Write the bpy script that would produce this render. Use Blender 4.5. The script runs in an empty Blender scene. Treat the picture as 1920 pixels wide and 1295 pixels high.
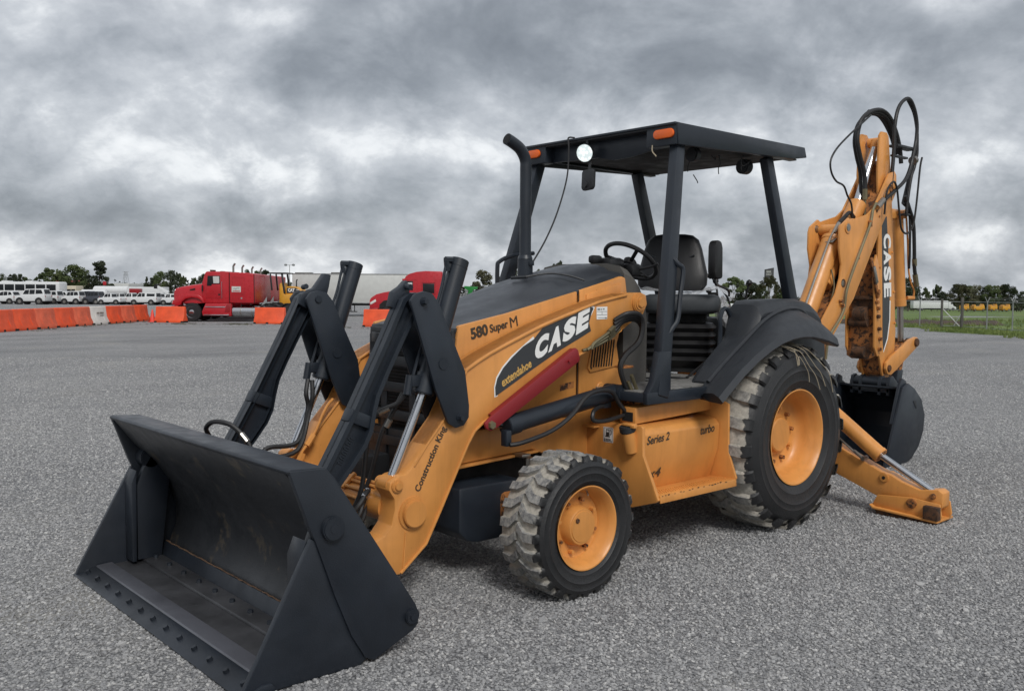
import bpy, bmesh, math, random
from mathutils import Vector, Matrix, noise as mnoise
R = math.radians
random.seed(7)
scene = bpy.context.scene
COL = scene.collection

# ------------------------------------------------------------------ camera
cam_data = bpy.data.cameras.new('camera')
cam = bpy.data.objects.new('camera', cam_data)
COL.objects.link(cam)
scene.camera = cam
YAW, PITCH, ROLL, FPX = -2.29849412, -0.05848477, 0.00598921, 1724.168
cam.location = (5.69805, 4.45445, 1.64103)
fw = Vector((math.cos(PITCH)*math.cos(YAW), math.cos(PITCH)*math.sin(YAW), math.sin(PITCH)))
rt = fw.cross(Vector((0, 0, 1))).normalized()
up = rt.cross(fw)
r2 = math.cos(ROLL)*rt + math.sin(ROLL)*up
u2 = -math.sin(ROLL)*rt + math.cos(ROLL)*up
cam.rotation_euler = Matrix((r2, u2, -fw)).transposed().to_euler()
cam_data.sensor_width = 36.0
cam_data.lens = 36.0*FPX/1920.0
cam_data.clip_start = 0.05
cam_data.clip_end = 3000.0

# ------------------------------------------------------------------ world: overcast sky with broken cloud
SKY_ROT, SKY_LOC = 0.74, (12.5, 4.5, 0.4)
SUN_EL, SUN_AZ = R(44), R(66)          # azimuth measured from +X towards +Y
world = bpy.data.worlds.new('World')
scene.world = world
world.use_nodes = True
wt = world.node_tree
for n in list(wt.nodes):
    wt.nodes.remove(n)
def WN(t, **k):
    n = wt.nodes.new(t)
    for a, b in k.items():
        setattr(n, a, b)
    return n
def WL(a, b):
    wt.links.new(a, b)
def wmath(op, a, b=None, c=None):
    n = WN('ShaderNodeMath', operation=op)
    for i, v in enumerate((a, b, c)):
        if v is None: continue
        if isinstance(v, (int, float)): n.inputs[i].default_value = v
        else: WL(v, n.inputs[i])
    return n.outputs[0]
w_out = WN('ShaderNodeOutputWorld')
sky = WN('ShaderNodeTexSky', sky_type='NISHITA')
sky.sun_disc = False
sky.sun_elevation = SUN_EL
sky.sun_rotation = math.pi/2 - SUN_AZ
sky.dust_density = 3.0
bg_sky = WN('ShaderNodeBackground'); bg_sky.inputs[1].default_value = 0.09
WL(sky.outputs[0], bg_sky.inputs[0])
tc = WN('ShaderNodeTexCoord')
sep = WN('ShaderNodeSeparateXYZ'); WL(tc.outputs['Generated'], sep.inputs[0])
zc = wmath('MAXIMUM', sep.outputs[2], 0.0)
den = wmath('ADD', zc, 0.60)
cx = wmath('DIVIDE', sep.outputs[0], den)
cy = wmath('DIVIDE', sep.outputs[1], den)
comb = WN('ShaderNodeCombineXYZ'); WL(cx, comb.inputs[0]); WL(cy, comb.inputs[1])
mp = WN('ShaderNodeMapping'); WL(comb.outputs[0], mp.inputs[0])
mp.inputs['Rotation'].default_value = (0, 0, SKY_ROT)
mp.inputs['Location'].default_value = SKY_LOC
def wnoise(scale, detail, rough, dist, vec):
    n = WN('ShaderNodeTexNoise'); WL(vec, n.inputs['Vector'])
    n.inputs['Scale'].default_value = scale; n.inputs['Detail'].default_value = detail
    n.inputs['Roughness'].default_value = rough; n.inputs['Distortion'].default_value = dist
    return n
n_big = wnoise(1.5, 3.0, .5, .35, mp.outputs[0])      # banks of cloud
n_mid = wnoise(4.0, 6.0, .57, .3, mp.outputs[0])      # lumps within a bank
n_puf = wnoise(10.0, 6.0, .62, .15, mp.outputs[0])      # ragged edges
warp = WN('ShaderNodeVectorMath', operation='MULTIPLY_ADD'); WL(n_mid.outputs['Color'], warp.inputs[0]); warp.inputs[1].default_value = (.5, .5, .5); WL(mp.outputs[0], warp.inputs[2])
def wvor(scale):
    v = WN('ShaderNodeTexVoronoi', feature='F1'); WL(warp.outputs[0], v.inputs['Vector'])
    v.inputs['Scale'].default_value = scale
    return v
v_puf = wvor(5.5)
dens = wmath('ADD', wmath('MULTIPLY', n_big.outputs[0], 0.43), wmath('ADD', wmath('MULTIPLY', n_mid.outputs[0], 0.30), wmath('MULTIPLY', n_puf.outputs[0], 0.28)))
dens = wmath('ADD', dens, wmath('MULTIPLY', wmath('SUBTRACT', 0.42, v_puf.outputs['Distance']), 0.16))
# decks of cloud seen edge-on: darker undersides in long banks, paler gaps between them
zw = wmath('ADD', zc, wmath('MULTIPLY', wmath('SUBTRACT', n_big.outputs[0], 0.5), 0.16))
bank = WN('ShaderNodeValToRGB'); WL(zw, bank.inputs[0]); bank.color_ramp.interpolation = 'B_SPLINE'
be = bank.color_ramp.elements
be[0].position = 0.0; be[0].color = (.62, .62, .62, 1); be[1].position = .42; be[1].color = (.5, .5, .5, 1)
for p_, v_ in ((.035, .70), (.070, .18), (.098, .20), (.135, .78), (.165, .72), (.205, .18), (.245, .22), (.31, .62)):
    q = be.new(p_); q.color = (v_, v_, v_, 1)
dens = wmath('ADD', dens, wmath('MULTIPLY', wmath('SUBTRACT', bank.outputs[0], 0.40), 0.15))
# thinner, paler cloud low over the horizon
low = WN('ShaderNodeMapRange'); WL(sep.outputs[2], low.inputs[0]); low.interpolation_type = 'SMOOTHSTEP'
low.inputs[1].default_value = 0.0; low.inputs[2].default_value = 0.10
low.inputs[3].default_value = 0.035; low.inputs[4].default_value = 0.0
dens2 = wmath('ADD', dens, low.outputs[0])
cr = WN('ShaderNodeValToRGB'); WL(dens2, cr.inputs[0])
e = cr.color_ramp.elements
e[0].position = 0.30; e[0].color = (0.165, 0.182, 0.205, 1)
e[1].position = 0.70; e[1].color = (0.86, 0.87, 0.875, 1)
for pos, c in ((0.38, (0.215, 0.235, 0.262)), (0.445, (0.285, 0.308, 0.338)), (0.50, (0.375, 0.398, 0.43)), (0.55, (0.475, 0.498, 0.528)), (0.60, (0.66, 0.68, 0.70))):
    q = e.new(pos); q.color = (*c, 1)
# below the horizon: the grey ground's own light
hz = WN('ShaderNodeMapRange'); WL(sep.outputs[2], hz.inputs[0])
hz.inputs[1].default_value = -0.02; hz.inputs[2].default_value = 0.0
mixg = WN('ShaderNodeMix', data_type='RGBA'); WL(hz.outputs[0], mixg.inputs[0])
mixg.inputs[6].default_value = (0.17, 0.17, 0.175, 1); WL(cr.outputs[0], mixg.inputs[7])
bg_cloud = WN('ShaderNodeBackground'); WL(mixg.outputs[2], bg_cloud.inputs[0])
bg_cloud.inputs[1].default_value = 0.93
mixs = WN('ShaderNodeMixShader'); mixs.inputs[0].default_value = 0.93
WL(bg_sky.outputs[0], mixs.inputs[1]); WL(bg_cloud.outputs[0], mixs.inputs[2])
WL(mixs.outputs[0], w_out.inputs[0])

sun_data = bpy.data.lights.new('sun', 'SUN')
sun_data.energy = 1.5; sun_data.angle = R(18); sun_data.color = (1.0, 0.975, 0.94)
sun = bpy.data.objects.new('sun', sun_data); COL.objects.link(sun)
sd = Vector((math.cos(SUN_EL)*math.cos(SUN_AZ), math.cos(SUN_EL)*math.sin(SUN_AZ), math.sin(SUN_EL)))
sun.rotation_euler = sd.to_track_quat('Z', 'Y').to_euler()
vs = scene.view_settings
vs.view_transform = 'Standard'; vs.look = 'None'; vs.gamma = 1.0; vs.use_curve_mapping = False
vs.exposure = 0.50

# ------------------------------------------------------------------ materials
MATS = {}
def new_mat(name):
    m = bpy.data.materials.new(name); m.use_nodes = True
    MATS[name] = m
    nt = m.node_tree
    return m, nt, nt.nodes['Principled BSDF']
def nd(nt, t, **k):
    n = nt.nodes.new(t)
    for a, b in k.items(): setattr(n, a, b)
    return n
def noise_node(nt, scale, detail=4, rough=.55, coord='Object', dist=0.0, sc=(1, 1, 1)):
    t = nd(nt, 'ShaderNodeTexCoord')
    mpn = nd(nt, 'ShaderNodeMapping'); mpn.inputs['Scale'].default_value = sc
    nt.links.new(t.outputs[coord], mpn.inputs[0])
    n = nd(nt, 'ShaderNodeTexNoise')
    n.inputs['Scale'].default_value = scale; n.inputs['Detail'].default_value = detail
    n.inputs['Roughness'].default_value = rough; n.inputs['Distortion'].default_value = dist
    nt.links.new(mpn.outputs[0], n.inputs['Vector'])
    return n
def ramp(nt, src, stops):
    r = nd(nt, 'ShaderNodeValToRGB'); nt.links.new(src, r.inputs[0])
    el = r.color_ramp.elements
    el[0].position, el[0].color = stops[0][0], (*stops[0][1], 1)
    el[1].position, el[1].color = stops[-1][0], (*stops[-1][1], 1)
    for p, c in stops[1:-1]:
        q = el.new(p); q.color = (*c, 1)
    return r
def mixc(nt, fac, a, b):
    m = nd(nt, 'ShaderNodeMix', data_type='RGBA')
    for i, v in ((0, fac), (6, a), (7, b)):
        if isinstance(v, tuple): m.inputs[i].default_value = (*v, 1)
        elif isinstance(v, (int, float)): m.inputs[i].default_value = v
        else: nt.links.new(v, m.inputs[i])
    return m.outputs[2]
def bump(nt, bsdf, h, strength, dist=0.01):
    b = nd(nt, 'ShaderNodeBump'); b.inputs['Strength'].default_value = strength
    b.inputs['Distance'].default_value = dist
    nt.links.new(h, b.inputs['Height']); nt.links.new(b.outputs[0], bsdf.inputs['Normal'])
def paint(name, col, rough=.42, var=.12, wear=None, wear_amt=.62, bstr=.06, metallic=0, scale=3.0, spec=.5, streak=0):
    """painted / plain surface with blotchy grime, fine grain and small wear marks"""
    m, nt, b = new_mat(name)
    n1 = noise_node(nt, scale, 6)
    lo = tuple(c*(1-var) for c in col); hi = tuple(min(1, c*(1+var*.8)) for c in col)
    r1 = ramp(nt, n1.outputs[0], [(.3, lo), (.7, hi)])
    c = r1.outputs[0]
    if wear:
        n2 = noise_node(nt, 22, 8, .7)
        r2_ = ramp(nt, n2.outputs[0], [(wear_amt, (0, 0, 0)), (wear_amt+.06, (1, 1, 1))])
        c = mixc(nt, r2_.outputs[0], c, wear)
    if streak:
        ns_ = noise_node(nt, 16, 7, .65, sc=(1, 1, .10)); rs_ = ramp(nt, ns_.outputs[0], [(.36, (streak,)*3), (.52, (1, 1, 1))])
        ml = nd(nt, 'ShaderNodeMix', data_type='RGBA', blend_type='MULTIPLY'); ml.inputs[0].default_value = 1
        nt.links.new(c, ml.inputs[6]); nt.links.new(rs_.outputs[0], ml.inputs[7]); c = ml.outputs[2]
    nt.links.new(c, b.inputs['Base Color'])
    n3 = noise_node(nt, 9, 5)
    rr = ramp(nt, n3.outputs[0], [(.3, (rough*.8,)*3), (.7, (min(1, rough*1.25),)*3)])
    nt.links.new(rr.outputs[0], b.inputs['Roughness'])
    b.inputs['Metallic'].default_value = metallic
    b.inputs['Specular IOR Level'].default_value = spec
    n4 = noise_node(nt, 160, 2)
    bump(nt, b, n4.outputs[0], bstr, .003)
    return m
paint('orange_paint', (.62, .268, .068), .36, .15, (.26, .12, .04), .67, streak=.90)
paint('orange_rust', (.34, .13, .035), .7, .5, (.045, .022, .012), .50, .3, scale=7)
paint('rust', (.10, .045, .02), .85, .5, (.03, .018, .012), .5, .4, scale=12)
paint('dark_paint', (.0155, .0205, .0285), .40, .25, (.05, .055, .06), .70, .10, spec=.45)
paint('bucket_paint', (.0145, .0185, .0255), .40, .32, (.085, .078, .066), .69, .18, spec=.45)
paint('bucket_floor', (.040, .041, .045), .42, .35, (.11, .10, .085), .66, .2, scale=5)
paint('bucket_inner', (.032, .034, .038), .42, .35, (.085, .070, .052), .58, .2, scale=1.6)
m = MATS['bucket_inner']
for n_ in m.node_tree.nodes:
    if n_.type == 'TEX_NOISE' and abs(n_.inputs['Scale'].default_value-22) < .1: n_.inputs['Scale'].default_value = 5.5
paint('worn_strip', (.075, .078, .092), .40, .2, (.15, .145, .14), .66, .15, spec=.6)
paint('weld', (.10, .055, .03), .8, .4, (.03, .02, .015), .55, .4, scale=20)
paint('black_plastic', (.022, .024, .027), .50, .12, (.05, .05, .05), .72, .12)
paint('hood_plastic', (.034, .038, .045), .38, .30, (.07, .07, .068), .68, .08, scale=2.2)
paint('fender_plastic', (.022, .025, .030), .50, .15, (.05, .05, .052), .72, .3)
paint('cowl_grey', (.085, .080, .072), .7, .1, None)
paint('vinyl', (.009, .009, .010), .42, .2, None, bstr=.2)
paint('seat_grey', (.040, .045, .050), .6, .15, None, bstr=.3)
paint('rubber', (.012, .012, .013), .55, .2, None, bstr=.1)
paint('red_paint', (.22, .012, .017), .45, .12, (.10, .02, .015), .7)
paint('steel', (.35, .33, .30), .38, .2, (.2, .12, .06), .62, metallic=1.0)
paint('brass_tube', (.24, .21, .13), .45, .2, None, metallic=.8)
paint('chrome', (.52, .53, .55), .20, .10, (.30, .29, .28), .66, bstr=.01, metallic=1.0)
paint('floor_metal', (.21, .205, .195), .62, .25, (.09, .085, .075), .55, .3, metallic=.25, scale=6)
paint('decal_black', (.035, .038, .042), .4, .05, None)
paint('decal_white', (.78, .78, .76), .4, .04, None)
paint('decal_gold', (.60, .36, .10), .4, .04, None)
paint('text_dark', (.050, .038, .026), .5, .1, None)
paint('dirty_rubber_dry', (.1, .1, .09), .9, .2, None)
paint('twine', (.34, .29, .21), .9, .2, None)
paint('void_black', (.006, .006, .006), .8, .1, None)
paint('radiator', (.012, .013, .014), .6, .2, None)
m, nt, b = new_mat('amber'); b.inputs['Base Color'].default_value = (.78, .13, .015, 1); b.inputs['Roughness'].default_value = .25
n = noise_node(nt, 400, 1); bump(nt, b, n.outputs[0], .3, .003)
m, nt, b = new_mat('lamp_glow'); b.inputs['Base Color'].default_value = (.8, .85, .85, 1)
vo = nd(nt, 'ShaderNodeTexVoronoi'); vo.inputs['Scale'].default_value = 38
tcn = nd(nt, 'ShaderNodeTexCoord'); nt.links.new(tcn.outputs['Object'], vo.inputs['Vector'])
rr = ramp(nt, vo.outputs['Distance'], [(.1, (.95, 1, .98)), (.6, (.35, .42, .42))])
nt.links.new(rr.outputs[0], b.inputs['Emission Color']); b.inputs['Emission Strength'].default_value = .72
m, nt, b = new_mat('plastic_wrap'); b.inputs['Base Color'].default_value = (.62, .63, .65, 1)
b.inputs['Roughness'].default_value = .25; b.inputs['Alpha'].default_value = .62; b.inputs['Transmission Weight'].default_value = .2
n = noise_node(nt, 26, 5); bump(nt, b, n.outputs[0], .7, .03)

def tyre_mat(name, edge, rsplit):
    """black-painted outer wall, dusty tread: the ragged paint edge runs round the shoulder"""
    m, nt, b = new_mat(name)
    t = nd(nt, 'ShaderNodeTexCoord')
    s = nd(nt, 'ShaderNodeSeparateXYZ'); nt.links.new(t.outputs['Object'], s.inputs[0])
    n = noise_node(nt, 11, 6, .65)
    ad = nd(nt, 'ShaderNodeMath', operation='MULTIPLY_ADD'); nt.links.new(n.outputs[0], ad.inputs[0])
    ad.inputs[1].default_value = .11; nt.links.new(s.outputs[1], ad.inputs[2])
    r = ramp(nt, ad.outputs[0], [(edge, (0, 0, 0)), (edge+.006, (1, 1, 1))])
    ln = nd(nt, 'ShaderNodeVectorMath', operation='MULTIPLY'); nt.links.new(t.outputs['Object'], ln.inputs[0]); ln.inputs[1].default_value = (1, 0, 1)
    lg = nd(nt, 'ShaderNodeVectorMath', operation='LENGTH'); nt.links.new(ln.outputs[0], lg.inputs[0])
    n2 = noise_node(nt, 34, 8, .75)
    rad = nd(nt, 'ShaderNodeMath', operation='MULTIPLY_ADD'); nt.links.new(n2.outputs[0], rad.inputs[0]); rad.inputs[1].default_value = .012; nt.links.new(lg.outputs['Value'], rad.inputs[2])
    top = ramp(nt, rad.outputs[0], [(rsplit-.006, (0, 0, 0)), (rsplit+.010, (1, 1, 1))])
    dust = ramp(nt, n2.outputs[0], [(.30, (.20, .19, .165)), (.45, (.32, .30, .26)), (.62, (.44, .41, .355))])
    lugc = ramp(nt, n2.outputs[0], [(.34, (.07, .071, .074)), (.44, (.15, .151, .152)), (.54, (.24, .238, .226)), (.66, (.36, .345, .31))])
    dcol = mixc(nt, top.outputs[0], dust.outputs[0], lugc.outputs[0])
    n6 = noise_node(nt, 4.5, 5, .6)
    blk = ramp(nt, n6.outputs[0], [(.35, (.010, .0105, .0115)), (.7, (.021, .021, .022))])
    c = mixc(nt, r.outputs[0], dcol, blk.outputs[0])
    nt.links.new(c, b.inputs['Base Color'])
    rg = mixc(nt, r.outputs[0], (.9, .9, .9), (.48, .48, .48)); nt.links.new(rg, b.inputs['Roughness'])
    n3 = noise_node(nt, 55, 6, .7); bump(nt, b, n3.outputs[0], .5, .006)
    return m
tyre_mat('front_tyre_mat', .172, .382)
tyre_mat('rear_tyre_mat', .232, .652)
M = MATS

# ------------------------------------------------------------------ mesh helpers
def sharpen(bm, ang=32):
    a = R(ang)
    for f in bm.faces: f.smooth = True
    for ed in bm.edges:
        if len(ed.link_faces) == 2:
            try: ed.smooth = ed.calc_face_angle() < a
            except ValueError: ed.smooth = False
        else: ed.smooth = False
class B:
    def __init__(s): s.bm = bmesh.new()
    def add(s, verts, faces, mat=None):
        vs_ = [s.bm.verts.new(Vector(v) if mat is None else mat @ Vector(v)) for v in verts]
        out = []
        for f in faces:
            try: out.append(s.bm.faces.new([vs_[i] for i in f]))
            except ValueError: pass
        return out
    def prism(s, pts, y0, y1, axis='Y', bev=0.0, seg=2):
        """polygon (a,b) extruded along an axis; bevelled on its own"""
        t = bmesh.new()
        def P(a, c, h):
            return {'Y': (a, h, c), 'X': (h, a, c), 'Z': (a, c, h)}[axis]
        v0 = [t.verts.new(P(a, c, y0)) for a, c in pts]
        v1 = [t.verts.new(P(a, c, y1)) for a, c in pts]
        n_ = len(pts)
        t.faces.new(v0); t.faces.new(v1[::-1])
        for i in range(n_):
            t.faces.new((v0[i], v1[i], v1[(i+1) % n_], v0[(i+1) % n_]))
        bmesh.ops.recalc_face_normals(t, faces=t.faces)
        s._take(t, bev, seg)
        return s
    def _take(s, t, bev=0.0, seg=2, mat=None):
        if bev > 0:
            es = [e_ for e_ in t.edges if len(e_.link_faces) == 2 and e_.calc_face_angle(0) > R(25)]
            bmesh.ops.bevel(t, geom=es, offset=bev, segments=seg, affect='EDGES', clamp_overlap=True, profile=.5)
        if mat is not None: bmesh.ops.transform(t, matrix=mat, verts=t.verts)
        me = bpy.data.meshes.new('tmp'); t.to_mesh(me); t.free()
        s.bm.from_mesh(me); bpy.data.meshes.remove(me)
    def box(s, c, d, bev=0.0, rot=None, seg=2):
        t = bmesh.new()
        bmesh.ops.create_cube(t, size=1.0)
        bmesh.ops.scale(t, vec=Vector(d), verts=t.verts)
        m_ = Matrix.Translation(Vector(c))
        if rot is not None: m_ = m_ @ (rot.to_4x4() if not isinstance(rot, tuple) else Matrix.Rotation(rot[2], 4, 'Z') @ Matrix.Rotation(rot[1], 4, 'Y') @ Matrix.Rotation(rot[0], 4, 'X'))
        s._take(t, bev, seg, m_)
        return s
    def beam(s, p1, p2, w, t_, bev=.004, updir=(0, 0, 1), w2=None, t2=None):
        """rectangular bar p1->p2, w across (horizontal side), t along 'up' side"""
        p1, p2 = Vector(p1), Vector(p2); d = (p2-p1); L = d.length; d.normalize()
        sx = d.cross(Vector(updir)).normalized(); sz = sx.cross(d)
        w2 = w if w2 is None else w2; t2 = t_ if t2 is None else t2
        t = bmesh.new()
        def ring(p, a, c): return [t.verts.new(p+sx*i*a/2+sz*j*c/2) for i, j in ((-1, -1), (1, -1), (1, 1), (-1, 1))]
        r0, r1 = ring(p1, w, t_), ring(p2, w2, t2)
        t.faces.new(r0[::-1]); t.faces.new(r1)
        for i in range(4): t.faces.new((r0[i], r0[(i+1) % 4], r1[(i+1) % 4], r1[i]))
        bmesh.ops.recalc_face_normals(t, faces=t.faces)
        s._take(t, bev)
        return s
    def cyl(s, p1, p2, r, r2=None, seg=20, bev=0.0, hole=0):
        p1, p2 = Vector(p1), Vector(p2); d = p2-p1; r2 = r if r2 is None else r2
        q = d.to_track_quat('Z', 'Y').to_matrix().to_4x4()
        t = bmesh.new()
        bmesh.ops.create_cone(t, cap_ends=True, segments=seg, radius1=r, radius2=r2, depth=d.length)
        if bev > 0:
            es = [e_ for e_ in t.edges if e_.calc_face_angle(0) > R(60)]
            bmesh.ops.bevel(t, geom=es, offset=bev, segments=2, affect='EDGES', clamp_overlap=True)
        s._take(t, 0, 2, Matrix.Translation((p1+p2)/2) @ q)
        return s
    def tube(s, pts, r, seg=8, res=6, closed=False, r_end=None):
        P = [Vector(p) for p in pts]
        out = []
        n_ = len(P)
        if res > 1 and n_ > 2:
            rng = n_ if closed else n_-1
            for i in range(rng):
                if closed: a, b_, c, d = P[(i-1) % n_], P[i], P[(i+1) % n_], P[(i+2) % n_]
                else: a, b_, c, d = P[max(i-1, 0)], P[i], P[i+1], P[min(i+2, n_-1)]
                for k in range(res):
                    t = k/res
                    out.append(.5*((2*b_)+(-a+c)*t+(2*a-5*b_+4*c-d)*t*t+(-a+3*b_-3*c+d)*t**3))
            if not closed: out.append(P[-1])
        else: out = P
        m_ = len(out)
        prev = None; rings = []
        for i, p in enumerate(out):
            if closed: d = out[(i+1) % m_]-out[(i-1) % m_]
            else: d = out[min(i+1, m_-1)]-out[max(i-1, 0)]
            d.normalize()
            if prev is None:
                a = Vector((0, 0, 1)) if abs(d.z) < .9 else Vector((1, 0, 0))
                nx = d.cross(a).normalized()
            else:
                nx = (prev - d*prev.dot(d)).normalized()
            prev = nx; ny = d.cross(nx)
            rr_ = r if r_end is None else r+(r_end-r)*i/(m_-1)
            rings.append([s.bm.verts.new(p+(nx*math.cos(2*math.pi*k/seg)+ny*math.sin(2*math.pi*k/seg))*rr_) for k in range(seg)])
        for i in range(m_ if closed else m_-1):
            a, b_ = rings[i], rings[(i+1) % m_]
            for k in range(seg): s.bm.faces.new((a[k], a[(k+1) % seg], b_[(k+1) % seg], b_[k]))
        if not closed:
            s.bm.faces.new(rings[0][::-1]); s.bm.faces.new(rings[-1])
        return s
    def lathe(s, prof, o=(0, 0, 0), seg=48, axis='Y', closed=False, caps=False):
        """profile of (h, r) pairs turned round an axis through o"""
        o = Vector(o); rings = []
        for h, r_ in prof:
            ring = []
            for k in range(seg):
                a = 2*math.pi*k/seg
                c_, s_ = r_*math.cos(a), r_*math.sin(a)
                v = {'Y': (c_, h, s_), 'X': (h, c_, s_), 'Z': (c_, s_, h)}[axis]
                ring.append(s.bm.verts.new(o+Vector(v)))
            rings.append(ring)
        n_ = len(rings)
        for i in range(n_ if closed else n_-1):
            a, b_ = rings[i], rings[(i+1) % n_]
            for k in range(seg): s.bm.faces.new((a[k], a[(k+1) % seg], b_[(k+1) % seg], b_[k]))
        if caps and not closed:
            if prof[0][1] > 1e-5: s.bm.faces.new(rings[0][::-1])
            if prof[-1][1] > 1e-5: s.bm.faces.new(rings[-1])
        return s
    def loft(s, rings, close=True, caps=True):
        V = [[s.bm.verts.new(Vector(p)) for p in rg] for rg in rings]
        n_ = len(V[0])
        for a, b_ in zip(V[:-1], V[1:]):
            for k in range(n_ if close else n_-1):
                s.bm.faces.new((a[k], a[(k+1) % n_], b_[(k+1) % n_], b_[k]))
        if caps and close: s.bm.faces.new(V[0][::-1]); s.bm.faces.new(V[-1])
        return s
    def done(s, name, mat, parent=None, ang=32, recalc=True):
        if recalc: bmesh.ops.recalc_face_normals(s.bm, faces=s.bm.faces)
        sharpen(s.bm, ang)
        me = bpy.data.meshes.new(name); s.bm.to_mesh(me); s.bm.free()
        for mm in (mat if isinstance(mat, (list, tuple)) else [mat]):
            me.materials.append(MATS[mm] if isinstance(mm, str) else mm)
        o = bpy.data.objects.new(name, me); COL.objects.link(o)
        if parent: o.parent = parent
        return o
def empty(name, loc=(0, 0, 0), rz=0.0, parent=None):
    o = bpy.data.objects.new(name, None); COL.objects.link(o)
    o.location = loc; o.rotation_euler = (0, 0, rz); o.empty_display_size = .2
    if parent: o.parent = parent
    return o
def tag(o, label=None, cat=None, group=None, kind=None):
    if label: o['label'] = label
    if cat: o['category'] = cat
    if group: o['group'] = group
    if kind: o['kind'] = kind
    return o
def copy_tree(o, parent=None):
    c = o.copy(); COL.objects.link(c)
    if parent is not None: c.parent = parent
    for ch in list(o.children): copy_tree(ch, c)
    return c
def ribbon(pts, w):
    """closed polygon of constant width w to the right of an open polyline"""
    out = []
    n_ = len(pts)
    for i in range(n_):
        a = Vector(pts[max(i-1, 0)]); c = Vector(pts[min(i+1, n_-1)])
        d = (c-a).normalized(); nrm = Vector((d.y, -d.x))
        out.append(tuple(Vector(pts[i])+nrm*w))
    return list(pts)+out[::-1]
def inset(pts, w):
    """move a polygon's corners inwards by w"""
    n_ = len(pts); ar = sum(pts[i][0]*pts[(i+1) % n_][1]-pts[(i+1) % n_][0]*pts[i][1] for i in range(n_))
    sg = 1 if ar > 0 else -1; out = []
    for i in range(n_):
        p = Vector(pts[i]); a = (p-Vector(pts[i-1])).normalized(); c = (Vector(pts[(i+1) % n_])-p).normalized()
        na = Vector((-a.y, a.x))*sg; nc = Vector((-c.y, c.x))*sg
        m_ = na+nc; k = max(.35, m_.length_squared/2)
        out.append(tuple(p+m_/k*w))
    return out
def rim_frame(b_, pts, w, y0, y1):
    """raised border of width w following a closed outline, between planes y0 and y1"""
    q = inset(pts, w); n_ = len(pts)
    for i in range(n_):
        j = (i+1) % n_
        b_.add([(pts[i][0], y0, pts[i][1]), (pts[j][0], y0, pts[j][1]), (q[j][0], y0, q[j][1]), (q[i][0], y0, q[i][1]),
                (pts[i][0], y1, pts[i][1]), (pts[j][0], y1, pts[j][1]), (q[j][0], y1, q[j][1]), (q[i][0], y1, q[i][1])],
               [(4, 5, 6, 7), (0, 1, 5, 4), (3, 7, 6, 2)])
    return b_
def text_obj(s, name, mat, parent, o, xd, yd, width, height, bold=.0, depth=.0015, slant=0.0, gap=1.0):
    """flat print: string scaled into width x height, baseline-left at o"""
    cu = bpy.data.curves.new('t', 'FONT'); cu.body = s; cu.offset = bold; cu.extrude = .5; cu.space_character = gap
    cu.shear = slant; cu.resolution_u = 4
    to = bpy.data.objects.new('t', cu); COL.objects.link(to)
    dg = bpy.context.evaluated_depsgraph_get()
    me = bpy.data.meshes.new_from_object(to.evaluated_get(dg))
    bpy.data.objects.remove(to); bpy.data.curves.remove(cu)
    xs = [v.co.x for v in me.vertices]; ys = [v.co.y for v in me.vertices]
    x0, x1, y0, y1 = min(xs), max(xs), min(ys), max(ys)
    xd, yd, o = Vector(xd).normalized(), Vector(yd).normalized(), Vector(o)
    nz = xd.cross(yd)
    for v in me.vertices:
        c = v.co.copy()
        v.co = o+xd*((c.x-x0)/(x1-x0)*width)+yd*((c.y-y0)/(y1-y0)*height)+nz*(c.z*depth)
    me.materials.append(MATS[mat])
    ob = bpy.data.objects.new(name, me); COL.objects.link(ob)
    if parent: ob.parent = parent
    return ob
def hexbolt(c, ax, r=.016, h=.014, parent=None, mat='orange_paint', name='bolt'):
    c = Vector(c); ax = Vector(ax).normalized()
    return B().cyl(c-ax*.002, c+ax*h, r*1.15, r, seg=6).done(name, mat, parent)
# =================================================================== the lot: a rotated survey frame S(a, d):
# a metres to the right and d metres out from the station beside the machine's front left corner
S0 = Vector((5.698, 4.454, 0)); SF = Vector((math.cos(YAW), math.sin(YAW), 0)); SR = Vector((SF.y, -SF.x, 0))
def S(a, d, z=0.0): return S0+SR*a+SF*d+Vector((0, 0, z))
SROT = math.atan2(SR.y, SR.x)           # turns local +X onto the lot's rightward axis (local +Y runs away)
def smooth(x, a, b):
    t = max(0.0, min(1.0, (x-a)/(b-a))); return t*t*(3-2*t)
def terrain(a, d):
    """the field to the right falls away gently beyond the fence"""
    return -max(0.0, min(d, 420)-56)*.0145*smooth(a, 6, 22) - (.02 if a > 19.5 else 0)*0

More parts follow.
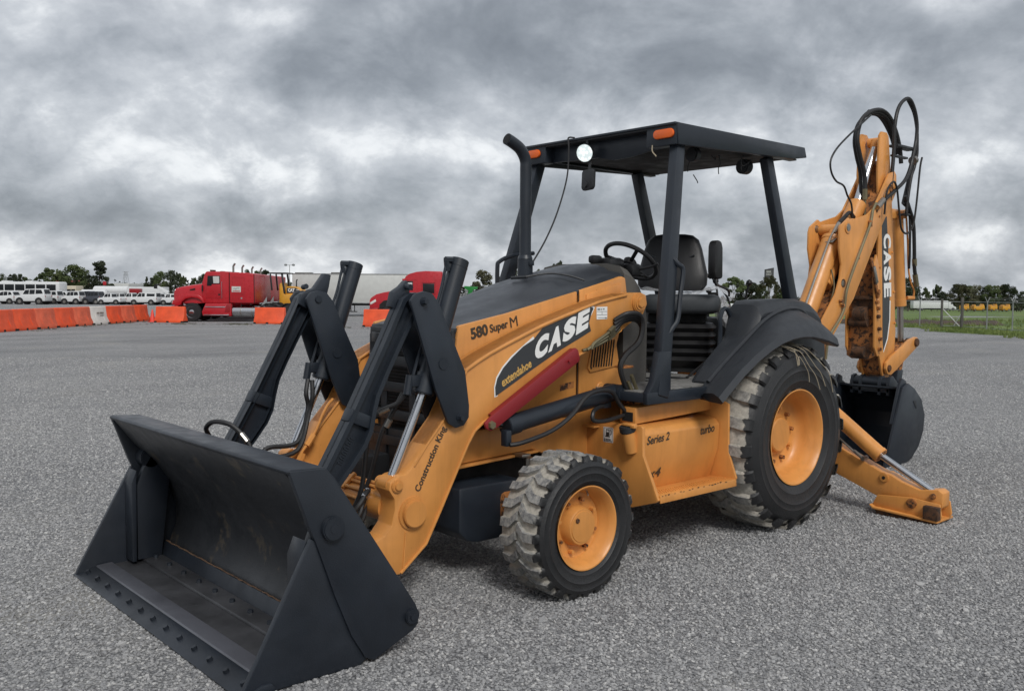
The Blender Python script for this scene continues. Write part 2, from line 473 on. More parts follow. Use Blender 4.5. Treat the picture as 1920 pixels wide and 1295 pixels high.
# ---- ground material
def gravel_mat(name, base_scale):
    m, nt, b = new_mat(name)
    t = nd(nt, 'ShaderNodeTexCoord')
    def vor(sc, feat='F1'):
        v = nd(nt, 'ShaderNodeTexVoronoi', feature=feat); v.inputs['Scale'].default_value = sc
        nt.links.new(t.outputs['Object'], v.inputs['Vector']); return v
    v1 = vor(base_scale); v2 = vor(base_scale*.42)
    sep_ = nd(nt, 'ShaderNodeSeparateColor'); nt.links.new(v1.outputs['Color'], sep_.inputs[0])
    stone = ramp(nt, sep_.outputs[0], [(.0, (.13, .134, .14)), (.35, (.27, .273, .279)), (.6, (.37, .373, .376)), (.85, (.50, .50, .495)), (1, (.70, .695, .68))])
    sep2 = nd(nt, 'ShaderNodeSeparateColor'); nt.links.new(v2.outputs['Color'], sep2.inputs[0])
    stone2 = ramp(nt, sep2.outputs[1], [(.0, (.18, .182, .188)), (.5, (.29, .29, .294)), (1, (.44, .435, .42))])
    c = mixc(nt, .38, stone.outputs[0], stone2.outputs[0])
    gap = ramp(nt, v1.outputs['Distance'], [(.30, (1, 1, 1)), (.62, (.50, .50, .51))])
    mul = nd(nt, 'ShaderNodeMix', data_type='RGBA', blend_type='MULTIPLY'); mul.inputs[0].default_value = .85
    nt.links.new(c, mul.inputs[6]); nt.links.new(gap.outputs[0], mul.inputs[7])
    # broad tracks, swept and damp patches
    tc2 = nd(nt, 'ShaderNodeTexCoord'); mpn = nd(nt, 'ShaderNodeMapping')
    mpn.inputs['Rotation'].default_value = (0, 0, -.55); mpn.inputs['Scale'].default_value = (.22, .50, 1)
    nt.links.new(tc2.outputs['Object'], mpn.inputs[0])
    ns = nd(nt, 'ShaderNodeTexNoise'); ns.inputs['Scale'].default_value = 1.0; ns.inputs['Detail'].default_value = 7; ns.inputs['Roughness'].default_value = .62
    nt.links.new(mpn.outputs[0], ns.inputs['Vector'])
    br = ramp(nt, ns.outputs[0], [(.30, (.74, .74, .75)), (.50, (.98, .98, .98)), (.68, (1.16, 1.15, 1.13))])
    mul2 = nd(nt, 'ShaderNodeMix', data_type='RGBA', blend_type='MULTIPLY'); mul2.inputs[0].default_value = 1
    nt.links.new(mul.outputs[2], mul2.inputs[6]); nt.links.new(br.outputs[0], mul2.inputs[7])
    # weeds film in places
    nw = noise_node(nt, .35, 6, .7, sc=(1, 1, 1))
    sand = ramp(nt, nw.outputs[0], [(.56, (0, 0, 0)), (.72, (.38, .38, .38))])
    fin = mixc(nt, sand.outputs[0], mul2.outputs[2], (.40, .375, .32))
    nt.links.new(fin, b.inputs['Base Color'])
    b.inputs['Roughness'].default_value = .86; b.inputs['Specular IOR Level'].default_value = .3
    inv = nd(nt, 'ShaderNodeMath', operation='SUBTRACT'); inv.inputs[0].default_value = 1.0
    nt.links.new(v1.outputs['Distance'], inv.inputs[1])
    nb = noise_node(nt, 260, 3, .6)
    ad = nd(nt, 'ShaderNodeMath', operation='MULTIPLY_ADD'); nt.links.new(nb.outputs[0], ad.inputs[0]); ad.inputs[1].default_value = .5; nt.links.new(inv.outputs[0], ad.inputs[2])
    bump(nt, b, ad.outputs[0], .95, .012)
    return m
gravel_mat('gravel', 74)
# grass
m, nt, b = new_mat('grass_ground')
n1 = noise_node(nt, .22, 8, .7, sc=(1, 1, 1)); n2 = noise_node(nt, 3.0, 6, .7)
g1 = ramp(nt, n1.outputs[0], [(.34, (.055, .10, .02)), (.48, (.10, .16, .034)), (.60, (.15, .20, .05)), (.72, (.23, .22, .09))])
g2 = ramp(nt, n2.outputs[0], [(.3, (.5, .5, .5)), (.7, (1.35, 1.35, 1.3))])
mu = nd(nt, 'ShaderNodeMix', data_type='RGBA', blend_type='MULTIPLY'); mu.inputs[0].default_value = 1
nt.links.new(g1.outputs[0], mu.inputs[6]); nt.links.new(g2.outputs[0], mu.inputs[7]); nt.links.new(mu.outputs[2], b.inputs['Base Color'])
b.inputs['Roughness'].default_value = .95; bump(nt, b, n2.outputs[0], 1.0, .08)
def leaf_mat(name, lo, mid, hi):
    m, nt, b = new_mat(name)
    n = noise_node(nt, .9, 4, .6)
    oi = nd(nt, 'ShaderNodeObjectInfo')
    r = ramp(nt, n.outputs[0], [(.30, lo), (.5, mid), (.7, hi)])
    hs_ = nd(nt, 'ShaderNodeHueSaturation'); nt.links.new(r.outputs[0], hs_.inputs['Color'])
    mr_ = nd(nt, 'ShaderNodeMapRange'); nt.links.new(oi.outputs['Random'], mr_.inputs[0]); mr_.inputs[3].default_value = .7; mr_.inputs[4].default_value = 1.25
    nt.links.new(mr_.outputs[0], hs_.inputs['Value']); nt.links.new(hs_.outputs[0], b.inputs['Base Color'])
    b.inputs['Roughness'].default_value = .75; b.inputs['Specular IOR Level'].default_value = .2
leaf_mat('leaf_green', (.040, .060, .022), (.072, .095, .038), (.12, .135, .06))
leaf_mat('leaf_dark', (.026, .036, .020), (.045, .057, .032), (.075, .085, .05))
leaf_mat('leaf_olive', (.050, .056, .030), (.088, .088, .050), (.14, .128, .075))
paint('bark', (.075, .058, .042), .9, .3, None, bstr=.4)
paint('barrier_orange', (.72, .085, .022), .5, .18, (.55, .16, .09), .66, .1, scale=2.5)
paint('barrier_faded', (.66, .12, .055), .6, .22, (.6, .25, .18), .62, .1, scale=2.5)
paint('barrier_white', (.62, .60, .56), .6, .12, (.35, .33, .3), .68)
paint('cone_orange', (.75, .06, .035), .5, .1, None)
paint('car_white', (.60, .61, .61), .28, .05, None, bstr=.01)
paint('car_navy', (.012, .016, .028), .25, .1, None, bstr=.01)
paint('car_grey', (.045, .050, .062), .25, .1, None, bstr=.01)
paint('car_glass', (.012, .014, .016), .35, .2, None, bstr=.0, spec=.25)
paint('truck_red', (.40, .012, .020), .30, .12, None, bstr=.02)
paint('truck_red_dark', (.26, .010, .014), .35, .15, None, bstr=.02)
paint('trailer_white', (.50, .51, .49), .5, .07, (.35, .33, .30), .70)
paint('machine_yellow', (.60, .29, .025), .45, .15, (.2, .12, .04), .68)
paint('implement_green', (.015, .19, .035), .4, .12, None)
paint('cream', (.52, .47, .36), .6, .08, None)
paint('roof_red', (.22, .045, .03), .7, .2, None)
paint('galvanised', (.28, .29, .29), .6, .2, None, metallic=.3)
paint('wood_post', (.10, .095, .085), .9, .3, None)
paint('earth', (.060, .042, .032), .95, .45, (.10, .09, .05), .6, .6, scale=1.2)
paint('sign_face', (.045, .045, .05), .6, .2, None)
paint('far_wood', (.030, .036, .022), .95, .4, None, scale=.5)
paint('lamp_clear', (.62, .62, .58), .2, .1, None)
paint('lamp_red', (.35, .02, .02), .3, .1, None)

# ---- ground sheets
def sheet(name, pts_ad, mat, z, kind='structure', nx=40, ny=40):
    b_ = B()
    (a0, d0), (a1, d1) = pts_ad
    g = []
    for j in range(ny+1):
        t_ = j/ny; d = d0+(d1-d0)*t_**2.2
        row = []
        for i in range(nx+1):
            u_ = i/nx; a = a0+(a1-a0)*u_
            p_ = S(a, d); row.append(b_.bm.verts.new((p_.x, p_.y, z+terrain(a, d))))
        g.append(row)
    for j in range(ny):
        for i in range(nx): b_.bm.faces.new((g[j][i], g[j][i+1], g[j+1][i+1], g[j+1][i]))
    o_ = b_.done(name, mat, None, ang=60)
    tag(o_, kind=kind); return o_
gr = sheet('gravel_lot', ((-900, -60), (900, 1500)), 'gravel', 0.0, nx=180, ny=60)
# grass field: beyond the lot's right edge and far side, edge uneven
def grass_edge(d):   # left boundary (a) of the grass for a given distance
    if d < 50: return 19.2+.5*math.sin(d*.9)+.3*math.sin(d*2.3)
    k = min(1.0, (d-50)/6.0)
    return 19.2-15.5*(k**.45)+.3*math.sin(d*1.7)
b_ = B(); rows = []
ds = [-40, 0, 12, 18, 22, 25, 28, 30, 32, 34, 36, 38, 40, 42, 44, 46, 48, 49, 50, 50.3, 50.8, 51.5, 52.3, 53.2, 54.4, 56, 58, 64, 72, 84, 100, 130, 170, 220, 300, 420, 700]
for d in ds:
    a0 = grass_edge(d); row = []
    for i in range(29):
        t_ = (i/28)**2.4; a = a0+(1.15*d+260-a0)*t_
        p_ = S(a, d)
        row.append(b_.bm.verts.new((p_.x, p_.y, .012+terrain(a, d)+.03*mnoise.noise(Vector((a*.4, d*.4, 0))))))
    rows.append(row)
for j in range(len(rows)-1):
    for i in range(28): b_.bm.faces.new((rows[j][i], rows[j][i+1], rows[j+1][i+1], rows[j+1][i]))
tag(b_.done('grass_field', 'grass_ground', ang=60), kind='structure')
# grass blades / tufts: verge along the gravel edge and weeds by the barriers
b_ = B(); rnd = random.Random(11)
def tuft(a, d, h, n_):
    base = S(a, d); z0 = terrain(a, d)+.01
    for _ in range(n_):
        an = rnd.uniform(0, 6.28); r_ = rnd.uniform(0, .10); hh = h*rnd.uniform(.5, 1.2)
        px_, py_ = base.x+r_*math.cos(an), base.y+r_*math.sin(an)
        an2 = rnd.uniform(0, 6.28); w_ = .012
        dx, dy = math.cos(an2), math.sin(an2)
        b_.add([(px_-dx*w_, py_-dy*w_, z0), (px_+dx*w_, py_+dy*w_, z0), (px_+dy*hh*.4, py_-dx*hh*.4, z0+hh)], [(0, 1, 2)])
for _ in range(2600):
    d = rnd.uniform(30, 57); a = grass_edge(d)+abs(rnd.gauss(0, 2.2))-.25
    tuft(a, d, .12, 6)
for _ in range(1200):
    d = rnd.uniform(45, 60); a = rnd.uniform(21, 42)
    tuft(a, d, .22, 6)
leaf_mat('verge', (.075, .105, .026), (.12, .16, .045), (.19, .21, .07))
tag(b_.done('verge_grass', 'verge', ang=60, recalc=False), 'rough green grass growing along the right edge of the gravel', 'grass', kind='stuff')
b_ = B()
for _ in range(520):
    u_ = rnd.random()
    if u_ < .3: a, d = -19.0+rnd.gauss(.35, .25), rnd.uniform(35, 48)
    elif u_ < .85: a, d = rnd.uniform(-17.5, -10.5), 43.8+rnd.gauss(0, .55)
    else: a, d = rnd.uniform(-9, -5), 40.5+rnd.gauss(0, .4)
    if mnoise.noise(Vector((a*.8, d*.8, 3))) < -.02: continue
    tuft(a, d, .035, 9)
tag(b_.done('weeds', 'leaf_olive', ang=60, recalc=False), 'thin low weeds growing out of the gravel by the barriers', 'weeds', kind='stuff')

# ---- loose stones on the near gravel
def rock_mesh(seed):
    bm_ = bmesh.new(); bmesh.ops.create_icosphere(bm_, subdivisions=1, radius=1)
    rr_ = random.Random(seed)
    for v in bm_.verts:
        v.co *= rr_.uniform(.72, 1.18)
        v.co.x *= 1.15; v.co.y *= .85; v.co.z *= .62
    me = bpy.data.meshes.new('stone'); bm_.to_mesh(me); bm_.free()
    me.materials.append(MATS['stone']); return me
m, nt, b = new_mat('stone')
oi = nd(nt, 'ShaderNodeObjectInfo')
r_ = ramp(nt, oi.outputs['Random'], [(0, (.14, .142, .147)), (.25, (.24, .242, .246)), (.55, (.34, .341, .341)), (.82, (.45, .447, .438)), (1, (.72, .71, .68))])
n_ = noise_node(nt, 60, 4); mx = mixc(nt, n_.outputs[0], (.24, .24, .244), r_.outputs[0])
nt.links.new(mx, b.inputs['Base Color']); b.inputs['Roughness'].default_value = .82
bump(nt, b, n_.outputs[0], .5, .003)
stone_objs = bpy.data.collections.new('stone_kinds')
for k in range(4):
    so = bpy.data.objects.new('stone_shape', rock_mesh(k)); stone_objs.objects.link(so)
def scatter(name, d0, d1, dens, r0, r1, seed, label):
    b2 = B()
    # a strip of ground fanning out with distance
    n2_ = 10; L_ = []
    for j in range(n2_+1):
        d = d0+(d1-d0)*j/n2_
        L_.append((b2.bm.verts.new(S(-.60*d-.3, d, .002)), b2.bm.verts.new(S(.60*d+.3, d, .002))))
    for p_, q_ in zip(L_[:-1], L_[1:]): b2.bm.faces.new((p_[0], p_[1], q_[1], q_[0]))
    o_ = b2.done(name, 'stone')
    ng = bpy.data.node_groups.new(name, 'GeometryNodeTree')
    ng.interface.new_socket('Geometry', in_out='INPUT', socket_type='NodeSocketGeometry')
    ng.interface.new_socket('Geometry', in_out='OUTPUT', socket_type='NodeSocketGeometry')
    gi, go = ng.nodes.new('NodeGroupInput'), ng.nodes.new('NodeGroupOutput')
    dp_ = ng.nodes.new('GeometryNodeDistributePointsOnFaces'); dp_.inputs['Density'].default_value = dens; dp_.inputs['Seed'].default_value = seed
    ci = ng.nodes.new('GeometryNodeCollectionInfo'); ci.inputs[0].default_value = stone_objs
    ci.inputs['Separate Children'].default_value = True; ci.inputs['Reset Children'].default_value = True
    ip = ng.nodes.new('GeometryNodeInstanceOnPoints'); ip.inputs['Pick Instance'].default_value = True
    rv = ng.nodes.new('FunctionNodeRandomValue'); rv.data_type = 'FLOAT_VECTOR'
    rv.inputs[0].default_value = (-.5, -.5, 0); rv.inputs[1].default_value = (.5, .5, 6.28)
    rs = ng.nodes.new('FunctionNodeRandomValue'); rs.data_type = 'FLOAT'
    sock = [i_ for i_ in rs.inputs if i_.enabled]
    sock[0].default_value = r0; sock[1].default_value = r1
    L2 = ng.links.new
    L2(gi.outputs[0], dp_.inputs['Mesh']); L2(dp_.outputs['Points'], ip.inputs['Points'])
    L2(ci.outputs[0], ip.inputs['Instance']); L2(rv.outputs[0], ip.inputs['Rotation'])
    L2([o2 for o2 in rs.outputs if o2.enabled][0], ip.inputs['Scale']); L2(ip.outputs[0], go.inputs[0])
    md = o_.modifiers.new('scatter', 'NODES'); md.node_group = ng
    tag(o_, label, 'gravel', kind='stuff')
scatter('gravel_stones', 3.2, 6.6, 3900, .0038, .0115, 3, 'loose grey crushed stones covering the ground in the foreground')
scatter('gravel_stones', 6.6, 12.5, 1900, .005, .0125, 9, 'loose grey crushed stones around and beyond the machine')

scatter('gravel_stones', 3.2, 11.0, 5, .016, .026, 33, 'a few bigger stones lying on the near gravel')
scatter('gravel_stones', 12.5, 16.5, 800, .006, .0130, 21, 'thinning loose stones on the gravel beyond the machine')
scatter('gravel_stones', 16.5, 22.0, 230, .008, .016, 27, 'sparse loose stones on the far gravel')

# ---- barriers
def barrier_profile(h, w):
    return [(-w/2, 0), (w/2, 0), (w/2, .13*h/.85), (w*.27, .38*h/.85), (w*.17, h-.03), (w*.13, h), (-w*.13, h), (-w*.17, h-.03), (-w*.27, .38*h/.85), (-w/2, .13*h/.85)]
def make_barrier(mat, L_=1.53, h=.84, w=.50, grooves=True):
    r_ = empty('traffic_barrier')
    b2 = B().prism([(y_, z_) for y_, z_ in barrier_profile(h, w)], -L_/2, L_/2, axis='X', bev=.015)
    bd = b2.done('barrier_body', mat, r_)
    b2 = B()
    for x_ in (-L_*.25, L_*.25):
        for s_ in (1, -1):
            b2.tube([(x_, s_*(w*.165), h-.06), (x_, s_*w*.245, .44), (x_, s_*w*.47, .17)], .012, seg=5, res=1)
    b2.done('moulded_rib', mat, bd)
    b2 = B()
    for x_ in (-L_/2+.06, -.06+.0, L_/2-.06):
        b2.box((x_, 0, .045), (.13, w+.01, .085))
    b2.done('fork_slot', 'void_black', r_)
    return r_
protos = {k: make_barrier(k) for k in ('barrier_orange', 'barrier_faded', 'barrier_white')}
used = set()
def place_barrier(a0, d0, a1, d1, mat, label, tilt=0):
    p0, p1 = S(a0, d0), S(a1, d1)
    o_ = protos[mat] if mat not in used else copy_tree(protos[mat])
    used.add(mat)
    o_.location = (p0+p1)/2; dv = p1-p0
    o_.rotation_euler = (0, 0, math.atan2(dv.y, dv.x)+tilt)
    tag(o_, label, 'barrier', 'water-filled plastic barriers along the lot')
    return o_
row_lab = ['orange plastic barrier at the left edge of the picture', 'second orange barrier of the long row, counted from the left edge', 'darker faded orange barrier right of the second one in the long row',
           'fourth barrier of the long row, bright orange, left of the picture', 'faded orange barrier directly left of the white barrier', 'white plastic barrier with small grey print among the orange ones',
           'orange barrier with two white stripes directly right of the white barrier', 'short faded orange barrier second from the far end of the row', 'orange barrier at the far end of the row next to the cone']
row_mat = ['barrier_orange', 'barrier_orange', 'barrier_faded', 'barrier_orange', 'barrier_faded', 'barrier_white', 'barrier_orange', 'barrier_faded', 'barrier_orange']
d = 34.05
first = True
for k in range(9):
    a = -19.45+.028*k
    bo_ = place_barrier(a, d, a+.028, d+1.56, row_mat[k], row_lab[k], tilt=random.uniform(-.015, .015))
    if k == 5:
        wb_ = bo_
    if k == 6:
        st_ = B()
        for x_ in (-.28, .12):
            st_.prism([(x_, .80), (x_+.07, .80), (x_+.14, .40), (x_+.07, .40)], .0, .006)
        # stripes lie on the sloping face towards the machine
        so = st_.done('white_stripe', 'barrier_white', bo_)
        so.location = (0, -.115, 0); so.rotation_euler = (R(-8), 0, 0)
    d += 1.57
# small unreadable print on its sloping face
for z_, x0_, n_, h_ in ((.50, .38, 11, .075), (.40, .38, 6, .035)):
    b2 = B()
    for k_ in range(n_):
        if k_ == 6 and n_ > 8: continue
        b2.beam((x0_-.062*k_, -.155, z_), (x0_-.062*k_, -.148, z_+h_), .036, .004, bev=0, updir=(0, 1, 0))
    b2.done('printed_mark', 'text_dark', wb_)
for (a0, a1, d_, lab) in ((-17.83, -16.20, 46.0, 'dented orange barrier in front of the red truck hood'), (-12.55, -11.05, 45.0, 'orange barrier in front of the red truck rear wheels'), (-6.78, -5.22, 42.0, 'orange barrier in front of the second red truck, seen between the loader links')):
    o_ = place_barrier(a0, d_, a1, d_-.25, 'barrier_orange', lab)
    o_.scale = (1, 1, .95)
# cone
cn = empty('traffic_cone', S(-18.15, 46.4)); tag(cn, 'pinkish orange traffic cone at the end of the barrier row', 'cone')
B().lathe([(.03, .17), (.03, .15), (.62, .03), (.64, .02)], axis='Z', seg=20).done('cone_body', 'cone_orange', cn)
B().box((0, 0, .015), (.40, .40, .03), .008).done('base', 'cone_orange', cn)

# ---- parked cars, pickups
def wheel_pair(parent, x, w, r_, z=None, name='wheel', rimmat='steel'):
    for y0, s_ in ((0.0, -1), (w, 1)):
        wv = B().cyl((x, y0+s_*.01, r_), (x, y0-s_*.20, r_), r_, seg=22, bev=.02).done(name, 'rubber', parent)
        B().cyl((x, y0+s_*.014, r_), (x, y0-s_*.05, r_), r_*.52, seg=16).cyl((x, y0+s_*.024, r_), (x, y0, r_), r_*.16, seg=10).done('wheel_rim', rimmat, wv)
def make_car(kind, mat, L_, h, w=1.6):
    """front at x=0 (left), rear at x=L_, near side y=0"""
    c = empty('parked_car')
    X = lambda u_: u_*L_
    Z = lambda v: v*h
    rw = .19*h+.02
    if kind == 'suv':
        low = [(.01, .20), (.0, .42), (.03, .54), (.22, .60), (.24, .63), (.97, .66), (1.0, .55), (1.0, .22)]
        cab = [(.235, .61), (.33, .93), (.38, .97), (.88, 1.0), (.93, .97), (.985, .62)]
        wins = [[(.275, .645), (.345, .90), (.47, .925), (.47, .645)], [(.49, .645), (.49, .925), (.66, .93), (.66, .645)], [(.69, .66), (.69, .925), (.87, .92), (.93, .68)]]
        wx = (.17, .80)
    elif kind == 'hatch':
        low = [(.01, .20), (.0, .42), (.05, .52), (.22, .60), (.97, .68), (1.0, .52), (.99, .22)]
        cab = [(.20, .59), (.36, .93), (.46, .99), (.80, .99), (.90, .93), (.985, .64)]
        wins = [[(.26, .63), (.37, .89), (.50, .93), (.50, .64)], [(.52, .64), (.52, .93), (.68, .93), (.70, .66)], [(.73, .67), (.73, .92), (.83, .90), (.91, .70)]]
        wx = (.17, .80)
    elif kind == 'pickup':
        low = [(.01, .20), (.0, .46), (.03, .58), (.24, .64), (.60, .66), (.61, .60), (.99, .60), (1.0, .55), (1.0, .24)]
        cab = [(.22, .62), (.32, .95), (.37, 1.0), (.54, 1.0), (.58, .96), (.60, .64)]
        wins = [[(.265, .67), (.335, .93), (.43, .95), (.43, .67)], [(.45, .67), (.45, .95), (.53, .95), (.55, .68)]]
        wx = (.15, .80)
    else:   # pickup with canopy shell
        low = [(.01, .20), (.0, .46), (.03, .58), (.24, .64), (.99, .66), (1.0, .55), (1.0, .24)]
        cab = [(.22, .62), (.32, .95), (.37, 1.0), (.975, .98), (.99, .62)]
        wins = [[(.265, .67), (.335, .93), (.43, .95), (.43, .67)], [(.45, .67), (.45, .95), (.55, .95), (.56, .68)], [(.63, .70), (.63, .92), (.93, .91), (.93, .70)]]
        wx = (.15, .80)
    low2 = [(X(a_), Z(b2)) for a_, b2 in low]
    B().prism(low2, 0, w, bev=.05, seg=3).done('car_body', mat, c)
    b2 = B()
    cb = [(X(a_), Z(v)) for a_, v in cab]
    n_ = len(cb)
    def yoff(z): return .03+.16*max(0, (z/h-.6)/.4)
    b2.loft([[(x, yoff(z), z) for x, z in cb], [(x, w-yoff(z), z) for x, z in cb]])
    b2.done('cabin', mat, c)
    for wn in wins:
        pts = [(X(a_), Z(v)) for a_, v in wn]
        for near in (True, False):
            rings = [[(x, (yoff(z)-.012) if near else (w-yoff(z)+.012), z) for x, z in pts], [(x, (yoff(z)+.01) if near else (w-yoff(z)-.01), z) for x, z in pts]]
            B().loft(rings).done('side_window', 'car_glass', c)
    # windscreen
    (xa, za), (xb, zb) = cb[0], cb[1]
    B().loft([[(xa+(xb-xa)*.12-.012, .14, za+(zb-za)*.12), (xa+(xb-xa)*.12-.012, w-.14, za+(zb-za)*.12), (xa+(xb-xa)*.92-.012, w-.2, za+(zb-za)*.92), (xa+(xb-xa)*.92-.012, .2, za+(zb-za)*.92)],
              [(xa+(xb-xa)*.12+.01, .14, za+(zb-za)*.12), (xa+(xb-xa)*.12+.01, w-.14, za+(zb-za)*.12), (xa+(xb-xa)*.92+.01, w-.2, za+(zb-za)*.92), (xa+(xb-xa)*.92+.01, .2, za+(zb-za)*.92)]]).done('windscreen', 'car_glass', c)
    (xa, za), (xb, zb) = cb[-1], cb[-2]
    B().loft([[(xa+(xb-xa)*.15+dx_, .2, za+(zb-za)*.15), (xa+(xb-xa)*.15+dx_, w-.2, za+(zb-za)*.15), (xa+(xb-xa)*.9+dx_, w-.26, za+(zb-za)*.9), (xa+(xb-xa)*.9+dx_, .26, za+(zb-za)*.9)] for dx_ in (-.01, .014)]).done('rear_window', 'car_glass', c)
    B().box((X(.5), w/2, Z(.19)), (L_*.97, w-.1, h*.10), .02).done('sill', 'void_black', c)
    for x_ in wx:
        b3 = B()
        for s_, y0 in ((1, -.006), (1, w-.12)): b3.cyl((X(x_), y0, rw), (X(x_), y0+.126, rw), rw*1.22, seg=22)
        b3.done('wheel_arch', 'void_black', c)
        wheel_pair(c, X(x_), w, rw)
    for y_ in (.12, w-.12):
        B().box((X(.985), y_, Z(.52)), (.10, .16, h*.12), .02).done('tail_light', 'lamp_red', c)
        B().box((X(.02), y_, Z(.50)), (.10, .24, h*.07), .02).done('headlight', 'lamp_clear', c)
    return c
K = 1/1724.0
def put(o_, px_front, d, flip=False, yaw=0):
    a = (px_front-960)*K*d
    o_.location = S(a, d, terrain(a, d)); o_.rotation_euler = (0, 0, SROT+yaw+(math.pi if flip else 0))
def W(p0, p1, d): return (p1-p0)*K*d
cars = [('hatch', 'car_white', -14, 26, 97, 1.42, 'white hatchback cut by the left edge of the picture'),
        ('suv', 'car_white', 27, 84.5, 95.5, 1.66, 'large long white SUV, tallest of the parked cars at the left'),
        ('suv', 'car_white', 72, 108, 98.5, 1.46, 'white SUV parked directly right of the largest SUV'),
        ('hatch', 'car_white', 94, 127, 100.5, 1.40, 'white car mostly hidden between two white SUVs'),
        ('suv', 'car_white', 115, 149, 97.5, 1.44, 'white SUV parked next to the dark cars'),
        ('suv', 'car_navy', 141, 170, 99.5, 1.42, 'black SUV with red rear lamp between white and grey SUVs'),
        ('suv', 'car_grey', 155, 186, 98, 1.40, 'dark grey SUV at the right of the dark pair'),
        ('pickup', 'car_white', 183, 226, 97, 1.22, 'white pickup right of the dark grey SUV'),
        ('pickup', 'car_white', 206, 236, 101, 1.22, 'white pickup mostly behind another pickup'),
        ('pickup', 'car_white', 226, 262, 98.5, 1.25, 'white single cab pickup in the middle of the row'),
        ('shell', 'car_white', 243.5, 293, 96, 1.30, 'long white double cab pickup with a camper shell'),
        ('pickup', 'car_white', 286, 309, 99, 1.22, 'white pickup behind the camper shell pickup'),
        ('shell', 'car_white', 302, 331, 96.5, 1.20, 'white pickup partly behind the red truck nose')]
for kind, mt, x0, x1, d, h, lab in cars:
    o_ = make_car(kind, mt, W(x0, x1, d), h)
    o_.name = 'parked_pickup' if kind in ('pickup', 'shell') else 'parked_car'
    put(o_, x0, d); tag(o_, lab, 'pickup' if kind in ('pickup', 'shell') else 'car', 'cars and pickups parked across the lot')

# ---- buses, tankers, sheds behind the cars
def box_vehicle(name, x0, x1, d, zb, zt, mat, lab, cat, w=2.2, win=None, wn=12, roofbits=0, round_=.08):
    L_ = W(x0, x1, d); o_ = empty(name); put(o_, x0, d)
    B().box((L_/2, w/2, (zb+zt)/2), (L_, w, zt-zb), round_, seg=3).done('body', mat, o_)
    if win:
        z0, z1 = win
        for k in range(wn):
            xa = L_*(.015+.97*k/wn); xb = L_*(.015+.97*(k+.9)/wn)
            B().box(((xa+xb)/2, -.004, (z0+z1)/2), (xb-xa, .02, z1-z0), .005).done('side_window', 'car_glass', o_)
    for k in range(roofbits):
        B().box((L_*(.2+.6*k/max(1, roofbits-1)), w/2, zt+.05), (.9, 1.2, .14), .05).done('roof_hatch', mat, o_)
    for x_ in (L_*.12, L_*.82): wheel_pair(o_, x_, w, .40)
    tag(o_, lab, cat); return o_
o_ = box_vehicle('bus', -190, 112, 116, .35, 2.52, 'car_white', 'long white bus with a band of dark windows behind the parked cars', 'bus', win=(1.42, 2.18), wn=15, roofbits=5, round_=.2)
box_vehicle('minibus', 110, 143, 120, .35, 2.05, 'cream', 'cream coloured van behind the dark SUVs', 'van', win=(1.15, 1.6), wn=4)
def tank(x0, x1, d, zc_, r_, lab, mat='car_white'):
    L_ = W(x0, x1, d); o_ = empty('tank_trailer'); put(o_, x0, d)
    B().cyl((0, r_, zc_), (L_, r_, zc_), r_, seg=28, bev=.12).done('tank', mat, o_)
    B().box((L_/2, r_, zc_-r_-.05), (L_*.9, r_, .14), .02).done('frame', 'void_black', o_)
    for x_ in (L_*.7, L_*.85): wheel_pair(o_, x_, r_*2, .38)
    tag(o_, lab, 'tank trailer')
tank(150, 199, 112, 1.12, .46, 'low white tank trailer behind the grey SUV')
tank(174, 240, 122, 1.45, .60, 'large white tank trailer behind the pickups')
box_vehicle('box_truck', 238, 306, 118, .45, 1.95, 'car_white', 'long white box body behind the camper shell pickup', 'truck')
bb = box_vehicle('storage_shed', 203, 242, 150, 0, 2.60, 'trailer_white', 'pale low shed with a flat roof beyond the tank trailers', 'shed', w=6)
rs0 = empty('red_roof_building'); put(rs0, 97, 160)
L_ = W(97, 136, 160)
B().box((L_/2, 3, 1.2), (L_, 6, 2.4), .02).done('wall', 'cream', rs0)
B().prism([(-.2, 2.4), (L_+.2, 2.4), (L_*.86, 3.15), (L_*.1, 3.25)], -.3, 6.3).done('roof', 'roof_red', rs0)
tag(rs0, 'small building with a dark red roof under the left trees', 'building')
sg = empty('red_sign'); put(sg, 196, 130)
B().cyl((0, 0, 0), (0, 0, 2.6), .05).done('pole', 'galvanised', sg)
B().box((.1, -.03, 2.45), (.45, .08, .5), .01).done('sign_board', 'truck_red', sg); tag(sg, 'small red sign on a post above the white tank', 'sign')
rt_ = empty('red_container'); put(rt_, 243, 113)
B().box((.6, .5, 1.45), (1.25, 1.0, .55), .03).done('body', 'truck_red_dark', rt_); B().box((.6, .5, .6), (1.1, .9, 1.2), .02).done('stand', 'void_black', rt_)
tag(rt_, 'small dark red box above the white pickups', 'container')
ct = empty('crane_truck'); put(ct, 288, 108)
B().beam((0, .5, 2.05), (1.6, .5, 1.25), .35, .38, bev=.04).done('boom', 'car_white', ct)
B().box((.15, .5, 1.98), (.42, .42, .48), .03).done('boom_head', 'void_black', ct)
B().box((1.3, .5, .75), (2.6, 1.6, .7), .05).done('body', 'car_white', ct)
for x_ in (.3, 2.2): wheel_pair(ct, x_, 1.4, .36)
tag(ct, 'white crane truck with its slanting boom left of the red truck', 'crane truck')

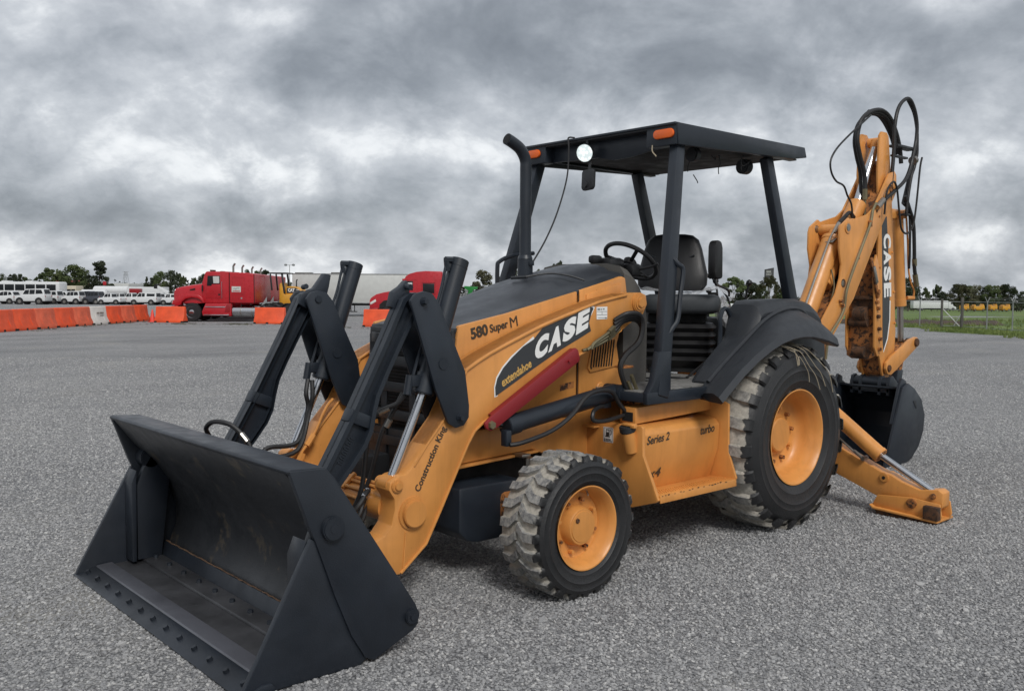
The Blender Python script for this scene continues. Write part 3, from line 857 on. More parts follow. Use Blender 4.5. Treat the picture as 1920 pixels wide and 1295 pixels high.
# ---- red long-nosed tractor units
def big_wheel(parent, x, y, r_, rimmat='chrome'):
    wv = B().cyl((x, y, r_), (x, y+.22, r_), r_, seg=30, bev=.03).done('wheel', 'rubber', parent)
    B().lathe([(y-.012, .60*r_), (y-.002, .58*r_), (y+.03, .50*r_), (y+.03, .30*r_), (y-.01, .26*r_), (y-.03, .10*r_), (y-.03, 0)], o=(x, 0, r_), seg=24).done('wheel_rim', rimmat, wv)
    b3 = B()
    for k in range(8):
        a = 2*math.pi*k/8
        b3.cyl((x+.41*r_*math.cos(a), y+.026, r_+.41*r_*math.sin(a)), (x+.41*r_*math.cos(a), y+.031, r_+.41*r_*math.sin(a)), .055*r_, seg=8)
    b3.done('rim_holes', 'void_black', wv)
def red_truck():
    t = empty('red_truck'); w = 2.05
    # hood + cab + sleeper silhouette as separate parts
    rings = []
    for x, zt, ins in ((.03, 1.30, .30), (.06, 1.62, .22), (.14, 1.73, .18), (.5, 1.82, .13), (1.0, 1.90, .10), (1.56, 1.97, .08)):
        rings.append([(x, ins+.02, .95), (x, ins, zt-.18), (x, ins+.10, zt-.04), (x, ins+.35, zt), (x, w-ins-.35, zt), (x, w-ins-.10, zt-.04), (x, w-ins, zt-.18), (x, w-ins-.02, .95)])
    hd = B().loft(rings).done('hood', 'truck_red', t, ang=40)
    B().prism([(.92, 1.66), (1.20, 1.72), (1.20, 1.63), (.95, 1.61)], .075, .105).done('air_intake', 'void_black', hd)
    for y0, y1 in ((-.02, .34), (w-.34, w+.02)):
        arc = [(.02, .88), (.05, 1.05), (.30, 1.25), (.62, 1.40), (1.05, 1.44), (1.40, 1.38), (1.62, 1.20), (1.70, .96), (1.60, .96), (1.50, 1.12), (1.34, 1.20), (1.04, 1.24), (.74, 1.17), (.55, 1.02), (.48, .86), (.30, .80)]
        B().prism(arc, y0, y1, bev=.03).done('fender', 'truck_red', t)
        B().prism([(-.02, .50), (-.02, .80), (.30, .82), (.42, .62), (.30, .48)], y0, y1, bev=.03).done('bumper', 'truck_red', t)
        B().box((.06, (y0+y1)/2, .98), (.14, .26, .17), .04).done('headlight', 'lamp_clear', t)
    B().box((.03, w/2, 1.15), (.06, 1.2, 1.0), .03).done('radiator_grille', 'chrome', t)
    cabp = [(1.55, .95), (1.55, 1.95), (1.72, 2.50), (1.80, 2.58), (2.95, 2.58), (2.95, .95)]
    cb = B().prism(cabp, .06, w-.06, bev=.05, seg=3).done('cab', 'truck_red', t)
    B().prism([(1.63, 2.02), (1.75, 2.44), (1.79, 2.44), (1.67, 2.02)], .22, w-.22).done('windscreen', 'car_glass', t)
    B().prism([(1.66, 2.0), (1.735, 2.42), (1.755, 2.42), (1.68, 2.0)], .2, w-.2).done('windscreen_frame', 'truck_red_dark', t)
    dr = B().prism([(1.76, 1.20), (1.76, 2.43), (2.56, 2.43), (2.56, 1.20)], .045, .065, bev=.01).done('door', 'truck_red', t)
    B().prism([(1.82, 1.84), (1.86, 2.36), (2.50, 2.36), (2.50, 1.94), (2.08, 1.93), (2.05, 1.84)], .036, .050, bev=.006).done('door_window', 'car_glass', dr)
    B().prism([(2.04, 1.98), (2.02, 2.34), (2.11, 2.34), (2.13, 1.98)], .030, .040).done('window_bar', 'void_black', dr)
    B().prism([(2.16, 1.98), (2.14, 2.33), (2.46, 2.33), (2.46, 1.98)], .031, .037).done('window_far_glass', 'trailer_white', dr)
    B().cyl((2.45, .03, 1.40), (2.45, .05, 1.40), .05, seg=12).done('door_handle', 'void_black', dr)
    B().tube([(2.60, .02, 1.20), (2.60, .0, 1.30), (2.60, .0, 1.95), (2.60, .02, 2.05)], .014, seg=6).done('grab_rail', 'chrome', dr)
    for (pts) in (ribbon([(1.775, 1.215), (1.775, 2.415), (2.545, 2.415), (2.545, 1.215), (1.775, 1.215)], .008),):
        B().prism(pts, .041, .046).done('door_seam', 'truck_red_dark', dr)
    sl = B().prism([(2.99, .97), (2.99, 2.54), (3.9, 2.52), (4.24, 2.46), (4.24, .97)], .03, w-.03, bev=.04, seg=3).done('sleeper', 'truck_red', t)
    B().prism([(2.955, .98), (2.955, 2.52), (2.985, 2.52), (2.985, .98)], .08, w-.08).done('sleeper_gap', 'void_black', sl)
    for rect in ([(3.13, 2.30), (3.78, 2.26), (3.78, 1.44), (3.13, 1.44), (3.13, 2.30)], [(3.13, 1.38), (3.78, 1.38), (3.78, 1.06), (3.13, 1.06), (3.13, 1.38)]):
        B().prism(ribbon(rect, .010), .024, .032).done('locker_seam', 'truck_red_dark', sl)
    B().cyl((3.60, .02, 1.22), (3.60, .035, 1.22), .045, seg=12).done('locker_handle', 'chrome', sl)
    dc = B().prism([(3.10, 1.53), (3.57, 1.53), (3.57, 1.82), (3.10, 1.82)], .020, .027).done('company_sticker', 'trailer_white', sl)
    B().prism([(3.15, 1.56), (3.52, 1.56), (3.52, 1.60), (3.15, 1.60)], .0185, .021).done('sticker_bar', 'truck_red', sl)
    B().tube([(3.18, .0185, 1.68), (3.25, .0185, 1.73), (3.30, .0185, 1.67), (3.38, .0185, 1.73), (3.48, .0185, 1.71)], .008, seg=5).done('sticker_script', 'text_dark', sl)
    B().prism([(4.235, 1.0), (4.235, 2.45), (4.25, 2.45), (4.25, 1.0)], .035, .10).done('sleeper_edge', 'void_black', sl)
    B().prism([(1.60, .30), (1.55, .50), (1.75, .95), (3.08, .95), (3.08, .30)], .0, .25, bev=.03).done('side_skirt', 'truck_red', t)
    B().box((2.25, -.01, .76), (1.05, .03, .05), .01).done('step_rail', 'chrome', t); B().box((2.3, -.01, .35), (1.3, .03, .05), .01).done('step_rail', 'chrome', t)
    B().prism([(2.72, .50), (2.85, .92), (3.06, .95), (3.0, .50)], -.015, .03, bev=.01).done('step_fairing', 'truck_red_dark', t)
    ftk = B().cyl((3.10, .30, .54), (4.30, .30, .54), .27, seg=28, bev=.03).done('fuel_tank', 'chrome', t)
    B().cyl((3.52, .30, .54), (3.56, .30, .54), .277, seg=28).cyl((4.10, .30, .54), (4.14, .30, .54), .277, seg=28).done('tank_strap', 'steel', ftk)
    for y0 in (.55, w-.68): B().box((3.9, y0+.06, .62), (5.2, .10, .22), .01).done('frame_rail', 'void_black', t)
    B().box((4.7, .28, .80), (.9, .5, .03), .005).done('deck_plate', 'chrome', t)
    B().prism([(4.55, .82), (4.85, 1.30), (4.85, .82)], .2, .25).done('rear_panel', 'galvanised', t)
    B().box((2.0, w/2, .45), (3.4, 1.0, .35), .02).done('engine_underside', 'void_black', t)
    big_wheel(t, 1.03, .02, .485); big_wheel(t, 1.03, w-.24, .485)
    for x_ in (5.05, 6.05):
        big_wheel(t, x_, .0, .45, 'steel'); big_wheel(t, x_, w-.24, .45, 'steel')
        B().prism([(x_-.55, .50), (x_-.50, .80), (x_-.2, .97), (x_+.2, .97), (x_+.50, .80), (x_+.55, .50), (x_+.50, .50), (x_+.44, .76), (x_+.18, .92), (x_-.18, .92), (x_-.44, .76), (x_-.50, .50)], .0, .5).done('mud_guard', 'void_black', t)
    for y_ in (.25,):
        B().tube([(3.13, y_, 2.0), (3.13, y_, 2.80), (3.14, y_, 2.88), (3.22, y_, 3.0)], .052, seg=10).done('exhaust_stack', 'steel', t)
    B().box((1.95, w/2-.4, 2.63), (.16, .5, .08), .02).done('roof_lamp', 'rust', t)
    B().box((1.60, .0, 1.72), (.07, .06, .30), .02).done('mirror', 'void_black', t)
    return t
rt0 = red_truck(); put(rt0, 321.5, 47.3)
tag(rt0, 'red long-nosed truck tractor, nearest of the row, with chrome fuel tank', 'truck', 'red truck tractors in a row')
for k, (pxb, d, lab) in enumerate(((491, 50.4, 'second red truck tractor, just its sleeper showing behind the nearest'), (507, 53.5, 'third red truck tractor, a slice of its sleeper showing'), (521.5, 56.6, 'farthest red truck tractor, next to the yellow machine'))):
    o_ = copy_tree(rt0); a_b = (pxb-960)*K*d; o_.location = S(a_b-4.26, d); o_.rotation_euler = (0, 0, SROT)
    tag(o_, lab, 'truck', 'red truck tractors in a row')
# second kind: rounded nose, tall sleeper
t = empty('red_truck'); w = 2.1
prof = [(.0, .75), (.0, 1.15), (.06, 1.28), (.35, 1.47), (.75, 1.57), (1.30, 1.66), (1.42, 1.72), (1.66, 2.18), (1.62, 2.24), (1.78, 2.27), (1.80, 2.36), (2.0, 2.50), (2.35, 2.60), (2.8, 2.645), (3.60, 2.63), (3.66, 2.55), (3.66, .75)]
bd = B().prism(prof, .05, w-.05, bev=.05, seg=3).done('cab', 'truck_red', t, ang=25)
B().prism([(1.48, 1.76), (1.69, 2.17), (1.72, 2.17), (1.66, 1.76)], .2, w-.2).done('windscreen', 'car_glass', t)
B().prism([(1.50, 1.74), (1.66, 2.12), (1.68, 2.15), (1.74, 2.15), (1.74, 1.70)], .035, .055, bev=.005).done('quarter_window', 'trailer_white', t)
B().prism([(1.84, 1.68), (1.80, 2.14), (2.18, 2.14), (2.18, 1.68)], .030, .052, bev=.006).done('door_window', 'car_glass', t)
B().prism([(1.95, 1.76), (1.93, 2.06), (2.15, 2.06), (2.15, 1.76)], .024, .032, bev=.004).done('window_far_glass', 'trailer_white', t)
B().prism([(1.60, 1.60), (1.60, 2.02), (1.66, 2.10), (1.76, 2.10), (1.76, 1.60)], -.14, .02, bev=.02).done('mirror', 'truck_red', t)
B().prism([(2.68, 1.53), (2.68, 2.02), (3.26, 2.02), (3.26, 1.53)], .034, .054, bev=.02).done('sleeper_window', 'car_glass', t)
B().prism(ribbon([(2.63, 1.48), (2.63, 2.07), (3.31, 2.07), (3.31, 1.48), (2.63, 1.48)], .02), .032, .05).done('window_trim', 'truck_red_dark', t)
B().prism(ribbon([(1.80, .85), (1.80, 2.2), (2.40, 2.2), (2.40, .85)], .012), .042, .049).done('door_seam', 'truck_red_dark', t)
B().prism([(.02, 1.05), (.30, 1.22), (.34, 1.10), (.05, .93)], .03, .10, bev=.02).done('headlight', 'lamp_clear', t)
B().prism([(.46, .30), (.50, .95), (.72, 1.15), (1.02, 1.20), (1.34, 1.12), (1.52, .90), (1.56, .30)], .03, .10).done('wheel_well', 'void_black', t)
B().prism([(-.02, .35), (-.02, .78), (.42, .78), (.46, .35)], .05, w-.05, bev=.03).done('bumper', 'truck_red_dark', t)
B().prism([(1.6, .30), (1.6, .76), (3.6, .76), (3.6, .30)], .05, .4, bev=.03).done('side_skirt', 'truck_red', t)
big_wheel(t, 1.02, .0, .46); big_wheel(t, 1.02, w-.24, .46)
for x_ in (4.4, 5.4): big_wheel(t, x_, .0, .45, 'steel'); big_wheel(t, x_, w-.24, .45, 'steel')
B().box((4.2, w/2, .60), (3.4, .9, .2), .02).done('frame_rail', 'void_black', t)
put(t, 692.5, 46.3); tag(t, 'red rounded truck tractor with a tall sleeper, behind the loader links', 'truck')

# ---- white box trailer
t = empty('box_trailer'); d = 59.0; L_ = W(548, 770, d)
B().box((L_/2, 1.15, 1.77), (L_, 2.3, 1.86), .03).done('box', 'trailer_white', t)
b2 = B()
for k in range(1, 14): b2.box((L_*k/14, -.001, 1.77), (.008, .006, 1.76))
b2.done('panel_seams', 'trailer_white', t)
B().box((L_/2, .0, 2.70), (L_, .05, .05), .005).box((L_/2, .0, .86), (L_, .05, .07), .005).done('rail', 'galvanised', t)
B().box((.6, .8, 2.76), (1.0, .9, .06), .01).box((2.7, .8, 2.77), (.6, .7, .08), .01).done('roof_junk', 'wood_post', t)
b2 = B().box((L_/2, 1.15, .74), (L_*.96, .9, .12), .01)
for k in range(9): b2.box((L_*.28+.23*k, .12, .52), (.05, .05, .42))
b2.box((L_*.40, .12, .30), (2.2, .06, .06))
b2.done('underframe', 'void_black', t)
for x_ in (L_*.28, L_*.86): big_wheel(t, x_, .05, .40, 'steel'); big_wheel(t, x_, 2.0, .40, 'steel')
for x_ in (L_*.13, L_*.73): big_wheel(t, x_, .05, .40, 'steel')
put(t, 548, d); tag(t, 'long white box trailer behind the two red trucks', 'trailer')

# ---- yellow machine beside the trucks
t = empty('yellow_machine'); d = 50.5
mpp = K*d
def gx(px): return (px-500)*mpp
def gz(py): return 1.641+(544.5-py)*mpp
B().prism([(gx(522), gz(578)), (gx(522), gz(534)), (gx(526), gz(530)), (gx(532), gz(553)), (gx(560), gz(551)), (gx(562), gz(566)), (gx(545), gz(578))], .2, 1.5, bev=.03).done('cab_base', 'machine_yellow', t)
hd = B().prism([(gx(532), gz(561)), (gx(533), gz(537.5)), (gx(545), gz(537)), (gx(556), gz(540)), (gx(566), gz(548)), (gx(568), gz(556)), (gx(556), gz(560))], .4, 1.6, bev=.03).done('engine_hood', 'machine_yellow', t)
B().prism([(gx(534.5), gz(550)), (gx(535), gz(540)), (gx(552), gz(540)), (gx(560), gz(545.5)), (gx(556), gz(549.5))], .380, .402).done('dark_band', 'decal_black', hd)
text_obj('CAT', 'lettering', 'decal_white', hd, (gx(537), .376, gz(547.6)), (1, 0, 0), (0, 0, 1), gx(549.5)-gx(537), gz(541)-gz(547.6), bold=.05, depth=.004)
B().box((gx(555.5), .377, gz(543.6)), (.17, .01, .045)).done('model_plate', 'trailer_white', hd)
ro = B().box((gx(520), .9, gz(512.5)), (gx(536)-gx(502), 1.5, .07), .02).done('cab_roof', 'black_plastic', t)
for y_ in (.25, 1.5): B().beam((gx(527), y_, gz(514)), (gx(531.5), y_, gz(551)), .10, .10, bev=.01).done('cab_post', 'black_plastic', t)
for y_ in (.25, 1.5): B().beam((gx(505), y_, gz(514)), (gx(508), y_, gz(545)), .08, .08, bev=.01).done('cab_post', 'black_plastic', t)
B().tube([(gx(549), .9, gz(540)), (gx(549), .9, gz(527)), (gx(551), .9, gz(524))], .035, seg=8).done('exhaust', 'black_plastic', t)
for px in (524, 543, 559):
    wv = B().lathe([(.0, .30), (.02, .40), (.10, .45), (.28, .45), (.34, .40)], o=(gx(px), .0, .46), seg=26).done('wheel', 'rubber', t)
    B().cyl((gx(px), .0, .46), (gx(px), .06, .46), .20, seg=18).done('wheel_rim', 'machine_yellow', wv)
B().beam((gx(530), .1, .80), (gx(562), .1, .62), .08, .16, bev=.02).done('side_arm', 'machine_yellow', t)
B().box((gx(550), .9, .55), (1.8, 1.0, .45), .03).done('underbody', 'void_black', t)
put(t, 500, d); tag(t, 'yellow construction machine with black cab roof beside the red trucks', 'construction machine')

# ---- green farm implement
t = empty('green_implement'); d = 56.0
mpp = K*d
gx = lambda px: (px-800)*mpp
gz = lambda py: 1.641+(545.5-py)*mpp
b2 = B().prism([(gx(869), gz(535.5)), (gx(895), gz(537)), (gx(894), gz(541)), (gx(886), gz(543)), (gx(882), gz(556)), (gx(877), gz(561)), (gx(873), gz(556)), (gx(878), gz(545)), (gx(870), gz(540))], .4, .55, bev=.01)
b2.box((gx(840), .5, gz(580)), (gx(885)-gx(800), .5, .20), .02).beam((gx(805), .3, gz(577)), (gx(830), .3, gz(582)), .1, .12)
b2.done('frame', 'implement_green', t)
b2 = B()
for k in range(6): b2.cyl((gx(872+4.2*k), .8, gz(580)), (gx(871+4.4*k), .8, gz(540+1.2*k)), .035, seg=8)
b2.done('white_tubes', 'trailer_white', t)
b2 = B()
for k in range(4): b2.cyl((gx(870+8*k), 1.0, gz(585)), (gx(870+8*k), 1.0, gz(541)), .03, seg=8)
b2.done('dark_tubes', 'void_black', t)
B().box((gx(822), .2, gz(592)), (.7, .3, .3), .03).done('pale_box', 'cream', t)
for px in (815, 875): wheel_pair(t, gx(px), .9, .36)
put(t, 800, d); tag(t, 'green and white farm implement behind the loader cylinder', 'farm implement')

# ---- lamp post, pylon, hoarding
def lampost(px, d, ztop, lab):
    t = empty('lamp_post'); put(t, px, d)
    B().cyl((0, 0, 0), (0, 0, ztop), .06, .035, seg=10).box((0, 0, ztop), (.9, .06, .05)).done('pole', 'galvanised', t)
    for s_ in (1, -1): B().lathe([(ztop-.12, .05), (ztop-.1, .16), (ztop+.08, .20), (ztop+.16, .08)], o=(s_*.5, 0, 0), axis='Z', seg=14).done('lamp_head', 'galvanised', t)
    tag(t, lab, 'lamp post')
lampost(543.5, 118, 4.85, 'twin-headed lamp post above the yellow machine')
t = empty('power_pylon'); put(t, 237, 420)
b2 = B(); hgt = 9.6
for i in range(6):
    z0, z1 = hgt*i/6, hgt*(i+1)/6; w0, w1 = 1.6*(1-.75*i/6), 1.6*(1-.75*(i+1)/6)
    for sx in (1, -1):
        for sy in (1, -1): b2.beam((sx*w0, sy*w0, z0), (sx*w1, sy*w1, z1), .12, .12, bev=0)
        b2.beam((sx*w0, -w0, z0), (-sx*w1, -w1, z1), .08, .08, bev=0)
b2.beam((-1.4, 0, hgt), (1.4, 0, hgt), .15, .15, bev=0).beam((-1.2, 0, hgt*.86), (1.2, 0, hgt*.86), .12, .12, bev=0)
b2.done('lattice', 'galvanised', t); tag(t, 'faint lattice power pylon on the left horizon', 'pylon')
t = empty('tall_sign'); d = 150; put(t, 1440, d)
zb_, zt_ = 1.64+(550-516.5)*K*d, 1.64+(550-487)*K*d
B().cyl((0, .3, -2), (0, .3, zb_+.2), .16, seg=10).done('mast', 'galvanised', t)
f0 = B().prism([(-.66, zb_), (.70, zb_+.05), (.72, zt_), (-.64, zt_-.28)], -.12, .5).done('sign_box', 'sign_face', t)
b2 = B()
for z_, x0, x1, h_ in ((.74, -.45, .35, .20), (.62, -.5, .40, .11), (.53, -.5, .42, .09)):
    zz_ = zb_+(zt_-zb_)*(z_+.02)
    n_ = int((x1-x0)/.11)
    for k in range(n_): b2.box((x0+.11*k, -.125, zz_+h_*0), (.07, .01, h_))
b2.prism([(-.15, zb_+.35), (.16, zb_+.35), (.16, zb_+.45), (.05, zb_+.45), (.14, zb_+.75), (.0, zb_+.88), (-.15, zb_+.75), (.0, zb_+.72), (-.05, zb_+.45), (-.15, zb_+.45)], -.130, -.121)
b2.done('sign_lettering', 'trailer_white', f0)
tag(t, 'tall dark roadside sign standing above the trees behind the cab', 'sign')

# ---- trees
def tree_mesh(kind, seed):
    """unit tree 1 m tall: returns crown and trunk meshes"""
    rn = random.Random(seed)
    tr, cr_b = B(), B()
    clumps = []
    if kind == 'round':
        tr.tube([(0, 0, -.02), (.01, 0, .2), (-.01, .01, .38), (.02, 0, .6)], .022, seg=6, res=2, r_end=.008)
        for _ in range(34):
            a, r_ = rn.uniform(0, 6.28), rn.uniform(.03, .33)
            z = rn.uniform(.34, .93); r_ *= math.sqrt(max(.05, 1-((z-.60)/.40)**2))*1.1
            clumps.append((r_*math.cos(a), r_*math.sin(a), z, rn.uniform(.06, .13)))
    elif kind == 'open':
        tr.tube([(0, 0, -.02), (.015, 0, .2), (-.01, .02, .35), (.01, 0, .55)], .020, seg=6, res=2, r_end=.009)
        for _ in range(30):
            a, r_ = rn.uniform(0, 6.28), rn.uniform(.06, .42)
            z = .52+.42*(1-(r_/.46)**2)*rn.uniform(.55, 1.05)
            clumps.append((r_*math.cos(a), r_*math.sin(a), z, rn.uniform(.05, .10)))
    elif kind == 'tier':
        tr.tube([(0, 0, -.02), (0, 0, .5), (.01, 0, .95)], .022, seg=6, res=2, r_end=.006)
        for i in range(46):
            z = .16+.80*rn.random(); r_ = (.34*(1-z)+.06)*rn.uniform(.3, 1.25); a = rn.uniform(0, 6.28)
            clumps.append((r_*math.cos(a), r_*math.sin(a), z, rn.uniform(.045, .085)))
    elif kind == 'cone':
        tr.tube([(0, 0, -.02), (0, 0, .95)], .016, seg=6, res=1, r_end=.004)
        for i in range(26):
            z = .12+.86*rn.random(); r_ = .25*(1-z)*rn.uniform(.4, 1.1); a = rn.uniform(0, 6.28)
            clumps.append((r_*math.cos(a), r_*math.sin(a), z, .03+.05*(1-z)))
    else:   # low bush
        tr.tube([(0, 0, -.02), (0, 0, .4)], .03, seg=5, res=1, r_end=.01)
        for _ in range(22):
            a, r_ = rn.uniform(0, 6.28), rn.uniform(.0, .62)
            clumps.append((r_*math.cos(a), r_*math.sin(a), rn.uniform(.15, .82)*(1-.25*r_), rn.uniform(.12, .2)))
    for (x, y, z, s_) in clumps[::2]:
        z0 = max(.12, z-.30 if kind != 'tier' else z-.06)
        tr.tube([(x*.06, y*.06, z0), (x*.5, y*.5, (z0+z)/2+.02), (x*.92, y*.92, z)], .008, seg=4, res=1, r_end=.002)
    per = 120
    for (x, y, z, s_) in clumps:
        for _ in range(per):
            u_, v_, w_ = rn.gauss(0, 1), rn.gauss(0, 1), rn.gauss(0, 1)
            q_ = math.sqrt(u_*u_+v_*v_+w_*w_)+1e-6; rad = s_*(rn.random()**.45)
            c = Vector((x+u_/q_*rad*1.15, y+v_/q_*rad*1.15, z+w_/q_*rad*.8))
            ls = rn.uniform(.011, .024)
            d1 = Vector((rn.gauss(0, 1), rn.gauss(0, 1), rn.gauss(0, 1))).normalized()
            d2 = d1.orthogonal().normalized()
            cr_b.add([c-d1*ls-d2*ls*.6, c+d1*ls-d2*ls*.5, c+d1*ls*.9+d2*ls*.7, c-d1*ls*.8+d2*ls*.6], [(0, 1, 2, 3)])
    return cr_b, tr
TREES = {}
for kind, n_ in (('round', 3), ('open', 3), ('tier', 1), ('cone', 1), ('bush', 2)):
    for i in range(n_):
        c_, t_ = tree_mesh(kind, 31*i+len(kind))
        mt = {'round': 'leaf_green', 'open': 'leaf_green', 'tier': 'leaf_dark', 'cone': 'leaf_dark', 'bush': 'leaf_olive'}[kind]
        co = c_.done('crown', mt, recalc=False); to_ = t_.done('trunk', 'bark')
        co.data.use_fake_user = True
        TREES.setdefault(kind, []).append((co.data, to_.data))
        bpy.data.objects.remove(co); bpy.data.objects.remove(to_)
tcount = 0
def tree(px, ytop, halfw, d, kind, mat=None, ybase=None, lab=None):
    global tcount
    a = (px-960)*K*d; zg = terrain(a, d)
    yh = 546.6+(px-960)*.006
    zt_ = 1.64+(yh-ytop)*K*d; H_ = zt_-zg
    wide = {'round': .36, 'open': .42, 'tier': .28, 'cone': .20, 'bush': .60}[kind]
    sx = max(.5, min(2.6, halfw*K*d/(wide*H_)))
    nm = {'round': 'broadleaf_tree', 'open': 'open_crown_tree', 'tier': 'dark_tree', 'cone': 'conifer', 'bush': 'bush'}[kind]
    e_ = empty(nm, S(a, d, zg), rz=(tcount*1.7) % 6.28)
    cm, tm = TREES[kind][tcount % len(TREES[kind])]
    if mat:
        cm = cm.copy(); cm.materials[0] = MATS[mat]
    for nm2, me in (('crown', cm), ('trunk', tm)):
        o_ = bpy.data.objects.new(nm2, me); COL.objects.link(o_); o_.parent = e_
    e_.scale = (H_*sx, H_*sx, H_)
    tag(e_, lab, 'bush' if kind == 'bush' else 'tree', 'trees along the horizon')
    tcount += 1
TL = [(6, 513, 12, 150, 'round', None, 'dark green tree at the far left edge above the bus'), (24, 513, 11, 150, 'round', 'leaf_dark', 'round tree second from the left edge above the bus'),
      (38, 513, 9, 152, 'round', 'leaf_dark', 'dark narrow tree third from the left above the bus'), (60, 521, 16, 155, 'bush', 'leaf_dark', 'low dark bush above the white bus roof'),
      (72, 517, 9, 150, 'open', None, 'small thin tree left of the two big open ones'), (92, 501.5, 22, 148, 'open', None, 'spreading open-crowned tree above the bus front'),
      (112, 504, 12, 154, 'open', None, 'thinner tree behind the two big open-crowned ones'), (139, 495.5, 24, 146, 'round', None, 'tallest broad tree over the red-roofed building'),
      (168, 514, 9, 150, 'tier', None, 'short dark tree between the tall broad one and the dark tiered one'), (188, 488.5, 21, 144, 'tier', None, 'tall dark tiered tree over the dark SUVs'),
      (176, 526, 14, 158, 'bush', 'leaf_dark', 'dark bush below the tall tiered tree'), (205, 524, 12, 160, 'bush', 'leaf_dark', 'dark bush right of the tall tiered tree'), (224, 526, 14, 165, 'bush', 'leaf_dark', 'low bush left of the power pylon'),
      (256, 532, 12, 170, 'bush', None, 'reddish low bush right of the power pylon'), (276, 519, 8, 150, 'cone', None, 'small pointed conifer left of the red truck'), (262, 534, 9, 150, 'bush', 'leaf_dark', 'tiny bush beside the small conifer'),
      (301, 508, 12, 142, 'round', None, 'bushy tree directly above the crane truck'), (320, 506, 14, 140, 'round', 'leaf_dark', 'dense tree above the nose of the nearest red truck'), (345, 517, 10, 145, 'open', None, 'small open tree above the red hood'),
      (362, 520, 8, 150, 'round', None, 'little round tree above the red hood'), (383, 513, 13, 140, 'round', 'leaf_dark', 'dark tree behind the red cab windscreen'),
      (465, 505, 10, 110, 'round', 'leaf_dark', 'dark treetop behind the first exhaust stack'), (498, 503, 12, 112, 'open', 'leaf_dark', 'open treetop behind the red sleepers'), (484, 507, 7, 112, 'round', None, 'small treetop between two exhaust stacks'),
      (541, 528, 9, 120, 'round', None, 'small tree beside the yellow machine'),
      (905, 506, 18, 118, 'round', 'leaf_olive', 'grey-green tree right of the loader cylinder'), (936, 519, 9, 120, 'cone', None, 'small dark tree left of the exhaust stack'), (961, 506, 12, 118, 'round', 'leaf_dark', 'treetop just left of the exhaust pipe'),
      (982, 506, 8, 120, 'round', None, 'treetop behind the base of the exhaust pipe'), (1009, 504, 5, 120, 'open', None, 'tiny treetop above the hood'), (1046, 489, 14, 116, 'open', 'leaf_dark', 'treetop showing over the middle of the hood'),
      (1374, 516, 24, 115, 'open', 'leaf_green', 'tree seen past the levers, left of the tall sign'), (1407, 529, 17, 116, 'round', 'leaf_dark', 'darker tree between the two beside the tall sign'), (1441, 516, 21, 112, 'open', 'leaf_olive', 'brownish tree directly under the tall sign'),
      (1466, 545, 12, 116, 'round', 'leaf_green', 'small green tree right of the tall sign'), (1520, 540, 14, 130, 'round', 'leaf_dark', 'tree behind the boom cylinder'),
      (1702, 521, 18, 190, 'round', 'leaf_dark', 'tall dark tree just right of the dipper'), (1722, 545, 14, 195, 'bush', 'leaf_dark', 'lower dark tree right of the dipper'), (1733, 538, 8, 200, 'open', None, 'thin tree left of the pair over the white truck'),
      (1756, 533, 11, 200, 'open', None, 'open tree over the rear of the white truck'), (1775, 545, 10, 205, 'bush', 'leaf_dark', 'low tree over the white truck cab'), (1797, 532, 20, 190, 'round', 'leaf_olive', 'broad olive tree right of the white truck'),
      (1826, 534, 14, 188, 'round', 'leaf_olive', 'brownish tree in the middle of the right clump'), (1858, 534, 17, 186, 'round', None, 'green tree above the yellow dumpers'), (1886, 532, 15, 186, 'round', 'leaf_dark', 'dark tree at the right end of the clump'),
      (1912, 546, 10, 190, 'round', 'leaf_dark', 'dark tree cut by the right edge of the picture'), (1850, 556, 30, 210, 'bush', 'leaf_dark', 'dark undergrowth below the right clump of trees'), (1905, 560, 22, 205, 'bush', 'leaf_dark', 'undergrowth at the right edge of the picture'),
      (1780, 560, 26, 215, 'bush', 'leaf_dark', 'undergrowth behind the white truck'), (1700, 555, 26, 210, 'bush', 'leaf_dark', 'undergrowth right of the dipper'), (1945, 540, 22, 190, 'round', None, 'tree beyond the right edge of the picture')]
for px, yt, hw, d, kd, mt, lab in TL: tree(px, yt, hw, d, kd, mt, lab=lab)
rn_t = random.Random(77)
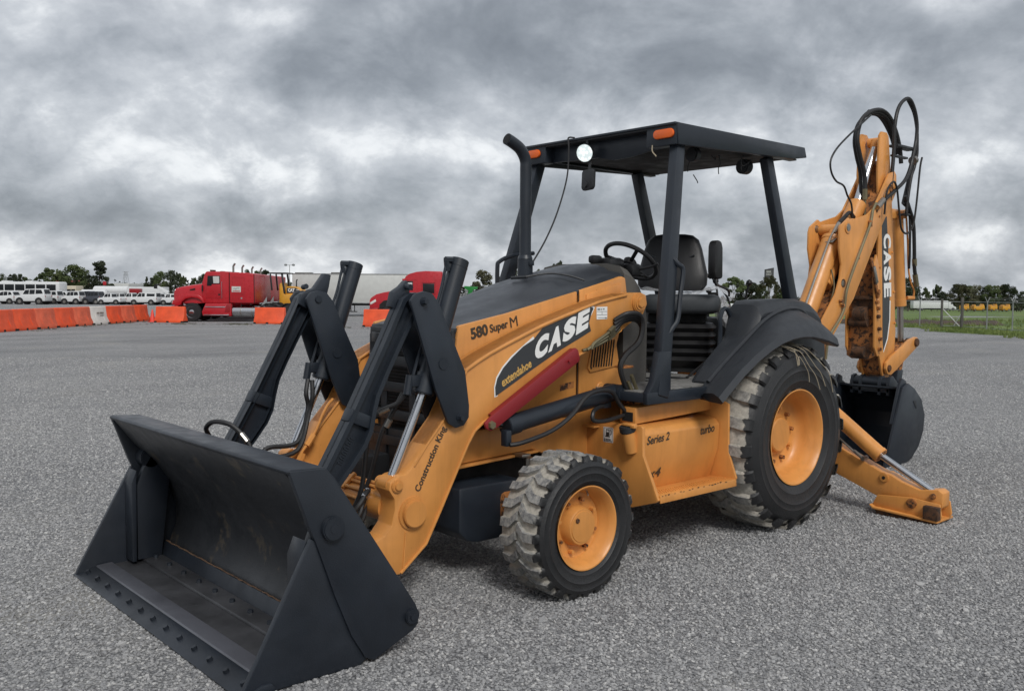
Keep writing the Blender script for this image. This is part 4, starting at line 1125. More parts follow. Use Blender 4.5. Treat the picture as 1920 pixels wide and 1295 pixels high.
for px, yt, hw, d, kd, mt, lab in ((50, 519, 12, 156, 'round', None, 'small green tree above the middle of the bus'), (118, 512, 14, 158, 'round', 'leaf_dark', 'dark tree filling the gap behind the two open-crowned ones'),
      (155, 512, 12, 156, 'round', None, 'green tree between the broad tree and the dark tiered one'), (200, 518, 10, 158, 'round', 'leaf_dark', 'small dark tree at the right foot of the tiered tree'),
      (240, 534, 14, 170, 'bush', 'leaf_dark', 'low dark bush at the foot of the power pylon'), (288, 520, 9, 150, 'round', 'leaf_dark', 'small dark tree between the conifer and the crane truck'),
      (333, 510, 9, 146, 'open', 'leaf_dark', 'thin dark tree above the red hood'), (372, 523, 9, 150, 'bush', None, 'low bush behind the red windscreen'), (350, 530, 16, 155, 'bush', 'leaf_dark', 'dark bush behind the red hood'),
      (312, 528, 16, 155, 'bush', 'leaf_dark', 'dark bush left of the red truck nose'), (1390, 530, 14, 118, 'round', 'leaf_dark', 'dark tree between the levers and the tall sign'), (1424, 532, 14, 118, 'round', None, 'green tree left of the tall sign'),
      (1455, 532, 11, 118, 'round', 'leaf_olive', 'brownish tree right of the tall sign mast'), (1766, 546, 14, 198, 'round', 'leaf_dark', 'dark rounded tree behind the white truck'), (1812, 535, 15, 194, 'round', None, 'green rounded tree left of the middle of the clump'),
      (1842, 537, 15, 192, 'round', 'leaf_dark', 'dark rounded tree in the middle of the clump'), (1872, 534, 14, 190, 'round', 'leaf_olive', 'olive rounded tree right of the middle of the clump'), (1899, 537, 10, 192, 'open', 'leaf_dark', 'open dark tree at the right side of the clump'),
      (1712, 530, 12, 194, 'round', 'leaf_dark', 'second dark tree beside the dipper'), (1745, 552, 16, 204, 'bush', None, 'green bush over the white truck trailer'), (1824, 556, 26, 206, 'bush', None, 'green undergrowth below the middle of the clump'),
      (1878, 557, 24, 206, 'bush', 'leaf_olive', 'olive undergrowth above the right yellow tippers'), (1690, 545, 10, 200, 'round', None, 'green tree partly hidden by the dipper')):
    tree(px, yt, hw, d, kd, mt, lab=lab)
# far wood that closes the horizon
b2 = B(); rn = random.Random(5)
for k in range(1500):
    a = rn.uniform(-330, 330); d = 300+rn.uniform(0, 40); H_ = rn.uniform(2.2, 4.6)*(1+.3*mnoise.noise(Vector((a*.03, 0, 0))))
    zg = terrain(a, d)
    for _ in range(9):
        c = S(a+rn.gauss(0, 1.2), d+rn.gauss(0, 1), zg+rn.random()*H_); ls = rn.uniform(.35, .9)
        d1 = Vector((rn.gauss(0, 1), rn.gauss(0, 1), rn.gauss(0, .6))).normalized(); d2 = d1.orthogonal().normalized()
        b2.add([c-d1*ls, c-d2*ls*.6, c+d1*ls, c+d2*ls*.6], [(0, 1, 2, 3)])
tag(b2.done('far_wood', 'leaf_dark', recalc=False), 'low dark line of woodland along the horizon', 'woodland', kind='stuff')

# ---- right side: fence and gate, earth bank, lorry, yellow dumpers
fn = empty('chain_fence'); tag(fn, 'chain-link fence with barbed-wire arms on galvanised posts at the right', 'fence')
def fpt(px, ybase):
    d = 2827/(ybase-(546.6+(px-960)*.006)); return (px-960)*K*d, d
posts = [(1600, 607.5), (1640, 609), (1682, 610.5), (1724, 612.5), (1850, 618.5), (1898, 621), (1950, 624)]
def fence_post(parent, a, d, h, r_, arm=True, mat='galvanised'):
    p_ = S(a, d)
    b3 = B().cyl((p_.x, p_.y, 0), (p_.x, p_.y, h), r_, seg=8)
    if arm:
        for s_ in (1, -1):
            q_ = S(a+s_*.12, d, h+.22); b3.tube([(p_.x, p_.y, h-.02), tuple(q_)], .018, seg=5, res=1)
    return b3.done('post', mat, parent)
FP = [fpt(*q_) for q_ in posts]
for a, d in FP: fence_post(fn, a, d, 1.30, .030)
def run(parent, p_, q_, zs, r_, nm, mat='galvanised'):
    for z_ in zs:
        B().tube([tuple(S(*p_, z_)), tuple(S(*q_, z_))], r_, seg=5, res=1).done(nm, mat, parent)
gate_l, gate_m, gate_r = fpt(1765, 615), fpt(1803, 616), fpt(1803.1, 616)
g2_ = fpt(1765, 615)
for p_, q_ in zip(FP[:3], FP[1:4]): run(fn, p_, q_, (1.28, .06), .014, 'rail'); run(fn, p_, q_, (.7, 1.38, 1.46), .006, 'wire')
run(fn, FP[3], gate_l, (1.28, .06), .014, 'rail'); run(fn, gate_m, FP[4], (1.28, .10), .014, 'rail')
for p_, q_ in zip(FP[4:6], FP[5:]): run(fn, p_, q_, (1.28, .06), .014, 'rail'); run(fn, p_, q_, (.7, 1.38, 1.46), .006, 'wire')
# link mesh: real thin diagonal wires joined as one
b3 = B()
segs = [(FP[0], FP[1]), (FP[1], FP[2]), (FP[2], FP[3]), (FP[3], gate_l), (gate_m, FP[4]), (FP[4], FP[5]), (FP[5], FP[6])]
for p_, q_ in segs:
    n_ = 9
    for k in range(-6, n_):
        for s_ in (1, -1):
            t0, t1 = k/n_, (k+6)/n_
            za, zb2 = (.06, 1.28) if s_ > 0 else (1.28, .06)
            if t0 < 0: za = za+(zb2-za)*(-t0*n_/6); t0 = 0
            if t1 > 1: zb2 = za+(zb2-za)*((1-t0)/(t1-t0)); t1 = 1
            A_ = S(p_[0]+(q_[0]-p_[0])*t0, p_[1]+(q_[1]-p_[1])*t0, za); C_ = S(p_[0]+(q_[0]-p_[0])*t1, p_[1]+(q_[1]-p_[1])*t1, zb2)
            b3.tube([tuple(A_), tuple(C_)], .0012, seg=3, res=1)
mesh_ = b3.done('link_mesh', 'galvanised', fn); mesh_['kind'] = 'stuff'
gt = empty('field_gate'); tag(gt, 'wide gate with crossed braces and thick grey posts in the fence', 'gate')
fence_post(gt, *gate_l, 1.42, .060, False, 'wood_post'); fence_post(gt, *gate_m, 1.50, .075, False, 'wood_post')
mid = ((gate_l[0]*.0+gate_m[0]*1.0), gate_m[1])
gl2 = fpt(1724, 612.5)
for z_ in (1.28, .90, .45, .12): B().tube([tuple(S(*gate_l, z_)), tuple(S(*gate_m, z_))], .016, seg=6, res=1).done('gate_bar', 'galvanised', gt)
B().tube([tuple(S(*gate_l, .98)), tuple(S(gate_l[0]*.15+gate_m[0]*.85, gate_m[1], .12))], .022, seg=6, res=1).done('brace', 'trailer_white', gt)
B().tube([tuple(S(*gate_m, .80)), tuple(S(gate_l[0]*.5+gate_m[0]*.5, gate_m[1], .15))], .018, seg=6, res=1).done('brace', 'galvanised', gt)
b3 = B(); rn = random.Random(8); g = []
n_ = 90
for i in range(n_+1):
    u_ = i/n_; px = 1560+(1885-1560)*u_; d = 50.5-1.5*u_; a = (px-960)*K*d
    env = smooth(u_, 0, .04)*(1-smooth(u_, .93, 1))
    row = []
    for j in range(9):
        v = j/8; prof_ = math.sin(math.pi*v)**.7
        nz = mnoise.noise(Vector((a*1.6, j*.5, 2)))+.5*mnoise.noise(Vector((a*4, j*1.1, 5)))
        row.append(b3.bm.verts.new(S(a, d-.5+1.0*v+.15*nz, .02+env*prof_*(.20+.15*nz))))
    g.append(row)
for i in range(n_):
    for j in range(8): b3.bm.faces.new((g[i][j], g[i+1][j], g[i+1][j+1], g[i][j+1]))
tag(b3.done('earth_bank', 'earth', ang=80), kind='structure')
t = empty('white_lorry'); d = 165; a = (1712-960)*K*d; zg = 1.64-(582.5-551.5)*K*d; t.scale = (.55, .55, .55)
t.location = S(a, d, zg); t.rotation_euler = (0, 0, SROT)
B().box((5.6, 1.2, 2.0), (11.4, 2.4, 2.5), .08).done('box', 'car_white', t)
B().prism([(11.4, .6), (11.4, 3.0), (12.0, 3.0), (12.8, 2.3), (13.0, 1.6), (13.9, 1.2), (14.0, .5)], .1, 2.3, bev=.08).done('cab', 'car_white', t)
B().prism([(12.1, 2.2), (12.1, 2.75), (12.5, 2.5), (12.8, 2.1)], .06, .12).done('door_window', 'car_glass', t)
B().box((6, 1.2, .6), (11, 1.6, .5), .05).done('underframe', 'void_black', t)
for x_ in (1.5, 2.8, 10.5, 12.9): big_wheel(t, x_, .05, .5, 'steel')
tag(t, 'white box lorry driving past beyond the field at the right', 'lorry')
for k, (x0, x1, lab) in enumerate(((1804, 1816, 'leftmost yellow tipper under the right trees'), (1825, 1845, 'second yellow tipper from the left under the right trees'), (1856, 1869, 'third yellow tipper from the left under the right trees'), (1879, 1893, 'rightmost yellow tipper under the right trees'))):
    t = empty('yellow_tipper'); d = 172; a = (x0-960)*K*d; L_ = W(x0, x1, d)
    zg = 1.64-(582.5-552)*K*d
    t.location = S(a, d, zg); t.rotation_euler = (0, 0, SROT)
    B().prism([(0, .15), (0, .95), (.15, .75), (.3, 1.15), (.42, .72), (L_*.8, .85), (L_*.9, 1.25), (L_, .80), (L_, .15)], 0, 1.4, bev=.02).done('body', 'machine_yellow', t)
    B().box((L_/2, .7, .08), (L_*.7, .9, .2), .02).done('chassis', 'void_black', t)
    for x_ in (.25, L_-.25): wheel_pair(t, x_, 1.3, .20)
    tag(t, lab, 'tipper', 'yellow machines beyond the field')
# pale tents / vans glimpsed past the levers
for (x0, x1, d, h, lab) in ((1352, 1378, 95, 1.10, 'white van glimpsed behind the control levers'), (1383, 1400, 99, 1.05, 'white tent roof glimpsed left of the rear fender')):
    t = empty('white_van' if h > 1.07 else 'white_tent'); put(t, x0, d); L_ = W(x0, x1, d)
    B().prism([(0, .2), (0, h*.6), (L_*.25, h), (L_*.95, h), (L_, h*.5), (L_, .2)] if h > 1.07 else [(0, .0), (0, h*.6), (L_*.5, h*1.05), (L_, h*.6), (L_, 0)], 0, 1.4, bev=.03).done('body', 'car_white', t)
    if h > 1.07:
        for x_ in (L_*.2, L_*.8): wheel_pair(t, x_, 1.4, .22)
    tag(t, lab, 'van' if h > 1.07 else 'tent')
# =================================================================== the backhoe loader
# machine axes: +X ahead, +Y its left side (towards the camera), origin on the ground under the rear axle
mach = empty('backhoe_loader')
tag(mach, 'orange and black backhoe loader with canopy, its front bucket resting on the gravel', 'backhoe loader')
def P(name, b, mat, parent=mach, **k): return b.done(name, mat, parent, **k)

# ---- wheels
def make_wheel(kind, name):
    w = empty(name, parent=mach)
    if kind == 'front':
        half, Rc, Rt, rb, nl, mt = .155, .371, .394, .225, 24, 'front_tyre_mat'
        prof = [(-.125, .212), (-.14, .235), (-.155, .285), (-.156, .325), (-.145, .355), (-.09, Rc-.004), (0, Rc), (.09, Rc-.004), (.145, .355), (.154, .338), (.157, .334), (.155, .329), (.156, .300), (.159, .296), (.156, .291), (.155, .275), (.150, .258), (.151, .254), (.147, .250), (.14, .235), (.125, .212), (.10, .205), (-.10, .205)]
        wl, wt_, bx = .062, .046, .356
    else:
        half, Rc, Rt, rb, nl, mt = .215, .636, .657, .33, 22, 'rear_tyre_mat'
        prof = [(-.18, .315), (-.20, .345), (-.222, .42), (-.226, .49), (-.214, .555), (-.18, .600), (-.10, Rc), (0, Rc+.004), (.10, Rc), (.18, .600), (.214, .555), (.223, .512), (.227, .506), (.225, .499), (.226, .47), (.229, .464), (.225, .457), (.222, .42), (.219, .400), (.220, .394), (.215, .388), (.20, .345), (.18, .315), (.13, .30), (-.13, .30)]
        wl, wt_, bx = .092, .068, .60
    b = B().lathe(prof, seg=84, closed=True)
    # chunky lugs: each runs from the shoulder to past the middle with a bend
    rnd = random.Random(3)
    for side in (1, -1):
        for k in range(nl):
            th0 = 2*math.pi*(k+(.5 if side < 0 else 0))/nl
            if kind == 'front':
                path = [(half-.006, .00, Rc-.045), (half-.012, .0, Rc-.006), (half-.026, .0, Rt-.004), (.06, .004, Rt), (.005, .075, Rt)]
            else:
                path = [(half+.006, .0, .592), (half-.010, .0, .622), (half-.045, .0, Rt-.006), (.07, .01, Rt), (-.01, .07, Rt)]
            rows = []
            for i, (y, dth, rt_) in enumerate(path):
                top_h, base_h = wt_/2/Rt, wl/2/Rt
                jt = rnd.uniform(-.006, .006)
                rj = rnd.uniform(-.004, .002)
                base_r = {0: rt_-.012, 1: rt_-.03}.get(i, Rc-.012)
                th = th0+dth*1.6+jt
                row = []
                for (da, rr_) in ((-base_h, base_r), (-top_h, rt_+rj), (top_h, rt_+rj), (base_h, base_r)):
                    a = th+da
                    row.append((rr_*math.cos(a), y*side, rr_*math.sin(a)))
                rows.append(row)
            vs_ = [v for rw in rows for v in rw]; fs = []
            for i in range(len(rows)-1):
                for j in range(3): fs.append((i*4+j, i*4+j+1, i*4+5+j, i*4+4+j))
            fs += [(0, 1, 2, 3), tuple(len(vs_)-4+q for q in (3, 2, 1, 0))]
            b.add(vs_, fs)
    b.done('tyre', mt, w, ang=40)
    if kind == 'front':
        rim = [(.125, .205), (.139, .214), (.146, .228), (.141, .236), (.132, .234), (.128, .214), (.112, .204), (.085, .198), (.072, .186), (.03, .176), (.018, .170), (-.02, .168), (-.02, .03)]
        rim = [(.128, .216), (.142, .224), (.147, .229), (.147, .222), (.138, .212), (.118, .204), (.108, .198), (.080, .193), (.066, .181), (.050, .177), (.046, .165), (.046, .02), (.03, .02), (.03, .18), (-.13, .205)]
        hub = [(.046, .0), (.046, .112), (.060, .108), (.100, .102), (.108, .096), (.108, .086), (.112, .084), (.114, .0)]
        nb, rbolt, yb, rs = 8, .143, .047, .011
    else:
        rim = [(.178, .317), (.196, .328), (.203, .335), (.203, .326), (.190, .314), (.160, .302), (.140, .296), (.120, .285), (.085, .280), (.06, .272), (.035, .262), (.022, .245), (.016, .225), (.016, .02), (.0, .02), (.0, .24), (-.18, .317)]
        hub = [(.016, .0), (.016, .150), (.030, .146), (.036, .128), (.052, .124), (.064, .120), (.070, .112), (.072, .0)]
        nb, rbolt, yb, rs = 10, .19, .018, .015
    B().lathe(rim, seg=64).done('rim', 'orange_paint', w, ang=38)
    B().lathe(hub, seg=40).done('hub', 'orange_paint', w, ang=30)
    for k in range(nb):
        a = 2*math.pi*(k+.35)/nb
        c = (rbolt*math.cos(a), yb, rbolt*math.sin(a))
        hexbolt(c, (0, 1, 0), rs, .03, w, 'orange_rust' if k % 3 else 'orange_paint', 'wheel_nut')
    if kind == 'front':
        hexbolt((.045, .114, .04), (0, 1, 0), .013, .006, w, 'rust', 'drain_plug')
        B().tube([(-.05, .07, .20), (-.055, .085, .18), (-.05, .10, .16)], .005, seg=6).done('valve', 'steel', w)
    return w
fwheel = make_wheel('front', 'front_wheel'); fwheel.location = (2.157, .952, .380)
o = copy_tree(fwheel, mach); o.location = (2.157, -.952, .380); o.rotation_euler = (0, 1.1, math.pi)
rwheel = make_wheel('rear', 'rear_wheel'); rwheel.location = (0, .843, .645); rwheel.rotation_euler = (0, .35, 0)
o = copy_tree(rwheel, mach); o.location = (0, -.843, .645); o.rotation_euler = (0, .9, math.pi)
TWINE = ([(.245, 1.287), (.111, 1.25), (.08, 1.146), (.070, 1.211), (-.045, 1.107), (-.069, 1.028)], [(.097, 1.262), (.02, 1.23), (-.06, 1.14), (-.152, 1.064), (-.213, .966)],
         [(.009, 1.262), (-.06, 1.215), (-.15, 1.13), (-.222, 1.079), (-.285, .984)], [(-.038, 1.262), (-.12, 1.22), (-.22, 1.15), (-.331, 1.073), (-.39, .935)], [(.16, 1.26), (.10, 1.235), (.07, 1.19), (.068, 1.15)])
# loose twine over the rear tyre's shoulder
b = B()
for strand in TWINE:
    pts = [(strand[0][0]+.02, .93, 1.308)]+[(x, 1.06+.010*q, z) for q, (x, z) in enumerate(strand[:2])]+[(x, 1.083, z) for x, z in strand[2:]]
    b.tube(pts, .0030, seg=5, res=4)
tw = P('twine', b, 'twine', rwheel)
bpy.context.view_layer.update()

tw.matrix_parent_inverse = (Matrix.Translation((0, .843, .645)) @ Matrix.Rotation(.35, 4, 'Y')).inverted()

# ---- chassis and axles
b = B()
for s in (1, -1):
    b.prism([(2.62, .66), (1.93, .69), (1.60, .56), (-.95, .50), (-1.05, .80), (.2, .92), (1.10, .97), (1.62, .86), (2.62, .84)], s*.36, s*.415, bev=.006)
    b.prism([(2.62, .655), (1.90, .685), (1.90, .67), (2.62, .640)], s*.34, s*.44, bev=.003)
b.box((.2, 0, .62), (2.4, .70, .30), .01)
P('chassis', b, 'orange_paint')
P('front_crossmember', B().box((2.60, 0, .70), (.06, .71, .26), .01), 'black_plastic')
b = B().cyl((2.157, -.80, .372), (2.157, .80, .372), .075, seg=18).box((2.157, 0, .40), (.20, 1.1, .17), .03).box((2.157, 0, .54), (.26, .34, .2), .02)
b.lathe([(-.18, .02), (-.16, .11), (0, .17), (.16, .11), (.18, .02)], o=(2.157, .1, .372), seg=24, axis='X')
for s in (1, -1): b.box((2.157, s*.70, .372), (.17, .16, .22), .03).prism([(2.24, .45), (2.07, .45), (2.11, .60), (2.20, .60)], s*.60, s*.68, bev=.01)
P('front_axle', b, 'orange_rust')
b = B().cyl((0, -.66, .645), (0, .66, .645), .15, seg=24).box((0, 0, .66), (.5, .6, .42), .05)
P('rear_axle', b, 'orange_paint')
b = B().prism([(2.50, .24), (2.56, .30), (2.56, .55), (2.10, .55), (2.10, .22), (2.42, .22)], .06, .50, bev=.02)
b.prism([(2.50, .24), (2.56, .30), (2.56, .50), (2.20, .50), (2.20, .24), (2.42, .22)], -.45, .055, bev=.02)
P('lower_guard', b, 'dark_paint')
b = B().cyl((2.02, .48, .60), (2.02, .48, .66), .03, seg=10).box((2.06, .46, .675), (.07, .09, .02), .004)
P('steering_bracket', b, 'steel')
P('engine_sump', B().box((2.0, 0, .58), (1.0, .62, .34), .03), 'void_black')
P('engine_block', B().box((1.95, 0, 1.05), (1.1, .62, .7), .03), 'void_black')
P('counter_box', B().box((2.80, -.08, .62), (.22, .20, .16), .02), 'black_plastic')

# ---- hood (dark plastic) with crease, side panels, cowl
rings = []
for x, ze, zc_, w in ((2.545, 1.40, 1.408, .405), (2.53, 1.432, 1.448, .42), (2.44, 1.452, 1.480, .424), (2.2, 1.498, 1.548, .425), (2.05, 1.532, 1.596, .425), (1.9, 1.565, 1.648, .425), (1.734, 1.602, 1.703, .425), (1.5, 1.660, 1.762, .425), (1.25, 1.728, 1.812, .42), (1.13, 1.755, 1.835, .405), (1.105, 1.752, 1.822, .395)):
    rg = []
    sec = [(-1, -.02), (-1, 0), (-.955, .16), (-.86, .26), (-.70, .40), (-.60, .66), (-.45, .86), (-.2, .97), (0, 1.0), (.2, .97), (.45, .86), (.60, .66), (.70, .40), (.86, .26), (.955, .16), (1, 0), (1, -.02)]
    for u_, h in sec:
        z = ze+(zc_-ze)*max(h, 0) - (0.02 if h < 0 else 0)
        rg.append((x, u_*w, z))
    rg.append((x, .5*w, ze-.02)); rg.append((x, -.5*w, ze-.02))
    rings.append(rg)
hood = P('hood', B().loft(rings), 'hood_plastic', ang=24)
b = B()
b.tube([(1.72, .12, 1.735), (1.60, .20, 1.758), (1.52, .30, 1.745), (1.46, .385, 1.715)], .007, seg=6)
b.tube([(1.72, -.02, 1.730), (1.69, .10, 1.735)], .012, seg=6)
P('hood_seam_trim', b, 'black_plastic', hood)
rings = []
for x, zt, w in ((1.10, 1.835, .40), (1.03, 1.81, .405), (.95, 1.745, .405), (.885, 1.64, .40), (.855, 1.52, .395), (.85, 1.38, .39), (.86, 1.10, .38)):
    rings.append([(x, -w, .98 if True else 0), (x, -w, zt-.07), (x, -w*.9, zt-.02), (x, -w*.6, zt), (x, w*.6, zt), (x, w*.9, zt-.02), (x, w, zt-.07), (x, w, .98)])
P('cowl', B().loft(rings), 'cowl_grey', ang=40)
for s in (1, -1):
    b = B().prism([(2.515, 1.448), (2.555, 1.17), (2.56, .88), (1.575, .88), (1.575, 1.645), (2.15, 1.515)], s*.405, s*.435, bev=.008)
    b.prism([(1.552, 1.652), (1.552, .93), (1.12, .93), (1.20, 1.30), (1.10, 1.60), (1.125, 1.735), (1.16, 1.745)], s*.395, s*.435, bev=.008)
    b.prism([(1.50, 1.625), (1.50, 1.52), (1.19, 1.60), (1.17, 1.70)], s*.43, s*.445, bev=.006)
    sp = P('side_panel', b, 'orange_paint')
    b = B().prism([(1.43, 1.35), (1.27, 1.375), (1.235, 1.34), (1.225, 1.16), (1.46, 1.13), (1.485, 1.16)], s*.43, s*.447, bev=.006)
    vp = P('vent_panel', b, 'orange_paint', sp)
    b = B()
    for k in range(9):
        x = 1.452-.024*k
        b.beam((x+.008, s*.449, 1.165), (x-.018, s*.449, 1.335), .004, .009, bev=0)
    for (x, z) in ((1.40, 1.345), (1.455, 1.16)): b.cyl((x, s*.445, z), (x, s*.4495, z), .007, seg=8)
    P('vent_slots', b, 'void_black', sp)
    b = B().prism([(1.72, 1.03), (1.60, 1.045), (1.60, 1.085), (1.72, 1.07)], s*.4345, s*.437)
    P('latch', b, 'orange_rust', sp)
    b = B().prism([(1.565, .88), (1.561, 1.65), (1.568, 1.65), (1.572, .88)], s*.434, s*.4365)
    P('panel_gap', b, 'void_black', sp)
b = B().lathe([(0, 0), (0, .03), (.004, .036), (.012, .03), (.014, 0)], o=(1.36, .436, 1.03), seg=20)
P('inspection_cap', b, 'orange_paint')
text_obj('580', 'model_number', 'text_dark', mach, (2.425, .4375, 1.368), (-1, 0, .21), (.19, 0, 1), .128, .066, bold=.035, depth=.002)
text_obj('Super', 'model_name', 'text_dark', mach, (2.283, .4375, 1.390), (-1, 0, .21), (.19, 0, 1), .140, .062, bold=.022, depth=.002)
text_obj('M', 'model_name', 'text_dark', mach, (2.130, .4375, 1.430), (-1, 0, .21), (.19, 0, 1), .058, .060, bold=.0, depth=.002)

# ---- grille and radiator between the loader arms
P('radiator', B().box((2.50, 0, 1.08), (.05, .74, .62), .005), 'radiator')
b = B()
for k in range(30): b.box((2.528, 0, .80+.020*k), (.004, .70, .006))
P('radiator_fins', b, 'black_plastic')
b = B()
for k, z in enumerate((.60, .76, .92, 1.08, 1.23, 1.36)):
    x = 2.66-.035*abs(k-2)*.5
    pts = [(x-.09, -.40, z), (x-.03, -.34, z), (x, -.22, z), (x, .22, z), (x-.03, .34, z), (x-.09, .40, z)]
    for p_, q_ in zip(pts[:-1], pts[1:]): b.beam(p_, q_, .014, .058, bev=.003)
for y in (-.13, .16): b.beam((2.638, y, .56), (2.625, y, 1.40), .06, .012, bev=.002, updir=(1, 0, 0))
for y in (-.39, .39): b.beam((2.56, y, .56), (2.53, y, 1.42), .05, .03, bev=.003, updir=(1, 0, 0))
P('grille_guard', b, 'black_plastic')
P('nose_surround', B().box((2.50, 0, 1.395), (.10, .82, .05), .01).box((2.50, .405, 1.10), (.10, .03, .56), .008).box((2.50, -.405, 1.10), (.10, .03, .56), .008), 'black_plastic')

# ---- exhaust
b = B()
b.tube([(1.50, -.13, 1.70), (1.50, -.13, 1.80), (1.50, -.13, 2.2), (1.50, -.13, 2.44), (1.505, -.13, 2.52), (1.55, -.13, 2.585), (1.62, -.13, 2.622), (1.67, -.13, 2.64)], .039, seg=20, res=5)
ex = P('exhaust_stack', b, 'dark_paint')
P('exhaust_collar', B().cyl((1.50, -.13, 1.74), (1.50, -.13, 1.86), .052, seg=20, bev=.004).cyl((1.50, -.13, 1.86), (1.50, -.13, 1.885), .052, .043, seg=20).box((1.50, -.08, 1.83), (.03, .05, .03), .004), 'dark_paint', ex)
q = (Vector((1.67, -.13, 2.64))-Vector((1.62, -.13, 2.622))).normalized()
c0 = Vector((1.67, -.13, 2.64))
P('exhaust_mouth', B().cyl(c0-q*.005, c0+q*.0015, .034, seg=20), 'void_black', ex)
P('work_lamp_wire', B().tube([(.965, -.20, 2.735), (.99, -.24, 2.735), (1.00, -.225, 2.66), (1.04, -.20, 2.45), (1.16, -.17, 2.2), (1.30, -.14, 2.0), (1.44, -.12, 1.84)], .006, seg=6), 'rubber')
P('far_grab_rail', B().tube([(1.32, -.62, 1.50), (1.325, -.62, 1.80), (1.30, -.62, 1.86), (1.17, -.62, 1.905), (.95, -.64, 1.93)], .016, seg=8), 'dark_paint')

# ---- loader arms, bell cranks, links, tilt cylinders (one set each side)
arm_poly = [(1.16, 1.640), (1.30, 1.632), (1.42, 1.612), (1.553, 1.588), (1.67, 1.556), (1.851, 1.506), (2.025, 1.455), (2.167, 1.404), (2.296, 1.357), (2.429, 1.306), (2.520, 1.265), (2.600, 1.222),
            (2.690, 1.055), (2.742, .966), (2.858, .84), (2.943, .735), (2.985, .70), (3.035, .695), (3.085, .67), (3.092, .63), (3.058, .58), (3.056, .53), (3.076, .448), (3.118, .40), (3.33, .33), (3.36, .26), (3.30, .20), (3.02, .185),
            (2.857, .312), (2.76, .48), (2.66, .66), (2.575, .812), (2.53, .875), (2.47, .915), (2.302, .985), (2.098, 1.078), (1.75, 1.245), (1.345, 1.395), (1.22, 1.465), (1.135, 1.50), (1.095, 1.565), (1.11, 1.625)]
for s in (1, -1):
    b = B().prism(arm_poly, s*.465, s*.598, bev=.006)
    arm = P('loader_arm', b, 'orange_paint')
    top = arm_poly[1:13]
    b = B().prism(ribbon(top, .013), s*.452, s*.611, bev=.003)
    b.prism(ribbon([(2.690, 1.055), (2.742, .966), (2.858, .84), (2.940, .737)], .008), s*.456, s*.604, bev=.002)
    P('flange', b, 'orange_paint', arm)
    low_e = [(3.02, .187), (2.857, .314), (2.76, .482), (2.66, .662), (2.575, .814), (2.53, .877), (2.47, .917), (2.302, .987), (2.098, 1.080), (1.75, 1.247), (1.345, 1.397)]
    P('lower_flange', B().prism(ribbon(low_e, .012), s*.455, s*.608, bev=.003), 'orange_paint', arm)
    P('boss', B().cyl((2.947, s*.595, .492), (2.947, s*.607, .492), .088, seg=36, bev=.003).cyl((2.947, s*.605, .492), (2.947, s*.632, .492), .070, seg=36, bev=.004), 'orange_paint', arm)
    P('pivot_boss', B().cyl((1.185, s*.58, 1.575), (1.185, s*.615, 1.575), .062, seg=30, bev=.006), 'orange_paint', arm)
    P('pivot_pin', B().cyl((1.185, s*.40, 1.575), (1.185, s*.632, 1.575), .036, seg=6, bev=.004).cyl((1.185, s*.61, 1.575), (1.185, s*.622, 1.575), .046, seg=20), 'orange_paint', arm)
    P('rod_pin', B().cyl((3.045, s*.44, .648), (3.045, s*.612, .648), .034, seg=24, bev=.004).cyl((3.045, s*.60, .648), (3.045, s*.622, .648), .022, seg=16, bev=.003), 'orange_paint', arm)
    P('weld_seam', B().tube([(2.99, s*.6, .40), (3.005, s*.6, .21)], .005, seg=6, res=1), 'orange_paint', arm)
    # bell crank: a pair of flat plates
    bc = [(2.985, 1.592), (2.955, 1.628), (2.90, 1.640), (2.845, 1.628), (2.80, 1.575), (2.752, 1.470), (2.628, 1.215), (2.600, 1.03), (2.602, .965), (2.635, .925), (2.690, .915), (2.742, .945), (2.825, 1.13)]
    cr_ = empty('bell_crank', parent=mach)
    for y0, y1 in ((.616, .636), (.425, .445)):
        P('crank_plate', B().prism(bc, s*y0, s*y1, bev=.005), 'dark_paint', cr_)
    for (x, z, r_) in ((2.668, .97, .022), (2.905, 1.588, .022)):
        P('pin', B().cyl((x, s*.415, z), (x, s*.645, z), r_, seg=18, bev=.003), 'dark_paint', cr_)
        hexbolt((x, s*.645, z), (0, s, 0), .015, .022, cr_, 'dark_paint')
    P('trunnion_pin', B().cyl((2.776, s*.42, 1.262), (2.776, s*.6405, 1.262), .033, seg=26, bev=.003), 'dark_paint', cr_)
    P('stop_hook', B().prism(([(2.915, 1.56), (2.905, 1.655), (2.925, 1.698), (2.96, 1.665), (3.01, 1.635), (3.03, 1.56), (2.97, 1.53)] if s > 0 else [(2.83, 1.56), (2.80, 1.66), (2.785, 1.735), (2.83, 1.745), (2.90, 1.655), (2.99, 1.62), (3.005, 1.56), (2.95, 1.53)]), s*.475, s*.52, bev=.006).cyl((2.93, s*.52, 1.665), (2.93, s*.56, 1.66), .016, seg=10), 'dark_paint', cr_)
    # long cast link to the bucket
    lk = [(2.985, 1.60), (2.94, 1.63), (2.885, 1.625), (2.870, 1.575), (2.914, 1.50), (3.000, 1.35), (3.075, 1.215), (3.128, 1.11), (3.150, 1.03), (3.170, .935), (3.205, .865), (3.28, .77), (3.352, .69), (3.40, .61), (3.44, .56), (3.53, .555), (3.55, .62), (3.50, .70), (3.435, .785), (3.30, 1.01), (3.10, 1.375)]
    b = B().prism(lk, s*.522, s*.540, bev=.003)
    rim_frame(b, lk, .024, s*.488, s*.574)
    b.prism([(3.178, .945), (3.315, 1.00), (3.285, 1.06), (3.165, 1.01)], s*.495, s*.568, bev=.008)
    b.cyl((2.905, s*.49, 1.588), (2.905, s*.573, 1.588), .045, seg=24, bev=.003)
    lnk = P('bucket_link', b, 'dark_paint')
